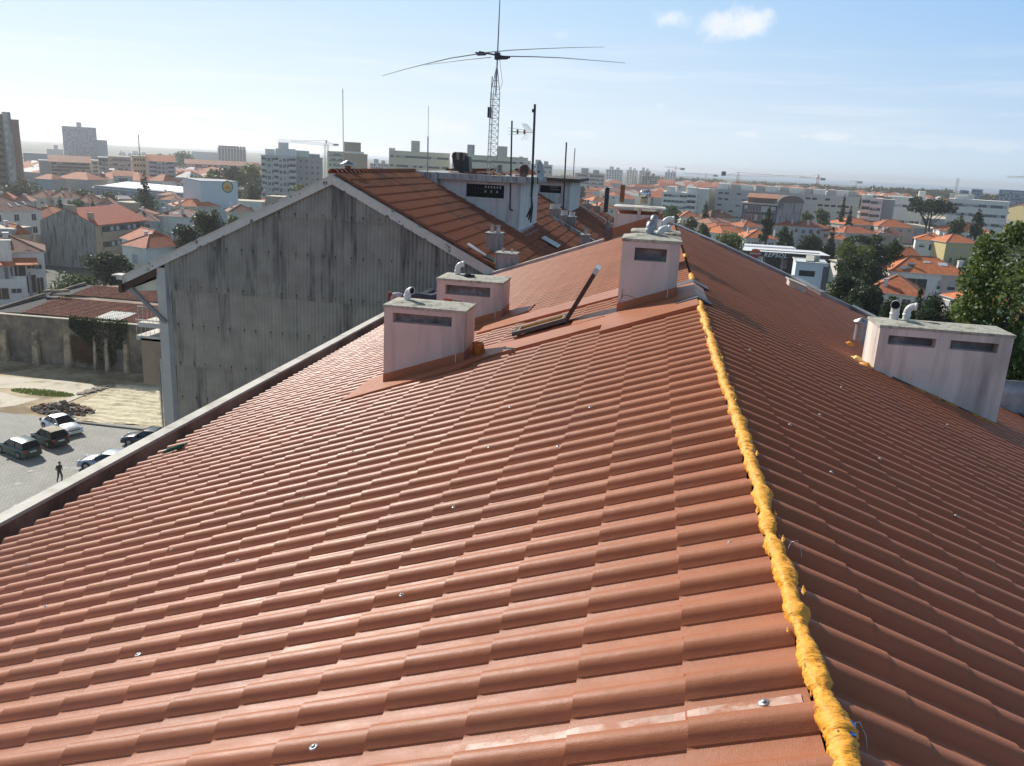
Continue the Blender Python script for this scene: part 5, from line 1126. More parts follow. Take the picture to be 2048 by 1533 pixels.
c3 = G((290,885)); c4 = G((240,915)); c5 = G((218,932)); c6 = G((180,975)); c7 = G((95,1020)); c8 = G((55,1035))
g2 = 'cars parked in the yard'
car('navy car half hidden behind the parapet, nearest the kerb', None, P_nvy, 'saloon', 188, 4.5, 1.78, 1.42, pos=(c3[0]+.6, c3[1]-.2, 0))
car('dark grey car behind the parapet between the navy and the light grey car', None, P_gry, 'saloon', 188, 4.5, 1.78, 1.40, pos=(c4[0]+1.6, c4[1]-.6, 0))
car('light grey saloon half hidden behind the parapet, beyond the walking man', None, paint('mid_grey_paint', (.30,.33,.35), .25, .5), 'saloon', 188, 4.6, 1.80, 1.42, pos=(c5[0]+.3, c5[1]-.3, 0))
car('black car mostly hidden behind the parapet, right beside the walking man', None, P_blk, 'saloon', 188, 4.5, 1.78, 1.40, pos=(c6[0]+1.2, c6[1]-1.2, 0))
car('dark blue car just peeping above the parapet, second from the bottom left', None, P_nvy, 'saloon', 188, 4.5, 1.78, 1.40, pos=(c7[0]+1.3, c7[1]+.4, 0))
car('grey car just peeping above the parapet, the lowest one at the left', None, P_gry, 'saloon', 188, 4.5, 1.78, 1.42, pos=(c8[0]+1.2, c8[1]-.2, 0))
# walking man looking at his phone
q = G((121,966))
pts = [(0,0,.92),(.01,0,1.10),(.03,0,1.30),(.05,0,1.44),(.09,0,1.52),(.0,.09,.90),(.12,.10,.50),(.02,.10,.09),(.16,.10,.05),(0,-.09,.90),(-.06,-.10,.50),(-.24,-.10,.13),(-.13,-.10,.05),(.03,.19,1.40),(-.04,.25,1.14),(.20,.14,1.08),(.03,-.19,1.40),(-.04,-.25,1.14),(.20,-.10,1.10)]
ed = [(0,1),(1,2),(2,3),(3,4),(0,5),(5,6),(6,7),(7,8),(0,9),(9,10),(10,11),(11,12),(2,13),(13,14),(14,15),(2,16),(16,17),(17,18)]
ra = [.13,.12,.14,.06,.055,.09,.068,.045,.035,.09,.068,.045,.035,.065,.045,.03,.065,.045,.03]
t, o = figure('person', 'man in dark clothes walking across the car park, looking down at his hands', pts, ed, ra, (q[0], q[1], GZ), R_(-15), mat('dark_clothes', (.05,.052,.045), .9))
mb = MB(); mb.lathe([(0,-.12),(.055,-.11),(.08,-.05),(.085,.02),(.07,.08),(.03,.115),(0,.12)], (.13,0,1.64), 16); mb.build('head', M_skin, t)
mb = MB(); mb.lathe([(.09,.0),(.094,.05),(.078,.10),(.03,.132),(0,.137)], (.12,0,1.645), 16); mb.build('hair', M_black, t)
mb = MB(); mb.box(.20,.29,-.08,.02,1.10,1.115); mb.build('hand', M_skin, t)
# ================================================================ generic buildings
WINM = {}
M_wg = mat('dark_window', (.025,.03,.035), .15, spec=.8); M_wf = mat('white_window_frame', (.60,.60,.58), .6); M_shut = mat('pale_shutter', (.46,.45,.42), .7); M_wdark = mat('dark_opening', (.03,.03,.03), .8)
def winmesh(w, h, kind):
    k = (round(w,2), round(h,2), kind)
    if k in WINM: return WINM[k]
    mb = MB(); e = .07
    mb.box(-w/2, w/2, -.03, .0, 0, h, {'g':0,'s':2,'h':2}.get(kind, 0))
    for a in ((-w/2-e, w/2+e, -e, 0), (-w/2-e, w/2+e, h, h+e), (-w/2-e, -w/2, .001, h-.001), (w/2, w/2+e, .001, h-.001)): mb.box(a[0], a[1], -.07, .0, a[2], a[3], 1)
    if kind == 'g': mb.box(-.03, .03, -.06, -.031, .0, h, 1)
    if kind == 'h': mb.box(-w/2+.02, w/2-.02, -.045, -.031, .02, h*.35, 0)
    WINM[k] = mb.mesh('window', [M_wg, M_wf, M_shut]); return WINM[k]
def put_windows(root, specs, side='f', W_=0, D_=0, name='window'):
    """specs: list of (x, z, w, h, kind) on a face"""
    for x, z, w, h, kd in specs:
        me = winmesh(w, h, kd)
        if side == 'f': o = link(name, me, root, (x, -.005, z))
        elif side == 'r': o = link(name, me, root, (W_+.005, x, z), math.pi/2)
        elif side == 'l': o = link(name, me, root, (-.005, D_-x, z), -math.pi/2)
def win_rows(root, x0, x1, zs, w, h, n, mats_, side='f', W_=0, jitter=.35, y=0, name='window_rows', arr=None):
    """rows of tiny windows joined"""
    mb = MB()
    for z in zs:
        for i in range(n):
            xc = x0+(x1-x0)*(i+.5)/n; mi = 0 if random.random() > jitter else 1
            if side == 'f': mb.box(xc-w/2, xc+w/2, y-.06, y+.01, z, z+h, mi)
            else: mb.box(W_-.01, W_+.06, xc-w/2, xc+w/2, z, z+h, mi)
    o = mb.build(name, mats_, root); o['kind'] = 'stuff'; return o
def AB(pL, zL, pR=None, zR=None, yL=None, yR=None):
    A = Y(pL, yL) if yL is not None else Z(pL, zL)
    B = Y(pR, yR if yR is not None else yL) if (yL is not None) else Z(pR, zR if zR is not None else zL)
    return A, B
def root_for(name, label, cat, A, B, group=None):
    w = math.hypot(B[0]-A[0], B[1]-A[1]); rz = math.atan2(B[1]-A[1], B[0]-A[0])
    return thing(name, label, cat, (A[0], A[1], GZ), rz, group), w
def facing(p, A):
    n_ = np.array([A[0], A[1], 0.]); n_ /= np.linalg.norm(n_); return onplane(p, n_, float(np.dot(n_, A)))
def onface(p, t, w):      # sight line to local x, z on a facade
    n_ = np.array([math.sin(t.rotation_euler[2]), -math.cos(t.rotation_euler[2]), 0.]); a = np.array(t.location); q = onplane(p, n_, float(np.dot(n_, a)))
    d = q-a; return d[0]*math.cos(t.rotation_euler[2])+d[1]*math.sin(t.rotation_euler[2]), q[2]-GZ
ROOFS = {}
def roofm(k):
    d = {'o': ((.56,.17,.065),(.40,.12,.055)), 'O': ((.68,.22,.075),(.54,.16,.06)), 'b': ((.24,.105,.07),(.17,.075,.05)), 'p': ((.50,.26,.17),(.40,.17,.10)), 'd': ((.09,.06,.05),(.06,.045,.04))}
    return tilemat('roof_'+{'o':'orange','O':'bright_orange','b':'brown','p':'pale','d':'dark'}[k], *d[k], lichen=(.10,.07,.055) if k != 'O' else None, lthr=(.60,.75))
WALLS = {'w': (.80,.76,.67), 'c': (.62,.57,.44), 'y': (.62,.50,.24), 'p': (.64,.47,.40), 'g': (.46,.445,.41), 'b': (.48,.52,.54), 't': (.42,.35,.25), 'k': (.12,.12,.13)}
def wallm(k): return mat('wall_'+{'w':'white','c':'cream','y':'yellow','p':'pink','g':'grey','b':'bluish','t':'tan','k':'charcoal'}[k], WALLS[k], .9, var=.05, nscale=1, dirt=tuple(c*.6 for c in WALLS[k]), dscale=.7, dthr=(.52,.78), streak=True)
def house(label, pL, pR, zE, depth, kind='hip', wall='w', roof='o', rh=None, wins=None, side=None, sidew=None, group='tiled houses of the neighbourhood', over=.4, chim=None, y=None, name='house', ridge='x', cat='house', skyl=None, auto=None):
    """facade from the two pixels at eave height zE above the street"""
    if y is None: A, B = AB(pL, GZ+zE, pR)
    else: B = Y(pR, y); A = facing(pL, B); zE = (A[2]+B[2])/2-GZ
    if A[0] > B[0]: A, B = B, A
    t, w = root_for(name, label, cat, A, B, group); D_ = depth
    mb = MB(); mb.box(0, w, 0, D_, 0, zE); wl = mb.build('wall', wallm(wall), t)
    rh = rh or .24*min(w, D_); o_ = over
    mb = MB(); z0, z1 = zE+.02, zE+rh; th = .14
    if kind == 'hip':
        if w >= D_: r = D_/2; R1, R2 = (r*.95, D_/2), (w-r*.95, D_/2)
        else: r = w/2; R1, R2 = (w/2, r*.95), (w/2, D_-r*.95)
        c = [(-o_,-o_,z0),(w+o_,-o_,z0),(w+o_,D_+o_,z0),(-o_,D_+o_,z0)]; a = (R1[0],R1[1],z1); b = (R2[0],R2[1],z1)
        if w >= D_: F = [(0,1,5,4),(1,2,5),(2,3,4,5),(3,0,4)]
        else: F = [(0,1,4),(1,2,5,4),(2,3,5),(3,0,4,5)]
        mb.add(c+[a, b], F)
        mb.add([(x, y_, z0-th) for x, y_, _ in c]+c, [(3,2,1,0),(0,1,5,4),(1,2,6,5),(2,3,7,6),(3,0,4,7)], 1)
        rid = [(a, b)]+[(c[i], a if (c[i][0]-a[0])**2+(c[i][1]-a[1])**2 < (c[i][0]-b[0])**2+(c[i][1]-b[1])**2 else b) for i in range(4)]
        # hips must run to the nearer end
        if w >= D_: rid = [(a,b),(c[0],a),(c[3],a),(c[1],b),(c[2],b)]
        else: rid = [(a,b),(c[0],a),(c[1],a),(c[2],b),(c[3],b)]
    elif kind == 'gable':
        if ridge == 'x': P = [(-o_,-o_,z0),(-o_,D_/2,z1),(-o_,D_+o_,z0)]; V = (w+2*o_,0,0); ga = [(0,0,zE),(0,D_,zE),(0,D_/2,z1-.16)]; gv = (w,0,0); rid = [((-o_,D_/2,z1),(w+o_,D_/2,z1))]
        else: P = [(-o_,-o_,z0),(w/2,-o_,z1),(w+o_,-o_,z0)]; V = (0,D_+2*o_,0); ga = [(0,0,zE),(w,0,zE),(w/2,0,z1-.16)]; gv = (0,D_,0); rid = [((w/2,-o_,z1),(w/2,D_+o_,z1))]
        V = Vector(V)
        for a, b in ((P[0],P[1]),(P[1],P[2])):
            a = Vector(a); b = Vector(b); q = [a, b, b+V, a+V]; up = Vector((0,0,th)); nn = (q[1]-q[0]).cross(q[3]-q[0])
            if nn.z < 0: q = q[::-1]
            mb.hexa([v-up*.6 for v in q]+[v+up*.4 for v in q])
        g2 = MB(); g2.prism(ga, (0,0,0), gv); g2.build('gable_wall', wallm(wall), t)
    elif kind == 'flat':
        mb.box(-.1, w+.1, -.1, D_+.1, zE+.002, zE+.30, 1); mb.box(.2, w-.2, .2, D_-.2, zE+.303, zE+.32, 0); rid = []
    elif kind == 'shed':
        mb.hexa([(-o_,-o_,z0-th),(w+o_,-o_,z0-th),(w+o_,D_+o_,z1-th),(-o_,D_+o_,z1-th),(-o_,-o_,z0),(w+o_,-o_,z0),(w+o_,D_+o_,z1),(-o_,D_+o_,z1)]); rid = []
    rm = roofm(roof) if roof in 'oObpd' else roof
    ro = mb.build('roof', [roofm(roof) if roof in ('o','O','b','p','d') else MATS.get(roof, M_conc), M_wf if kind == 'hip' else wallm(wall)], t)
    if rid and roof in ('o','O','b','p','d'):
        for a, b in rid: m2 = MB(); m2.tube([Vector(a)+Vector((0,0,.03)), Vector(b)+Vector((0,0,.03))], .11, 5, smooth=False); m2.build('ridge_line', roofm('p') if roof != 'd' else roofm('d'), ro)
    hr = random.Random(label)
    if wins is None and auto is None and kind in ('hip', 'gable') and w < 40: auto = (max(2, int(w/3.4)), 1 if zE < 7 else 2, hr.choice((1.0, 1.2, 1.4)), hr.choice((1.1, 1.4)))
    if chim is None and kind in ('hip', 'gable'): chim = [(hr.uniform(.15,.85), hr.uniform(.2,.8), hr.uniform(.5,.8), hr.uniform(.3,1.0)) for _ in range(hr.choice((1, 1, 2)))]
    if kind in ('hip', 'gable') and hr.random() < .75:
        m3 = MB(); ax_, ay_ = hr.uniform(.2,.8)*w, hr.uniform(.3,.7)*D_; h_ = zE+rh*.5; m3.tube([(ax_,ay_,h_),(ax_,ay_,h_+rh*.5+2.2)], .03, 4)
        for q_ in range(4): m3.bar((ax_-.5+.1*q_,ay_,h_+rh*.5+1.5+.2*q_), (ax_+.5-.1*q_,ay_,h_+rh*.5+1.5+.2*q_), .03)
        m3.build('aerial', M_steel, t)
    if auto:   # evenly spread windows: (columns, storeys, w, h)
        nc, ns, ww, wh = auto; wins = list(wins or []); wins += [(w*(i+.5)/nc, zE-1.0-wh-2.9*s_+.2, ww, wh, random.choice('gghs')) for i in range(nc) for s_ in range(ns) if zE-1.0-wh-2.9*s_ > .2]
        nd = max(1, int(D_/3.2)); side = side or 'rl'; sidew = sidew or [(D_*(i+.5)/nd, zE-1.0-wh-2.9*s_+.2, ww, wh, random.choice('ghs')) for i in range(nd) for s_ in range(ns) if zE-1.0-wh-2.9*s_ > .2]
    if wins: put_windows(t, wins)
    if side and sidew:
        for s_ in side: put_windows(t, sidew, s_, w, D_)
    for c in (chim or []):
        cx, cy, cw, ch = c; m2 = MB(); m2.box(cx*w-cw/2, cx*w+cw/2, cy*D_-cw/2, cy*D_+cw/2, zE+.1, zE+rh*.7+ch); m2.box(cx*w-cw/2-.07, cx*w+cw/2+.07, cy*D_-cw/2-.07, cy*D_+cw/2+.07, zE+rh*.7+ch+.002, zE+rh*.7+ch+.12); m2.build('chimney', M_wf, ro)
    for s_ in (skyl or []):
        fx, fy, sw, sh = s_    # fraction along, fraction up the front slope
        run = (D_/2 if w >= D_ or kind == 'gable' else w/2)+o_; yy = -o_+run*fy; zz = z0+(z1-z0)*fy; sl = (z1-z0)/run; m2 = MB()
        m2.hexa([(fx*w-sw/2,yy,zz-.02),(fx*w+sw/2,yy,zz-.02),(fx*w+sw/2,yy+sh,zz+sl*sh-.02),(fx*w-sw/2,yy+sh,zz+sl*sh-.02),(fx*w-sw/2,yy,zz+.1),(fx*w+sw/2,yy,zz+.1),(fx*w+sw/2,yy+sh,zz+sl*sh+.1),(fx*w-sw/2,yy+sh,zz+sl*sh+.1)]); m2.build('skylight', mat('bright_skylight', (.62,.66,.70), .15), ro)
    t['w'] = w; return t
def block(label, pL, pR, ytop_h=None, depth=14, y=None, yR=None, wall='w', nwin=(8, 6), win=(1.3, 1.3), roof='flat', group=None, extras=None, jitter=.3, balc=None, bottom=3.0, margin=.8, name='apartment_block', cat='building', mw=None, top=None, roofk='p', sidewin=True):
    A = Y(pL, y); B = facing(pR, A) if yR is None else Y(pR, yR)
    t, w = root_for(name, label, cat, A, B, group); H = (A[2]+B[2])/2-GZ
    m = MB(); m.box(0, w, 0, depth, 0, H); m.build('wall', mw or wallm(wall), t)
    nc, nr = nwin; ht = H-bottom; dz = ht/nr
    zs = [bottom+dz*(r+.5)-win[1]/2 for r in range(nr)]
    if nc:
        px_w = win[0]/ (A[1])*F_PX
        if nc*nr <= 90 and px_w > 4:
            for r, z in enumerate(zs):
                for c in range(nc): link('window', winmesh(win[0], win[1], random.choices('gsh', (1-jitter, jitter/2, jitter/2))[0]), t, (margin+(w-2*margin)*(c+.5)/nc, -.005, z))
        else: win_rows(t, margin, w-margin, zs, win[0], win[1], nc, [M_wg, M_shut], jitter=jitter)
        nd = max(2, int(depth/3.6))
        if sidewin: win_rows(t, 1, depth-1, zs, win[0]*.9, win[1], nd, [M_wg, M_shut], side='r', W_=w, jitter=jitter)
    if balc:       # list of (x0frac, x1frac, out): stacked balconies
        for a, b, out in balc:
            for r in range(nr):
                z = bottom+dz*r+.1; m = MB(); m.box(a*w, b*w, -out, -.01, z-.15, z); m.box(a*w, b*w, -out, -out+.1, z+.001, z+1.0); m.box(a*w, a*w+.1, -out+.101, -.01, z+.001, z+1.0); m.box(b*w-.1, b*w, -out+.101, -.01, z+.001, z+1.0); m.build('balcony', mw or wallm(wall), t)
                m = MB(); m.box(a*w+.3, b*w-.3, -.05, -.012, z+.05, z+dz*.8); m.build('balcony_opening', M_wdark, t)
    if roof == 'flat': m = MB(); m.box(-.15, w+.15, -.15, depth+.15, H+.002, H+.5); m.build('roof', mw or wallm(wall), t)
    elif roof == 'gable':
        m = MB(); rh = depth*.2; m.prism([(-.4,-.4,H+.02),(-.4,depth/2,H+rh),(-.4,depth+.4,H+.02)], (0,0,0), (w+.8,0,0)); m.build('roof', roofm(roofk), t)
    for e in (extras or []):
        x0, x1, y0, y1, h, k = e; m = MB(); b0 = H+(.51 if roof == 'flat' else .1); m.box(x0*w, x1*w, y0*depth, y1*depth, b0, b0+h); m.build('roof_house', wallm(k), t)
    return t
CITY = 'distant blocks on the skyline'
# ---------------------------------------------------------------- left: skyline
t = block('tall brown tower block at the left edge with a grey concrete strip up its front', (-70,238), (37,240), y=330, depth=9, wall='t', mw=mat('brown_brick', (0.319, 0.189, 0.131), .9, var=.1), nwin=(0,0), group=CITY)
w = math.hypot(*(facing((37,240), Y((-70,238),330))-Y((-70,238),330))[:2]); x0, z0 = onface((4,224), t, w); x1, z1 = onface((20,224), t, w)
m = MB(); m.box(x0, x1, -1.2, 8, 0, z0); m.build('concrete_strip', mat('stained_tower_concrete', (0.522, 0.493, 0.420), .9, var=.12, dirt=(.16,.16,.15), dscale=.12, dthr=(.45,.65), streak=True), t)
m = MB(); m.box(x0-9, x0-.01, -.6, 7, 0, z0-1.0); m.build('balcony_bay', mat('brown_bay', (.20,.14,.10), .9, var=.3, nscale=.8), t)
for i in range(9): xx, zz = onface((13+i*1.0, 245+i*15), t, w); m = MB(); m.box(xx-.9, xx+.9, -1.3, -1.21, zz-.8, zz+.8); m.build('stairwell_window', M_zinc, t)
for i in range(12): m = MB(); m.box(x0-8.6, x0-1.0, -.75, -.61, 3+i*3.0, 4.2+i*3.0); m.build('balcony_shadow_gap', M_wdark, t)
t = block('pale blue-grey hospital tower with a taller darker crown', (123,253), (192,257), y=860, depth=34, mw=mat('blue_grey_concrete', (.27, .29, .33), .9), nwin=(9,12), win=(1.3,1.3), jitter=.5, group=CITY, extras=[(.44,.58,.2,.8,5,'g')], bottom=6)
t = block('lower blue-grey annex on the right of the hospital tower', (193,281), (214,282), y=865, depth=26, mw=MATS['blue_grey_concrete'], nwin=(0,0), group=CITY)
t = block('low pale block left of the hospital tower', (93,299), (126,300), y=1100, depth=26, wall='g', nwin=(0,0), group=CITY, extras=[(.45,.7,.2,.8,6,'g')])
t = block('grey low block in front of the hospital between the towers', (46,307), (95,309), y=620, depth=20, wall='g', nwin=(0,0), group=CITY)
t = block('large beige apartment block with a pink mansard roof and rows of small windows', (98,324), (182,326), y=385, depth=16, wall='c', mw=mat('beige_render', (0.522, 0.450, 0.362), .9, var=.08), nwin=(14,6), win=(1.2,1.2), group=CITY, roof='gable', roofk='p', jitter=.25)
t = block('grey balcony wing on the left of the beige apartment block', (77,322), (98,324), y=383, depth=16, wall='g', nwin=(0,0), balc=[(.05,.95,1.2)], group=CITY)
t = block('narrow yellow-cream wing on the right of the beige apartment block', (182,322), (197,324), y=384, depth=14, wall='c', nwin=(3,6), win=(1.1,1.1), group=CITY)
t = block('dark grey glass-fronted block with white bands', (196,316), (216,318), y=400, depth=18, mw=mat('slate_blue', (0.189, 0.217, 0.246), .6), nwin=(2,7), win=(3,1.1), jitter=.5, group=CITY)
t = block('brownish apartment block behind the white warehouse', (216,314), (262,317), y=430, depth=16, mw=mat('taupe_render', (0.435, 0.392, 0.319), .9), nwin=(8,5), win=(1.4,1.2), group=CITY)
t = block('long low pale house row with orange roof behind the conifer', (226,352), (265,354), y=350, depth=12, wall='c', nwin=(5,2), win=(1.2,1.4), roof='gable', roofk='o', group=CITY)
t = block('cream stair tower with a tall thin rusty mast on its roof', (263,313), (293,315), y=400, depth=14, mw=mat('cream_tower', (0.667, 0.594, 0.392), .9), nwin=(4,5), win=(.9,1.1), jitter=0, group=CITY)
m = MB(); hh = Y((278,313),400)[2]-GZ; m.tube([(t['w']*.5 if 'w' in t else 4,5,hh),(4,5,hh+11)], .22, 8); m.build('roof_mast', mat('rust_red', (.22,.07,.05), .7), t)
t = block('balconied white-grey apartment block with small orange roofs', (294,322), (350,325), y=395, depth=16, mw=mat('dull_white', (0.493, 0.507, 0.507), .9), nwin=(6,6), win=(1.2,1.3), balc=[(.05,.28,1.2),(.72,.97,1.2)], roof='gable', roofk='o', group=CITY)
t = block('long brick apartment block with a pale orange roof behind the poplars', (370,328), (520,334), y=560, depth=16, mw=mat('dull_brick', (0.319, 0.189, 0.145), .9), nwin=(24,4), win=(1.3,1.3), jitter=.6, roof='gable', roofk='p', group=CITY)
t = block('tall grey office slabs with vertical ribs on the skyline', (435,296), (492,300), y=1050, depth=30, mw=mat('grey_ribbed', (0.406, 0.435, 0.478), .9), nwin=(9,1), win=(3.2,26), jitter=0, group=CITY, extras=[(.1,.75,.1,.9,3,'g')])
t = block('long pale office wing left of the ribbed office slabs', (383,304), (436,306), y=1060, depth=30, wall='w', nwin=(0,0), group=CITY)
t = block('white apartment block with stacked balconies left of the crane', (522,312), (592,316), y=320, depth=15, mw=mat('off_white_render', (0.609, 0.594, 0.536), .9, var=.05), nwin=(8,8), win=(1.1,1.3), balc=[(.0,.12,1.3),(.34,.50,1.3),(.78,1.0,1.3)], jitter=.4, group=CITY, extras=[(.12,.4,.2,.8,2.4,'w'),(.42,1.0,.1,.9,2.8,'w'),(.5,.8,.2,.7,5.2,'w')])
t = block('plain grey side of the white balcony block, few windows', (592,315), (645,320), y=336, depth=6, mw=mat('warm_grey_render', (0.493, 0.450, 0.392), .9), nwin=(4,8), win=(.9,1.1), jitter=.2, group=CITY, extras=[(.0,.5,.1,.9,2.6,'w'),(.5,.9,.1,.7,1.4,'g')])
t = block('beige apartment block with many windows right of the crane mast', (655,304), (688,306), y=400, depth=16, mw=mat('beige_light', (0.580, 0.536, 0.406), .9), nwin=(6,9), win=(1.2,1.2), group=CITY)
t = block('brown plain tower beside the beige block, seen over the gable', (688,308), (735,312), y=402, depth=18, mw=mat('brown_render', (0.435, 0.341, 0.232), .9), nwin=(0,0), group=CITY, extras=[(.0,.72,.1,.9,5.5,'t'),(0,.85,-.03,.98,1.0,'w')])
t = block('long cream apartment slab with stair towers behind the white roof box', (778,303), (900,309), y=430, depth=14, mw=mat('pale_cream', (0.667, 0.623, 0.450), .9), nwin=(20,5), win=(1.8,1.1), jitter=.3, group=CITY, extras=[(.36,.50,.0,.4,5.5,'c'),(.0,.1,.1,.9,1.2,'w')])
t = block('right-hand continuation of the long cream slab behind the masts', (905,308), (1050,320), y=420, depth=14, mw=MATS['pale_cream'], nwin=(20,5), win=(1.8,1.1), jitter=.3, group=CITY, extras=[(.20,.30,.0,.4,5,'c'),(.62,.75,.0,.4,5,'c'),(.27,.30,-.01,.3,4.9,'g')])
for i, (a, b, yt, dd, lb, kk) in enumerate([(1032,1062,322,900,'blue-grey far block just left of the tall black pole','g'),(1062,1105,330,760,'grey-blue far tower block behind the satellite dish','g'),(1150,1210,348,700,'long grey far block right of the farther white box','g'),(1212,1246,340,1150,'first pale far tower, paired chimneys on top','w'),(1253,1276,341,1200,'middle one of three pale far towers','w'),(1279,1302,342,1180,'last of three pale far towers, beside the brown block','w'),(1284,1316,353,1000,'brownish far block right of the three pale towers','t'),(237,252,306,1300,'tiny pale far block right of the hospital annex','w'),(256,300,308,1250,'pale row of far blocks behind the cream stair tower','w'),(600,622,326,900,'small far block peeping between the apartment blocks','g'),(740,778,328,800,'low hazy roofs between the brown tower and the cream slab','g'),(1330,1352,345,1400,'small pale far block left of the first tall crane','w')]):
    block(lb, (a,yt), (b,yt+1), y=dd, depth=22, wall=kk, nwin=(max(3,(b-a)//5),5 if dd < 1000 else 6), win=(1.8,1.6), jitter=.2, group=CITY, extras=[(.2,.45,.1,.9,4,kk),(.6,.8,.1,.9,3,kk)])
# ---------------------------------------------------------------- left: middle distance
t = block('long low white warehouse with a bright white roof', (188,378), (395,387), y=318, yR=300, depth=16, mw=mat('grey_cladding', (.22,.25,.29), .7), nwin=(18,1), win=(1.2,3.2), jitter=.4, bottom=0, group=None, name='warehouse', cat='warehouse', sidewin=False)
w_ = math.hypot(*(np.array(Y((188,378),318))-np.array(Y((395,387),300)))[:2]); H_ = Y((188,378),318)[2]-GZ
m = MB(); m.hexa([(-.6,-.6,H_+.55),(w_+.6,-.6,H_+.35),(w_+.6,17,H_+2.6),(-.6,17,H_+2.8),(-.6,-.6,H_+.7),(w_+.6,-.6,H_+.5),(w_+.6,17,H_+2.75),(-.6,17,H_+2.95)]); m.build('white_roof', mat('white_membrane', (.80,.80,.80), .5), t)
A = Y((401,364), 248); B = facing((475,363), A)*1.02
t, w = root_for('blue_hall', 'light blue windowless hall with a round emblem on its side', 'hall', A, B); H_ = A[2]-GZ
M_hall = mat('light_blue_cladding', (.58, .66, .67), .6, var=.03)
m = MB(); m.hexa([(0,0,0),(w,0,0),(w,10,0),(-1.2,10,0),(0,0,H_),(w,0,H_),(w,10,H_+.2),(-1.2,10,H_+.6)]); m.build('wall', M_hall, t)
m = MB(); m.hexa([(-.1,-.1,H_+.002),(w+.1,-.1,H_+.002),(w+.1,10,H_+.21),(-1.3,10,H_+.61),(-.1,-.1,H_+.3),(w+.1,-.1,H_+.3),(w+.1,10,H_+.5),(-1.3,10,H_+.9)]); m.build('roof', mat('hall_roof', (.34,.37,.38), .7), t)
dx, zc = onface((455,374), t, w); r = 2.0
for nm, prof, mm, yy in (('emblem_ring', [(r*.80,0),(r,0)], mat('emblem_green', (.08,.16,.14), .6), -.03), ('emblem_disc', [(0,0),(r*.80,0)], mat('emblem_yellow', (.62,.48,.16), .6), -.02)):
    m = MB(); m.lathe(prof, (dx,yy,zc), 28, axis=(0,-1,0)); m.build(nm, mm, t)
m = MB(); m.prism([(dx-r*.5,-.035,zc-r*.45),(dx+r*.5,-.035,zc-r*.45),(dx+r*.55,-.035,zc-.0),(dx+r*.2,-.035,zc+.15),(dx,-.035,zc+r*.35),(dx-r*.2,-.035,zc+.15),(dx-r*.55,-.035,zc)], (0,0,0), (0,-.012,0)); m.build('emblem_mark', mat('emblem_orange', (.62,.22,.03), .6), t)
# near houses on the left
t = house('white house at the left edge with a brown tiled roof and a tall white chimney', (-90,500), (88,510), 10.5, 9, kind='hip', wall='w', roof='b', rh=2.0, y=107, wins=[], chim=None, over=.3)
for px, py, w, h, kd in [(63,532,1.1,.7,'g'),(77,534,.8,.6,'g'),(63,568,1.3,2.6,'g'),(81,572,.9,2.4,'g')]:
    xx, zz = onface((px, py), t, w); link('window', winmesh(w, h, kd), t, (xx, -.005, zz-h/2))
B_ = Y((50,531), 103.5); A_ = facing((-60,521), B_)
t, w = root_for('house_wing', 'lower white wing with a small bright tiled lean-to roof at the left edge', 'house', A_, B_, 'tiled houses of the neighbourhood'); H_ = B_[2]-GZ
m = MB(); m.box(0, w, 0, 2.99, 0, H_); m.build('wall', wallm('w'), t)
m = MB(); m.hexa([(-.3,-.5,H_+.0),(w+1.6,-.5,H_+.0),(w+1.6,3.0,H_+.75),(-.3,3.0,H_+.75),(-.3,-.5,H_+.14),(w+1.6,-.5,H_+.14),(w+1.6,3.0,H_+.89),(-.3,3.0,H_+.89)]); m.build('roof', roofm('O'), t)
for px, py, w2, h2, kd in [(4,546,1.6,1.7,'s'),(18,546,1.2,1.7,'s'),(36,542,1.9,1.5,'g'),(3,588,1.8,1.6,'g'),(33,582,1.2,.6,'g')]:
    xx, zz = onface((px, py), t, w); link('window', winmesh(w2, h2, kd), t, (xx, -.005, zz-h2/2))
m = MB(); xa_, za_ = onface((13,530), t, w); xb_, zb_ = onface((14,484), t, w); m.box(xa_-.75, xa_+.75, 1.0, 2.1, za_, zb_); m.box(xa_-.82, xa_+.82, .93, 2.17, zb_+.002, zb_+.12); m.build('chimney', wallm('w'), t)
m = MB(); m.box(w+.2, w+.6, -.1,.1, 0, 6.6); m.build('downpipe', M_zinc, t)
# second corrugated gable
yc = 150.0
P = {k: Y(p, yc) for k, p in dict(bl=(56,545), tl=(56,468), l2=(82,466), l1=(82,441), ap=(130,418), r1=(189,449), rb=(192,560)).items()}
t = thing('corrugated_house', 'house with a grey corrugated gable and bright orange roof beyond the sheds', 'building', (P['ap'][0], yc, GZ))
def top2(x):
    if x < P['l2'][0]: return P['tl'][2]
    if x < P['ap'][0]: return P['l1'][2]+(P['ap'][2]-P['l1'][2])*(x-P['l1'][0])/(P['ap'][0]-P['l1'][0])
    return P['ap'][2]+(P['r1'][2]-P['ap'][2])*(x-P['ap'][0])/(P['r1'][0]-P['ap'][0])
zb = Y((120,547), yc)[2]; dzr = (P['ap'][2]-zb)/4.4; nsh = 9; xa, xb = P['bl'][0], P['r1'][0]
M_corr2 = mat('fibre_cement_pale', (0.392, 0.377, 0.326), .92, var=.1, nscale=1, dirt=(.08,.08,.075), dscale=.5, dthr=(.47,.68), streak=True)
for r in range(5):
    for i in range(nsh):
        x0, x1 = xa+(xb-xa)*i/nsh, xa+(xb-xa)*(i+1)/nsh; z0 = zb+dzr*r
        tf = lambda xx, z0=z0: min(top2(xx), z0+dzr+.06)
        if max(tf(x0+.01), tf(x1-.01), tf((x0+x1)/2)) <= z0+.05: continue
        corr(x0, x1, z0, tf, yc-.03, per=.36, amp=.05, root=t, m=M_corr2, tilt=.03)
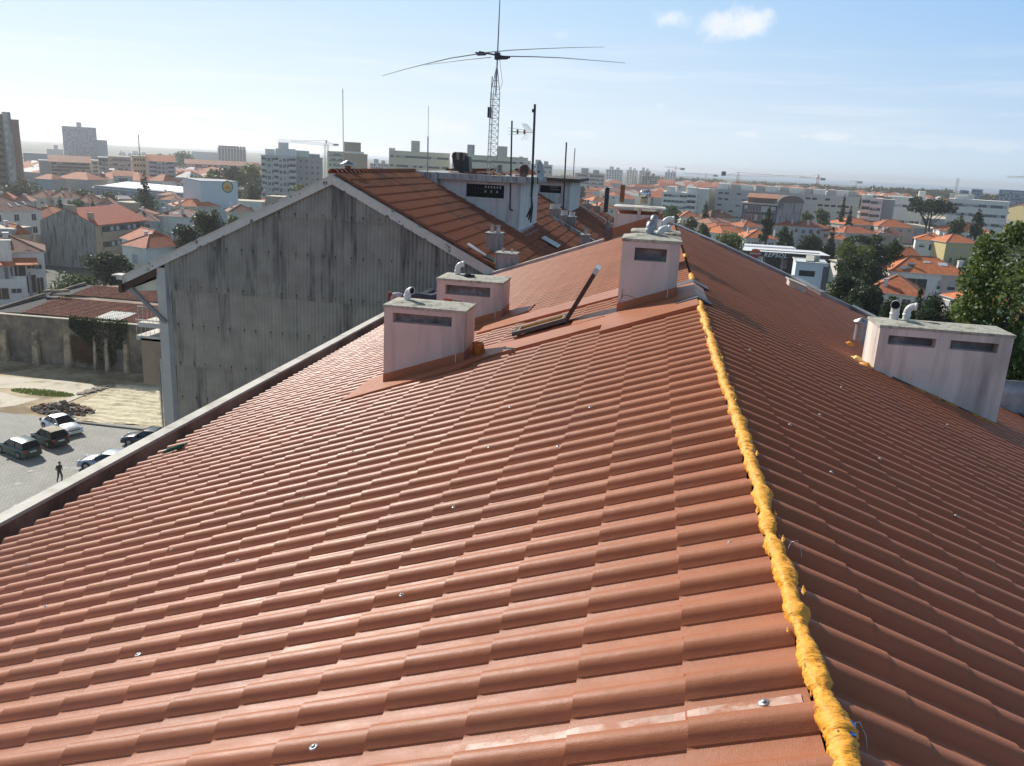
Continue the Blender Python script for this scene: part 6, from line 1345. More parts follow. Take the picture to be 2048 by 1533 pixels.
m = MB(); m.prism([(xa, yc+.05, GZ), (xb, yc+.05, GZ), (xb, yc+.05, P['r1'][2]-.15), (P['ap'][0], yc+.05, P['ap'][2]-.15), (P['l1'][0], yc+.05, P['l1'][2]-.15), (P['l2'][0], yc+.05, P['tl'][2]-.1), (xa, yc+.05, P['tl'][2]-.1)], (0,yc+.05,0), (0,yc+.4,0)); wpart(m, 'gable_core', wallm('t'), t)
depth2 = 17; m = MB(); m.box(P['l1'][0], xb, yc+.41, yc+depth2, GZ, P['r1'][2]-.15); wpart(m, 'wall', wallm('t'), t)
for a, b in ((P['l1'], P['ap']), (P['ap'], P['r1'])):
    m = MB(); ov = -.5 if a is P['l1'] else .7; a_ = Vector(a); b_ = Vector(b)
    if a is P['l1']: a_ = a_+(a_-b_).normalized()*.3
    else: b_ = b_+(b_-a_).normalized()*.7
    m.hexa([(a_.x,yc-.02,a_.z-.05),(b_.x,yc-.02,b_.z-.05),(b_.x,yc+depth2+.5,b_.z-.05),(a_.x,yc+depth2+.5,a_.z-.05),(a_.x,yc-.02,a_.z+.1),(b_.x,yc-.02,b_.z+.1),(b_.x,yc+depth2+.5,b_.z+.1),(a_.x,yc+depth2+.5,a_.z+.1)]); wpart(m, 'roof_slope', tilemat('red_orange_tile', (.50,.11,.05), (.42,.10,.05)), t)
m = MB(); m.box(P['ap'][0]-.5, P['ap'][0]+1.9, yc+.2, yc+1.0, P['ap'][2]-1, P['ap'][2]+.8); wpart(m, 'chimney', wallm('t'), t)
q = Y((181,447), yc+1.2); m = MB(); m.box(q[0]-.45, q[0]+.45, yc+1.0, yc+1.9, q[2]-1.5, Y((180,426), yc+1.)[2]); wpart(m, 'chimney', wallm('t'), t)
for dz_ in (1.9, 5.0):
    m = MB(); m.box(xb+.002, xb+.5, yc+1.8, yc+depth2-.5, P['r1'][2]-dz_-.75, P['r1'][2]-dz_+.15); wpart(m, 'balcony_front', wallm('t'), t)
    m = MB(); m.box(xb+.01, xb+.3, yc+2.2, yc+depth2-1, P['r1'][2]-dz_+.16, P['r1'][2]-dz_+1.25); wpart(m, 'balcony_glazing', mat('grey_glazing', (.07,.08,.09), .2), t)
    for i in range(7): m = MB(); yy = yc+2.6+i*1.9; m.box(xb+.301, xb+.34, yy, yy+.9, P['r1'][2]-dz_+.3, P['r1'][2]-dz_+1.15); wpart(m, 'pane', M_shut if i % 3 else M_wg, t)
m = MB(); m.box(P['bl'][0]+3.5, P['rb'][0]-.1, yc-.3, yc-.1, GZ, zb-.03); wpart(m, 'plinth', wallm('c'), t)
# other left houses
house('white house with red hipped roof, skylit annex and glazed porch, nearest the gable', (246,490), (293,497), 7.2, 9, wall='w', roof='o', rh=2.0, wins=[(3.2,4.1,1.2,1.6,'s')])
house('white red-roofed house with a dark window grid touching the first', (292,489), (352,487), 7.2, 12, wall='w', roof='o', rh=2.2, wins=[(1.6,5.3,1.0,.5,'g'),(5.4,4.1,2.4,1.7,'g')], chim=[(.2,.2,.6,.5)])
house('cream villa with shallow brown hipped roof and small dark window, by the big bushes', (311,432), (404,436), 7.0, 10, wall='w', roof='b', rh=1.8, wins=[(6.0,3.9,1.5,1.3,'g'),(10.5,3.0,1.3,2.1,'g')], chim=[(.12,.3,.8,.6),(.55,.15,.7,.8)], skyl=[(.40,.3,1.5,.9),(.80,.3,.9,.7)])
house('grey-walled house under a small brown hipped roof left of the cream villa', (236,440), (313,443), 6.0, 9, wall='g', roof='b', rh=2.2)
house('house with an orange stepped hip roof and cream walls in front of the blue hall', (352,413), (440,414), 6.4, 10, wall='c', roof='O', rh=2.0, chim=[(.1,.1,.7,1.2),(.02,.5,.7,1.0)], auto=(4,1,1.3,1.2))
house('dark red hipped roof house by the barge board, cream walls', (458,424), (512,425), 6.0, 9, wall='c', roof='b', rh=2.2)
house('long low pale building with one square dark window before the blue hall', (432,401), (524,406), 7.0, 9, kind='flat', wall='w', roof='x', wins=[(12,4,1.6,1.2,'g')])
house('blue-walled low house with orange roof behind the conifer foot', (316,399), (352,401), 6.4, 8, wall='b', roof='o', rh=1.6)
house('big pinkish hip roof with slim skylights, dark slope on the right', (-60,425), (83,421), 9.0, 13, wall='w', roof='b', rh=3.2, skyl=[(.62,.25,.6,1.4),(.74,.3,.6,1.4),(.86,.35,.6,1.4)])
house('orange hipped roof over pale wall just behind the corrugated gable', (48,433), (112,436), 7.2, 10, wall='c', roof='o', rh=2.2)
house('yellow house with orange mono-pitch roof hugging the corrugated gable', (27,471), (58,470), 6.6, 8, wall='y', roof='o', rh=1.9, wins=[(3.5,4.0,.8,.9,'g')])
house('dark-glazed grey house at the left edge above the white wing', (-40,459), (28,462), 7.5, 7, kind='flat', wall='g', roof='x', auto=(5,2,1.4,1.6))
house('red-orange roof and pale gable right of the corrugated house', (200,432), (262,434), 6.6, 10, wall='w', roof='o', rh=1.9)
house('small pink-roofed house with white front beside the conifer', (196,410), (226,411), 6.0, 8, wall='c', roof='p', rh=2.2)
house('small low house with dark garage openings right of the pink roof', (228,405), (262,408), 5.0, 8, kind='flat', wall='t', roof='x', wins=[(2.2,1.2,2,2.2,'g'),(4.4,1.2,1,2.2,'g')])
house('pink roof with two peaks among dark trees at left', (148,404), (178,406), 6.0, 8, wall='p', roof='p', rh=2.2)
house('row house with pink tiles far left, near the dark trees', (58,394), (92,396), 6.5, 9, wall='c', roof='p', rh=2.2)
house('row house with pink tiles beside the previous one', (96,395), (128,397), 6.5, 9, wall='w', roof='p', rh=2.2)
house('leftmost small orange roof under the tower block', (-10,401), (30,402), 6.5, 9, wall='w', roof='o', rh=2.2)
house('small orange roof wedged between tower and trees', (26,403), (60,404), 6.5, 9, wall='c', roof='p', rh=1.8)
house('pale flat-roofed house strip behind the pink roofs', (120,390), (175,392), 5, 9, kind='flat', wall='w', roof='x')
house('brick-roofed low house by the beige wall near the barge board', (506,404), (548,407), 6.4, 9, wall='t', roof='o', rh=1.8)
house('beige windowless wall block touching the barge board', (530,394), (600,398), 9, 8, kind='flat', wall='t', roof='x')
house('small pink roof house below the big conifer', (255,429), (300,431), 5.2, 8, wall='w', roof='p', rh=1.5)
house('small roof house below the white warehouse, right of the conifer', (312,390), (352,392), 5.6, 8, wall='g', roof='p', rh=1.4)
house('grey shed roofs just below the white warehouse', (198,398), (262,399), 4.6, 8, kind='shed', wall='g', roof='d', rh=.8)
house('orange roofs seen between brick block and balcony block', (352,366), (368,367), 7, 10, wall='w', roof='p', rh=2, y=None)
house('small orange roof to the left of the brick apartment block', (350,352), (372,353), 7.5, 10, wall='w', roof='o', rh=2.4)
# ---------------------------------------------------------------- right side
t = block('long grey apartment slab with many window strips and rooftop boxes', (1433,381), (1720,396), y=440, yR=425, depth=13, mw=mat('grey_slab_render', (.50, .48, .44), .9, var=.04), nwin=(22,5), win=(2.2,1.0), jitter=.45, group=None, name='apartment_slab', bottom=2, sidewin=False,
          extras=[(a, a+.055 if i % 2 else a+.08, .2, .9, 2.6, 'w' if i % 2 == 0 else 'g') for i, a in enumerate((.0,.10,.17,.28,.35,.45,.52,.62,.68,.78,.84,.92))])
t = block('white stepped end wing left of the long grey slab', (1396,379), (1418,381), y=438, depth=14, wall='w', nwin=(0,0), group=None, bottom=2)
t = block('second plain white end wall between the wing and the slab', (1419,380), (1434,381), y=450, depth=6, wall='g', nwin=(0,0), group=None)
t = block('white balconied block with dark flat roof behind the villa trees', (1325,385), (1395,389), y=430, yR=428, depth=13, wall='w', nwin=(8,4), win=(1.8,1.2), jitter=.3, balc=[(.7,.98,1.4)], extras=[(.1,.35,.1,.9,2.5,'w'),(.68,.95,.1,.9,2.6,'w')])
t = block('glass-fronted block below the long grey slab', (1486,407), (1556,412), y=325, yR=322, depth=12, mw=mat('dark_teal_glass', (.05,.07,.08), .25), nwin=(11,4), win=(1.0,2.0), jitter=.35, bottom=1.5, group=None, name='glass_block', roof='none')
A, B = Y((1486,407), 325), Y((1556,412), 322); w = B[0]-A[0]; H_ = (A[2]+B[2])/2-GZ
m = MB(); m.box(-.6, w+.2, -.6, 12, H_+.002, H_+.5); m.build('roof_edge', wallm('c'), t)
m = MB(); m.box(1.5, w-.5, 1.2, 11, H_+.52, H_+2.4); m.build('attic', mat('attic_brown', (.20,.12,.09), .8), t)
m = MB(); m.prism([(1.0,.8,H_+2.41),(1.0,6,H_+3.9),(1.0,11.5,H_+2.41)], (0,0,0), (w-.8,0,0)); m.build('attic_roof', roofm('p'), t)
t = block('grey rendered barrel-topped building stained with rust, right of the glass block', (1557,403), (1606,409), y=322, yR=330, depth=14, mw=mat('stained_grey_render', (0.392, 0.377, 0.377), .9, dirt=(.10,.08,.07), dscale=.4, dthr=(.48,.62), streak=True), nwin=(0,0), group=None, name='barrel_building', roof='none')
A = Y((1557,403), 322); B = Y((1606,409), 330); w = math.hypot(B[0]-A[0], B[1]-A[1]); H_ = (A[2]+B[2])/2-GZ
m = MB(); n = 10; m.prism([(w*.5-w*.52*math.cos(math.pi*i/n), -.3, H_+2.6*math.sin(math.pi*i/n)) for i in range(n+1)], (0,-.3,0), (0,14,0)); m.build('barrel_roof', mat('rust_grey_roof', (.20,.16,.14), .8), t)
for lb, a, b, yt, yy, wk, nw_, ex in [('white wavy-balconied block right of the long grey slab',1724,1766,397,395,'w',(5,5),[(.0,.5,.1,.9,1.2,'w')]),('grey plain side of the wavy-balconied block',1766,1790,400,400,'g',(0,0),[]),('low white modern block behind the red house',1784,1850,395,430,'w',(6,2),[(.8,1,.1,.9,3,'w')]),('long pale low block with dark roof edge right of the umbrella pine',1898,2020,401,400,'w',(14,4),[(.1,.3,.1,.9,1.5,'w')]),('white low hall with a curved grandstand roof in the distance',1900,1950,388,800,'w',(0,0),[])]:
    block(lb, (a,yt), (b,yt+4), y=yy, depth=13, wall=wk, nwin=nw_, win=(1.8,1.2), jitter=.5, extras=ex, balc=[(.0,.45,1.4)] if 'wavy-balconied block r' in lb else None)
for lb, a, b, yt, yy in [('blue-glass office block in the right distance',1944,1966,379,900),('wider blue-glass office block at the far right edge',1999,2050,381,880),('small dark far block right of the grandstand roof',1920,1938,381,950)]:
    block(lb, (a,yt), (b,yt+2), y=yy, depth=30, mw=mat('blue_office', (0.189, 0.246, 0.348), .4), nwin=(12,6), win=(1.6,1.2), jitter=.5, group=CITY)
HG = 'tiled houses of the neighbourhood'
house('white and yellow villa with orange hip roof and arched windows, by the cypress', (1362,434), (1404,436), 7.6, 10, wall='w', roof='o', rh=2.2, wins=[(1.6,4.5,.9,1.8,'g'),(4.0,4.5,.9,1.8,'g')], side='r', sidew=[(3,4,1,1.6,'s')])
house('brown-tiled steep villa roof right of the cypress', (1420,437), (1472,438), 7.2, 9, wall='c', roof='b', rh=3.0)
house('front house of the orange terrace row, white wall with paired windows', (1492,476), (1556,479), 6.6, 11, wall='w', roof='O', rh=2.3, wins=[(1.0,4.3,.5,1.1,'g'),(2.2,4.3,.5,1.1,'g'),(3.0,4.3,.5,1.1,'g'),(3.8,4.3,.5,1.1,'g'),(4.6,4.3,.5,1.1,'g'),(7.6,4.3,.5,1.1,'g'),(8.5,4.3,.5,1.1,'g')], chim=[(.2,.4,.5,1.0),(.92,.1,.5,.9)])
house('terrace house with solar heater, second from the front', (1447,468), (1500,466), 6.6, 10, wall='w', roof='O', rh=2.0, chim=[(.7,.3,.4,.6)])
house('terrace house third from the front, pale stripe on its roof', (1436,459), (1486,458), 6.6, 10, wall='w', roof='o', rh=1.8, chim=[(.5,.4,.4,1.2)])
house('terrace house at the back of the row, white gable end', (1425,449), (1470,447), 6.6, 10, wall='w', roof='p', rh=1.8)
house('orange hipped house behind the terrace, cream wall', (1487,454), (1530,455), 6.6, 10, wall='c', roof='o', rh=2.0, chim=[(.3,.5,.5,.9)])
house('orange-roofed cream house left of the dark pine', (1548,451), (1603,454), 7.4, 10, wall='c', roof='o', rh=1.9, auto=(3,1,1.2,1.3))
house('orange roof with two square chimneys and glazed bay', (1600,455), (1660,457), 7.2, 10, wall='b', roof='o', rh=2.1, chim=[(.35,.2,.8,1.0),(.62,.25,.8,1.0)], auto=(4,1,1.6,1.4))
house('orange pyramid roof in the middle of the right-hand roofs', (1690,449), (1753,451), 6.6, 12, wall='c', roof='O', rh=2.6)
house('orange roof with a pink side wall, right of the pyramid roof', (1757,453), (1829,457), 6.6, 13, wall='p', roof='o', rh=2.8)
house('low orange roof in front of the pyramid roof', (1688,466), (1757,468), 6.2, 11, wall='p', roof='o', rh=2.2)
house('brown-orange roof with solar panels next to the low orange roof', (1757,469), (1806,472), 6.2, 10, wall='t', roof='b', rh=2.4, skyl=[(.15,.2,1.6,1.0)])
house('small orange roof just above the dark trees at the left of the white villa', (1640,463), (1690,466), 6.0, 10, wall='p', roof='o', rh=2.0)
house('pink-walled house under the small orange roof', (1660,478), (1700,481), 5.0, 9, wall='p', roof='o', rh=1.4)
house('school-like white building with a broad orange roof and five window pairs', (1880,461), (1985,468), 7.6, 13, wall='w', roof='O', rh=3.2, wins=[(1.6+i*2.9+dx, 5.3, 1.0, 1.0, 'g') for i in range(5) for dx in (0, 1.2)])
house('white two-storey house with orange roof left of the yellow house', (1832,479), (1897,484), 7.4, 10, wall='w', roof='O', rh=2.3, wins=[(2.0,5.0,1.5,1.0,'h'),(5.0,4.2,1.5,1.9,'g'),(8.6,5.0,1.0,1.0,'g')], chim=[(.35,.3,.6,.8)])
house('yellow two-storey house with orange roof above the big orange one', (1893,485), (1958,488), 7.6, 10, wall='y', roof='O', rh=2.4, wins=[(2.6,4.2,.9,1.6,'s'),(6.0,4.2,.9,1.6,'s'),(2.4,1.2,.9,1.6,'g'),(6.0,1.2,.9,1.6,'g')])
house('tiny yellow porch house with red hipped roof', (1878,500), (1905,502), 3.6, 5, wall='y', roof='o', rh=1.3, wins=[(1.8,.6,.8,1.9,'g')])
house('small orange mono-pitch house with a chimney behind the big orange house', (1775,518), (1842,520), 8.0, 8, kind='gable', wall='w', roof='O', rh=2.4, chim=[(.15,.2,.6,1.0)])
T_ = house('big semi-detached house with bright orange hip roof, white half and pink half', (1782,543), (1938,553), 7.4, 11, wall='w', roof='O', rh=3.0, wins=[(2.0,4.2,1.0,1.8,'g'),(5.4,3.4,4.2,2.8,'g'),(10.5,4.3,1.7,1.8,'h'),(9.3,.6,2.2,2.2,'g'),(12.0,.6,2.0,2.2,'g')], chim=[(.93,.25,.9,.6)], skyl=[(.52,.62,1.3,.5),(.72,.5,1.8,1.0)])
w = T_['w']; m = MB(); m.box(w*.66, w+.02, -.06, -.008, 0, 7.2); m.build('pink_front', wallm('p'), T_); link('window', winmesh(1.6,1.8,'h'), T_, (w*.80,-.065,4.3))
m = MB(); m.hexa([(2.1,-.1,7.9),(4.6,1.3,8.3),(4.1,2.2,8.6),(1.6,.9,8.2),(2.1,-.1,8.0),(4.6,1.3,8.4),(4.1,2.2,8.7),(1.6,.9,8.3)]); m.tube([(4.0,2.4,9.0),(5.2,1.6,9.0)], .3, 10); m.build('solar_heater', M_alu, T_)
house('old ridged orange-tiled roof among the dark conifers, one dormer', (1733,582), (1843,594), 5.6, 10, wall='w', roof='o', rh=3.0, chim=[(.32,.15,.7,.3)])
house('low orange roof with white fascia under the big leafy tree', (1885,590), (1960,612), 6.0, 8, wall='w', roof='O', rh=1.8)
house('strip of orange roof seen over the wide right chimney', (1790,646), (1935,660), 6.0, 6, kind='gable', wall='c', roof='O', rh=1.4)
house('orange roofs hidden in leaves right of the wide chimney', (2020,660), (2100,668), 6.0, 8, wall='c', roof='O', rh=2.2)
t = house('yellow-cream gable house with orange roof at the right edge', (2001,418), (2075,424), 10.5, 16, kind='gable', ridge='y', wall='y', roof='o', rh=4.2, wins=[(3.0,7.5,1.0,1.2,'g'),(7.0,7.5,1.0,1.2,'g'),(5.0,10.2,.9,1.0,'g')])
house('small blue-grey gable house below the yellow gable house', (1978,448), (2022,452), 6.0, 9, kind='gable', ridge='y', wall='b', roof='g2', rh=2.6, wins=[(3,4,.8,1.3,'g'),(6,4,.8,1.3,'g')])
house('red house with stacked orange roofs beside the umbrella pine', (1762,416), (1838,420), 9.5, 14, wall='p', roof='o', rh=3.4, wins=[(4,4,4,5,'g')])
house('orange roof right of the umbrella pine, small', (1905,437), (1945,440), 6, 10, wall='c', roof='o', rh=1.8)
house('orange roof below the dark conifer on the right', (1975,455), (2030,460), 6.4, 10, wall='c', roof='O', rh=2.0)
for i, (a, b, c, d) in enumerate([(1728,428,1840,432),(1830,436,1912,440),(1720,441,1760,443),(1800,456,1880,458)]):
    house(['long grey workshop roof behind the pyramid roof','second grey workshop roof right of the first','short grey workshop roof with bright skylight','nearest grey workshop strip left of the school-like building'][i], (a,b), (c,d), 6.0, 14, kind='shed', wall='g', roof='sheetgrey', rh=1.0)
# roofs glimpsed behind the middle chimneys
for i, (a, b, c, d, k, wk) in enumerate([(1165,394,1200,395,'o','w'),(1186,402,1215,403,'O','w'),(1232,392,1262,392,'o','w'),(1240,382,1300,381,'b','p'),(1268,374,1318,376,'o','p'),(1300,380,1330,382,'O','w'),(1170,384,1196,384,'o','w'),(1195,416,1230,417,'O','c'),(1318,372,1368,374,'o','w')]):
    house(['orange roof nearest the farther white box','bright orange roof behind the black steel flue','orange roof behind the rust-brown flue','dark roofed pink block behind the slab chimney','long red roof on the skyline behind the slab chimney','small bright orange roof over the slab chimney','far orange roof above the nearest one','orange roof showing low beside the slab chimney','long low orange roof left of the white balconied block'][i], (a,b), (c,d), 7.0 if d > 390 else 9.0, 11, wall=wk, roof=k, rh=2.2, auto=(3,1,1.2,1.2))
# petrol station canopy
A, B = Z((1488,501), GZ+6.3), Z((1660,512), GZ+6.3)
t, w = root_for('petrol_station', 'petrol station canopy with white roof and black fascia lettered in white', 'petrol station', A, B)
M_canw = mat('canopy_white', (.80,.80,.80), .5, var=.02); M_canb = mat('canopy_black', (.012,.012,.018), .4)
m = MB(); m.box(0, w, 0, 12, 5.0, 6.22); m.build('fascia', M_canb, t); m = MB(); m.box(-.1, w+.1, -.1, 12.1, 6.222, 6.30); m.build('canopy_roof', M_canw, t)
m = MB(); m.box(1.5, w*.72, 12.3, 18, 5.3, 6.6); m.build('rear_roof', M_canw, t)
m = MB(); m.box(2.5, w-2, 3, 3.6, 6.302, 6.5); m.build('roof_kerb', M_grey, t)
for x in (2.5, w*.5, w-3): m = MB(); m.box(x-.25, x+.25, 4, 4.5, 0, 4.98); m.build('column', M_shut, t)
m = MB(); m.box(w*.35, w-1, 11, 17, 0, 4.9); m.build('kiosk', wallm('k'), t); m = MB(); m.box(w*.55, w*.62, 10.93, 10.99, 1.0, 3.4); m.build('kiosk_window', M_shut, t)
cu = bpy.data.curves.new('lettering', 'FONT'); cu.body = 'REPSOL'; cu.size = 1.55; cu.extrude = .03; cu.shear = .22; cu.space_character = 1.15; cu.offset = .02
cu.materials.append(mat('letter_white', (.85,.85,.85), .5)); tmp = bpy.data.objects.new('tmp_text', cu); COL.objects.link(tmp); bpy.context.view_layer.update(); lm = bpy.data.meshes.new_from_object(tmp.evaluated_get(bpy.context.evaluated_depsgraph_get())); bpy.data.objects.remove(tmp)
to = link('lettering', lm, t, (w*.235, -.05, 5.05)); to.rotation_euler = (math.pi/2, 0, 0)
m = MB(); n = 14; r = 1.3; cx, cz = 3.0, 5.6
m.prism([(cx+r*math.cos(math.pi*i/n), -.12, cz+.18+r*math.sin(math.pi*i/n)*.85) for i in range(n+1)], (0,0,0), (0,.1,0)); m.build('sign_top', mat('sign_orange', (.62,.10,.03), .5), t)
m = MB(); m.box(cx-r-.15, cx+r+.15, -.12, -.02, cz-.12, cz+.14); m.build('sign_band', mat('sign_grey_white', (.6,.6,.6), .5), t)
m = MB(); m.prism([(cx+r*.95*math.cos(math.pi+math.pi*i/n), -.12, cz-.16+r*math.sin(math.pi+math.pi*i/n)*.8) for i in range(n+1)], (0,0,0), (0,.1,0)); m.build('sign_bottom', mat('sign_red', (.40,.02,.02), .5), t)
m = MB(); m.box(-1.2, 0-.02, 1, 3, 0, 4.2); m.build('price_totem', M_canw, t)
# modern pale villa
A, B = Z((1593,524), GZ+10), Z((1658,529), GZ+10)
t, w = root_for('modern_villa', 'pale grey-blue modern villa with a long slit window and roof terrace', 'house', A, B); M_v = mat('villa_render', (0.580, 0.652, 0.667), .8, var=.03)
m = MB(); m.wall((0,0,4.4), (1,0,0), (0,0,1), w, 5.6, [(w*.12,w*.62,3.0,4.1)], .25, 0, 1, (0,1,0)); m.box(0, w, .26, 8, 4.4, 9.98); m.box(-.005,.24,.0,.255,4.4,10); m.build('upper_storey', [M_v, M_wdark], t)
m = MB(); m.box(-7.5, w+.1, -2, 8, 0, 4.38); m.build('lower_storey', M_v, t)
m = MB(); m.box(-7.0,-.02,-1.5,-1.3,4.4,5.4); m.box(-7.0,-6.8,-1.29,6,4.4,5.4); o = m.build('terrace_wall', M_cap, t); o['kind'] = 'stuff'
m = MB(); m.box(-4.5,-.05,1,3,4.4,5.2); m.build('red_canopy', mat('dull_red', (.30,.06,.04), .8), t)
m = MB(); m.bar((-.1,-.1,10.05),(w+.1,-.1,10.05),.25,.15); m.bar((-.1,8,10.05),(w+.1,8,10.05),.25,.15); m.bar((-.1,0,10.05),(-.1,7.9,10.05),.25,.15); o = m.build('roof_kerb', M_cap, t); o['kind'] = 'stuff'
m = MB(); m.box(w*.6,w*.75,3,4,10,11.2); m.build('chimney', M_grey, t); m = MB(); m.hexa([(w*.3,2,10.1),(w*.55,2,10.1),(w*.6,5,10.1),(w*.35,5,10.1),(w*.3,2,10.2),(w*.55,2,10.2),(w*.6,5,11),(w*.35,5,11)]); m.build('solar_panel', M_cap, t)
m = MB(); m.box(w*.42,w*.62,-2.06,-2.01,.2,2.4); m.build('door', M_v, t); m = MB(); m.tube([(-6.9,-1.4,5.4),(-6.9,-1.4,9.0)], .09, 6); m.build('terrace_post', M_cap, t)
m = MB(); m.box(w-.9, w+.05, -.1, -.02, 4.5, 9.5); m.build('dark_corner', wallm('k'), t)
house('low grey flat building beside the petrol station with sloped white canopy', (1662,520), (1708,532), 5.5, 12, kind='shed', wall='w', roof='sheetgrey', rh=.8)
# ---------------------------------------------------------------- cranes and masts
M_cr = mat('crane_yellow', (.42,.24,.08), .6); M_crr = mat('crane_red', (.40,.12,.06), .6); M_crw = mat('crane_white', (.55,.55,.52), .6)
def lattice(mb, a, b, w, n):
    a = Vector(a); b = Vector(b); d = (b-a).normalized(); u = Vector((0,0,1)) if abs(d.z) < .9 else Vector((1,0,0)); s1 = d.cross(u).normalized()*w/2; s2 = s1.cross(d).normalized()*w/2
    cs = [s1+s2, s1-s2, -s1-s2, -s1+s2]; r = w*.09
    for c in cs: mb.bar(a+c, b+c, r)
    for i in range(n):
        p0 = a+(b-a)*i/n; p1 = a+(b-a)*(i+1)/n
        for k in range(4): mb.bar(p0+cs[k], p1+cs[(k+1) % 4], r*.6)
def crane(label, pbase, ptop, y, jibL, jibR, m, hs=2.0, cw=None, tilt=0):
    b = Y(pbase, y); tt = Y(ptop, y); t = thing('tower_crane', label, 'crane', (b[0], y, GZ), group='tower cranes on the horizon'); H = tt[2]-GZ; sc = y/F_PX
    mm = MB(); lattice(mm, (0,0,0), (0,0,H), 1.8, 22); mm.build('mast', m, t)
    jl = Y(jibL, y); jr = Y(jibR, y); mm = MB(); lattice(mm, (jl[0]-b[0],0,jl[2]-GZ), (jr[0]-b[0],0,jr[2]-GZ), 1.3, 30); mm.build('jib', m, t)
    zj = (jl[2]+jr[2])/2-GZ
    mm = MB(); mm.bar((0,0,zj), (0,0,H+hs*1), .6)
    for q in (jl, jr): mm.bar((0,0,H+hs), ((q[0]-b[0])*.7,0,zj+((q[2]-GZ)-zj)*.7), .18)
    mm.build('apex', m, t)
    cwx = (jr if abs(jr[0]-b[0]) < abs(jl[0]-b[0]) else jl); mm = MB(); mm.box(cwx[0]-b[0]-sc*4, cwx[0]-b[0]+sc*4, -1, 1, zj-sc*(cw or 3), zj+sc*(cw or 1)); mm.build('counterweight', M_grey if not cw else mat('crane_sign_dark', (.12,.10,.09), .8), t)
crane('white crane with a long jib over the white balcony block', (653,330), (652,289), 420, (555,281), (672,291), M_crw)
crane('orange crane farthest left of the group on the right horizon', (1350,352), (1354,336), 1100, (1330,334), (1365,339), M_crr)
crane('thin dark crane between the orange and the yellow crane', (1411,358), (1411,350), 1250, (1367,347), (1431,351), M_cr)
crane('yellow crane with a dark box on its counter-jib', (1474,372), (1478,350), 700, (1447,350), (1612,354), M_cr, cw=4)
crane('red crane at the right end of the long jib', (1634,372), (1637,354), 820, (1600,355), (1646,358), M_crr)
crane('tiny far crane right of the red one', (1712,372), (1712,364), 1500, (1700,362), (1720,365), M_cr)
crane('crane jib entering at the right edge of the picture', (2075,380), (2075,352), 700, (2014,354), (2090,357), M_cr)
t = thing('lattice_tower', 'slim grey lattice transmission tower on the right horizon', 'tower', tuple(G((1913,382))[:2])+(GZ,)) if False else thing('lattice_tower', 'slim grey lattice transmission tower on the right horizon', 'tower', (Y((1912,380),1300)[0], 1300, GZ))
m = MB(); lattice(m, (0,0,0), (0,0,Y((1915,357),1300)[2]-GZ), 2.4, 24); m.build('tower_frame', M_steel, t)
# ---------------------------------------------------------------- trees
LM = {'dark': leafmat('leaf_dark', (.018,.036,.014), (.055,.08,.028)), 'mid': leafmat('leaf_mid', (.032,.062,.018), (.095,.135,.038)), 'lite': leafmat('leaf_bright', (.06,.09,.02), (.15,.18,.045)), 'near': leafmat('leaf_near', (.05,.085,.018), (.19,.24,.06), .35), 'olive': leafmat('leaf_olive', (.04,.05,.02), (.10,.11,.04))}
M_bark = mat('bark', (.06,.045,.03), .95, var=.3, nscale=4)
def cloud(n, ctrs, size, seed, flat=.0):
    g = np.random.default_rng(seed); C = np.array([c[:3] for c in ctrs]); Rr_ = np.array([c[3:6] for c in ctrs]); wt = (Rr_.prod(1))**.66; wt /= wt.sum()
    k = g.choice(len(ctrs), n, p=wt); d = g.normal(size=(n, 3)); d /= np.linalg.norm(d, axis=1)[:, None]
    rad = g.random(n)**.42; p = C[k]+d*Rr_[k]*rad[:, None]
    a = g.normal(size=(n, 3)); a /= np.linalg.norm(a, axis=1)[:, None]; nn = d*.6+g.normal(size=(n, 3))*.6; b = np.cross(a, nn); b /= np.linalg.norm(b, axis=1)[:, None]+1e-9
    s_ = size*g.uniform(.55, 1.3, n)[:, None]; a = a*s_; b = b*s_*.62
    V = np.stack([p-a, p+b, p+a, p-b], 1).reshape(-1, 3); return V
def leafmesh(name, V, m):
    n = len(V)//4; me = bpy.data.meshes.new(name); me.vertices.add(len(V)); me.vertices.foreach_set('co', V.astype(np.float32).ravel()); me.loops.add(4*n); me.loops.foreach_set('vertex_index', np.arange(4*n, dtype=np.int32)); me.polygons.add(n)
    me.polygons.foreach_set('loop_start', np.arange(0, 4*n, 4, dtype=np.int32)); me.polygons.foreach_set('loop_total', np.full(n, 4, dtype=np.int32)); me.materials.append(m); me.update(calc_edges=True); return me
TREEN = [0]
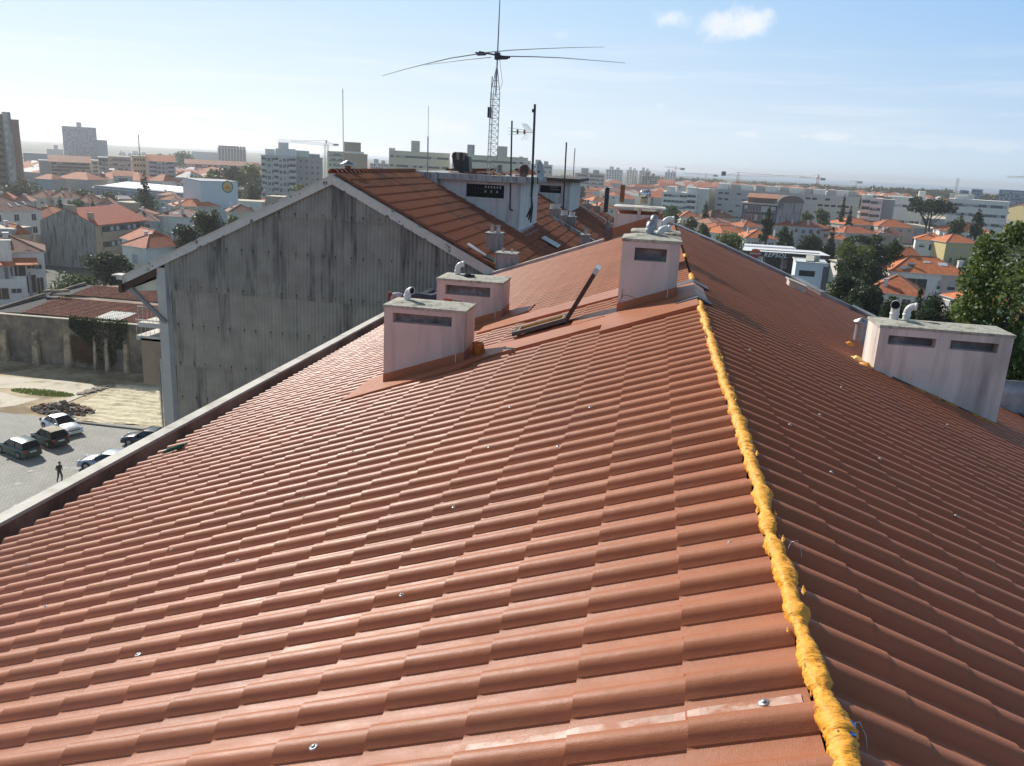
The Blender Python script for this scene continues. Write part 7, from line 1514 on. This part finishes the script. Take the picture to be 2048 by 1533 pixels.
def tree(label, ptop, wpx, y, kind='round', leaf='dark', ybase=None, dens=1.0, size=None, group='trees among the houses', crownfrac=None, name=None, cat='tree', px_floor=None):
    TREEN[0] += 1; seed = TREEN[0]*17; g = np.random.default_rng(seed)
    T0 = Y(ptop, y); H = T0[2]-GZ; dist = np.linalg.norm(T0); w = wpx/F_PX*dist*1.02; r = w/2
    nm = name or {'round':'broadleaf_tree','cone':'conifer_tree','column':'cypress_tree','umbrella':'umbrella_pine','bush':'bush'}[kind]
    t = thing(nm, label, cat, (T0[0], y, GZ), group=group)
    ch = {'round': min(H*.92, max(H*.72, w*.8)), 'cone': H*.93, 'column': H*.95, 'umbrella': min(H*.5, w*.5), 'bush': H}[kind] if crownfrac is None else H*crownfrac
    ctr = []
    if kind in ('round', 'bush'):
        nl = 13
        for i in range(nl):
            a = g.uniform(0, 6.28); q = g.uniform(.2, .72)*r; z = H-ch*g.uniform(.14, .86); s_ = r*g.uniform(.28, .5); q2 = q*(1-.5*max(0, (z-(H-ch*.4))/(ch*.4)))
            ctr.append((q2*math.cos(a), q2*math.sin(a), z, s_, s_, s_*.8))
        ctr.append((0,0,H-ch*.45,r*.6,r*.6,ch*.4)); ctr.append((g.uniform(-.2,.2)*r,0,H-ch*.16,r*.3,r*.3,ch*.16))
    elif kind == 'cone':
        lay = 11
        for i in range(lay):
            f = (i+.5)/lay; rr = r*(.10+.90*f)*g.uniform(.85,1.1); z = H-ch*f
            for k in range(max(2, int(2+5*f))):
                a = k*6.28/max(2, int(2+5*f))+g.uniform(0,1); ctr.append((rr*.52*math.cos(a), rr*.52*math.sin(a), z-rr*.08, rr*.50, rr*.50, ch/lay*.62))
        ctr.append((0,0,H-ch*.05,r*.06,r*.06,ch*.06))
    elif kind == 'column':
        for i in range(10): f = (i+.5)/10; rr = r*(.25+.75*math.sin(min(1, f*1.5)*1.57)); ctr.append((g.uniform(-.1,.1)*r, 0, H-ch*f, rr, rr, ch/10*.9))
    else:
        for i in range(16): a = g.uniform(0,6.28); q = g.uniform(.1,.8)*r; ctr.append((q*math.cos(a), q*math.sin(a), H-ch*g.uniform(.2,.6), r*.3, r*.3, ch*.2))
    pxs = F_PX/dist; sz = size or max(.10, 2.3/pxs); area = (wpx*ch*pxs); n = int(min(26000 if leaf != 'near' else 15000, max(500, area/ (sz*pxs)**2*2.6*dens)))
    V = cloud(n, ctr, sz, seed); link('crown', leafmesh('crown', V, LM[leaf]), t)
    mb = MB(); tr = max(.12, H*.018); mb.tube([(0,0,0),(g.uniform(-.1,.1),0,H*.5),(0,0,H*.86)], [tr*1.5, tr, tr*.3], 8)
    for i in range(5):
        c = ctr[int(g.integers(0, len(ctr)))]; z0 = H*g.uniform(.35,.6); mb.tube([(0,0,z0), (c[0]*.5,c[1]*.5,(z0+c[2])/2+.2), (c[0],c[1],c[2])], [tr*.6, tr*.4, tr*.15], 5)
    mb.build('trunk', M_bark, t); return t
TR = [
 ('dark layered conifer standing tall in front of the white warehouse', (287,346), 46, 262, 'cone', 'dark'),
 ('broad dark tree mass at the foot of the left tower block', (42,366), 70, 300, 'round', 'dark'),
 ('dark palm-like conifer among the pink roofs, left one', (118,393), 26, 232, 'cone', 'dark'),
 ('dark bushy conifer among the pink roofs, right one', (184,396), 22, 232, 'cone', 'dark'),
 ('green bush between the two dark conifers', (148,398), 40, 230, 'round', 'mid'),
 ('hazy green wood patch behind the brick block, left part', (365,306), 60, 800, 'round', 'mid'),
 ('hazy green tree right of the wood patch', (335,312), 40, 780, 'round', 'mid'),
 ('tall bright poplar beside the balcony block', (498,326), 62, 400, 'round', 'lite'),
 ('dark poplar left of the bright poplar', (462,332), 52, 400, 'round', 'dark'),
 ('dark green poplar in front of the brick block', (430,338), 46, 405, 'round', 'dark'),
 ('light yellow-green tree behind the blue hall, left', (385,349), 52, 330, 'round', 'lite'),
 ('light green round tree behind the blue hall, middle', (425,346), 50, 332, 'round', 'lite'),
 ('olive green tree at the base of the balcony block', (502,363), 52, 300, 'round', 'olive'),
 ('light green tree tip touching the barge board apex', (600,366), 46, 300, 'round', 'lite'),
 ('large dark bush above the barge board, nearest the peeling paint', (425,420), 84, 148, 'round', 'dark'),
 ('dark tree right of the large bush above the barge board', (470,428), 66, 150, 'round', 'mid'),
 ('dark bush behind the dark-gridded white house', (375,448), 62, 140, 'round', 'dark'),
 ('big dark tree between the sheds and the corrugated house', (205,505), 78, 128, 'round', 'dark'),
 ('taller mid-green tree right of the big dark tree', (238,508), 44, 130, 'round', 'mid'),
 ('low leafy vine bush over the second shed ridge', (155,546), 90, 120, 'bush', 'mid'),
 ('thin dark cypress by the overhanging eave', (256,530), 14, 125, 'column', 'dark'),
 ('grey-green leafless-looking tree behind the dark conifers', (160,376), 50, 260, 'round', 'olive'),
 ('tree by the white warehouse left end', (215,385), 34, 270, 'round', 'olive'),
 ('small hazy tree before the first grey far block', (1163,372), 26, 480, 'round', 'olive'),
 ('slim cypress in front of the white end wing', (1414,404), 17, 330, 'column', 'dark'),
 ('green trees left of the white villa, behind the ridge chimney', (1345,412), 52, 330, 'round', 'mid'),
 ('second green tree clump by the villa', (1318,418), 40, 332, 'round', 'mid'),
 ('purple-brown plum tree before the white and yellow villa', (1382,432), 34, 285, 'round', 'olive'),
 ('round bright green tree left of the terrace row', (1408,445), 36, 262, 'round', 'mid'),
 ('wide bright green tree cluster just over the right parapet', (1466,467), 78, 212, 'round', 'lite'),
 ('tall dark pine standing before the glass-fronted block', (1540,414), 30, 255, 'round', 'dark'),
 ('round light green tree right of the barrel-topped building', (1616,421), 28, 360, 'round', 'lite'),
 ('wide green tree beside the round light green one', (1648,417), 44, 365, 'round', 'mid'),
 ('dark conifer in front of the long slab, right end', (1703,412), 24, 370, 'cone', 'dark'),
 ('dark tree right of the front terrace house', (1572,452), 36, 246, 'round', 'dark'),
 ('olive green conifer beside the dark tree by the canopy', (1585,459), 28, 248, 'cone', 'mid'),
 ('yellow-green magnolia clump above the petrol station', (1628,466), 62, 247, 'round', 'olive'),
 ('tall dark pointed conifer above the petrol station', (1667,455), 36, 244, 'cone', 'dark'),
 ('dark green trees left of the big orange house, upper', (1742,468), 60, 196, 'umbrella', 'dark'),
 ('mid green trees under the flat-topped dark one', (1716,486), 82, 180, 'round', 'lite'),
 ('dense dark tree between the canopy and the orange house', (1758,480), 70, 182, 'round', 'dark'),
 ('dark bush left of the white two-storey house', (1790,474), 46, 190, 'round', 'mid'),
 ('huge dark conifer mass beside the modern villa, upper', (1712,506), 92, 142, 'round', 'dark'),
 ('dark conifer leaning by the old tiled roof', (1745,514), 66, 138, 'round', 'dark'),
 ('near dark conifer directly over the right parapet', (1690,540), 110, 104, 'round', 'dark'),
 ('near dark conifer right of that one', (1742,568), 110, 98, 'round', 'dark'),
 ('feathery dark conifer in front of the old tiled roof', (1795,590), 100, 92, 'round', 'dark'),
 ('feathery conifer with a pointed top before the white-walled house', (1843,574), 80, 90, 'cone', 'dark'),
 ('dark hedge conifer behind the elbow pipes', (1875,584), 120, 84, 'round', 'dark'),
 ('dark hedge conifer behind the round metal flue', (1715,600), 90, 86, 'round', 'dark'),
 ('dark hedge conifer under the leafy tree', (1915,590), 90, 82, 'round', 'dark'),
 ('big flat-topped umbrella pine beside the red house', (1870,392), 76, 370, 'umbrella', 'dark'),
 ('umbrella pine trunk companion, lower and wider', (1862,402), 60, 366, 'umbrella', 'dark'),
 ('dark conifer left of the yellow gable house', (1961,419), 32, 330, 'round', 'dark'),
 ('small green tree before the long pale low block', (1918,432), 36, 320, 'round', 'mid'),
 ('young birch in front of the wavy-balconied block', (1690,392), 10, 380, 'column', 'olive'),
 ('small tree by the pink-walled house', (1700,470), 40, 200, 'round', 'mid'),
]
for r_ in TR: tree(*r_, dens=1.5 if r_[3] > 180 else 1.8)
# big leafy tree at the right edge
for i, (p, wp, yy, cf, n_) in enumerate([((2085,442), 330, 33, .42, 26000)]):
    t = tree('big leafy tree with glossy leaves filling the right edge', p, wp, yy, 'round', 'near', dens=3, size=.085, crownfrac=.45, group=None)
V = cloud(7000, [(Y((1960,560),33)[0]-t.location.x, 0, Y((1960,560),33)[2]-GZ, .8,.8,1.0), (Y((1985,500),33)[0]-t.location.x, .3, Y((1985,500),33)[2]-GZ, .55,.6,.7), (Y((1940,620),33)[0]-t.location.x, -.3, Y((1940,620),33)[2]-GZ, .8,.8,.7),(Y((2040,470),33)[0]-t.location.x, .3, Y((2040,470),33)[2]-GZ, .5,.6,.5), (Y((1990,680),33)[0]-t.location.x, -.3, Y((1990,680),33)[2]-GZ, .9,.9,1.1), (Y((2040,740),33)[0]-t.location.x, -.3, Y((2040,740),33)[2]-GZ, .9,.9,.8)], .085, 5)
link('outer_branches', leafmesh('outer_branches', V, LM['near']), t)
# distant woods and town fabric
def farwood(label, spans, seed, leaf='mid', zmul=1.0, size=4.0, n=9000):
    g = np.random.default_rng(seed); Vs = []
    for (xa, ya, xb, yb, dist, thick, cnt) in spans:
        for k in range(cnt):
            f = (k+g.random())/cnt; px = xa+(xb-xa)*f; py = ya+(yb-ya)*f+g.normal()*1.0; q = Y((px, py), dist*g.uniform(.94, 1.06)); r = dist/F_PX*thick*g.uniform(.6, 1.3)
            Vs.append(cloud(70, [(q[0], q[1], q[2]-r*.8, r*1.3, r*1.3, r)], r*.28, int(g.integers(1e6))))
    o = link('wooded_ridge', leafmesh('wooded_ridge', np.concatenate(Vs), LM[leaf])); tag(o, label, 'wood', kind='stuff')
farwood('dark far wood along the right horizon behind the cranes', [(1318,356,1450,362,1500,7,60),(1470,364,1640,370,1600,7,70),(1640,372,1760,382,1300,9,60),(1740,378,1900,382,1300,10,90),(1690,392,1830,398,800,9,90),(1890,388,2050,394,1100,8,70)], 3, 'olive')
farwood('low hazy woods and gardens in the far town on the left', [(40,316,120,318,900,6,40),(216,320,262,322,900,6,20),(738,334,780,336,1000,6,20),(1105,352,1150,354,1100,5,20)], 9, 'olive')
# gardens between the houses
def gardens(label, spans, seed):
    g = np.random.default_rng(seed); Vs = []
    for (xa, xb, ya, yb, cnt) in spans:
        for k in range(cnt):
            q = G((g.uniform(xa, xb), g.uniform(ya, yb))); r = g.uniform(.8, 2.2); dist = math.hypot(q[0], q[1])
            Vs.append(cloud(int(90+30*r), [(q[0], q[1], GZ+r*.9, r*g.uniform(.8, 1.8), r, r*g.uniform(.8, 1.5))], max(.16, dist/F_PX*2.1), int(g.integers(1e6))))
    return tag(link('garden_greenery', leafmesh('garden_greenery', np.concatenate(Vs), LM['mid'])), label, 'shrubs', kind='stuff')
gardens('garden shrubs and hedges between the houses of the town on the left', [(0, 400, 425, 530, 110), (60, 540, 390, 425, 70)], 31)
gardens('garden shrubs and hedges between the houses of the town on the right', [(1330, 1500, 450, 520, 50), (1600, 2048, 470, 640, 170), (1350, 2048, 440, 470, 60)], 32)
# far roofs that read as one mass
mb = MB(); g = np.random.default_rng(21)
def farroofs(xa, ya, xb, yb, n, s_, hs, mset):
    for i in range(n):
        px = g.uniform(xa, xb); py = ya+(yb-ya)*(px-xa)/(xb-xa)+abs(g.normal())*hs; q = Z((px, py), GZ+7); 
        w = g.uniform(.6, 1.5)*s_; d = g.uniform(.6, 1.3)*s_; x, y, z = q
        if y < 60 or y > 3300: continue
        mb.box(x-w/2, x+w/2, y, y+d, GZ, z, int(g.integers(1, 4))); c = [(x-w/2-.3,y-.3,z+.02),(x+w/2+.3,y-.3,z+.02),(x+w/2+.3,y+d+.3,z+.02),(x-w/2-.3,y+d+.3,z+.02)]; mb.add(c+[(x-w*.15,y+d/2,z+d*.22),(x+w*.15,y+d/2,z+d*.22)], [(0,1,5,4),(1,2,5),(2,3,4,5),(3,0,4)], 0 if g.random() < .75 else 4)
farroofs(40, 330, 520, 345, 170, 13, 8, 0); farroofs(740, 338, 1230, 362, 110, 13, 6, 0); farroofs(1320, 362, 2048, 398, 300, 14, 5, 0); farroofs(1100, 374, 1330, 388, 40, 11, 6, 0)
tag(mb.build('far_roofs', [roofm('o'), wallm('w'), wallm('c'), wallm('g'), M_shut]), 'jumble of small far roofs and walls filling the town between the blocks', 'town', kind='stuff')
# ---------------------------------------------------------------- air
HAZE = True
if HAZE:
    mb = MB(); mb.box(-13000, 10000, -400, 12500, GZ-1.0, 34)
    m = bpy.data.materials.new('haze'); m.use_nodes = True; t_ = m.node_tree; t_.nodes.clear(); pv = t_.nodes.new('ShaderNodeVolumePrincipled'); oo = t_.nodes.new('ShaderNodeOutputMaterial')
    pv.inputs['Color'].default_value = (.97,.98,1,1); pv.inputs['Density'].default_value = .00018; pv.inputs['Anisotropy'].default_value = .5; t_.links.new(pv.outputs[0], oo.inputs['Volume'])
    o = mb.build('haze', m); tag(o, kind='stuff')
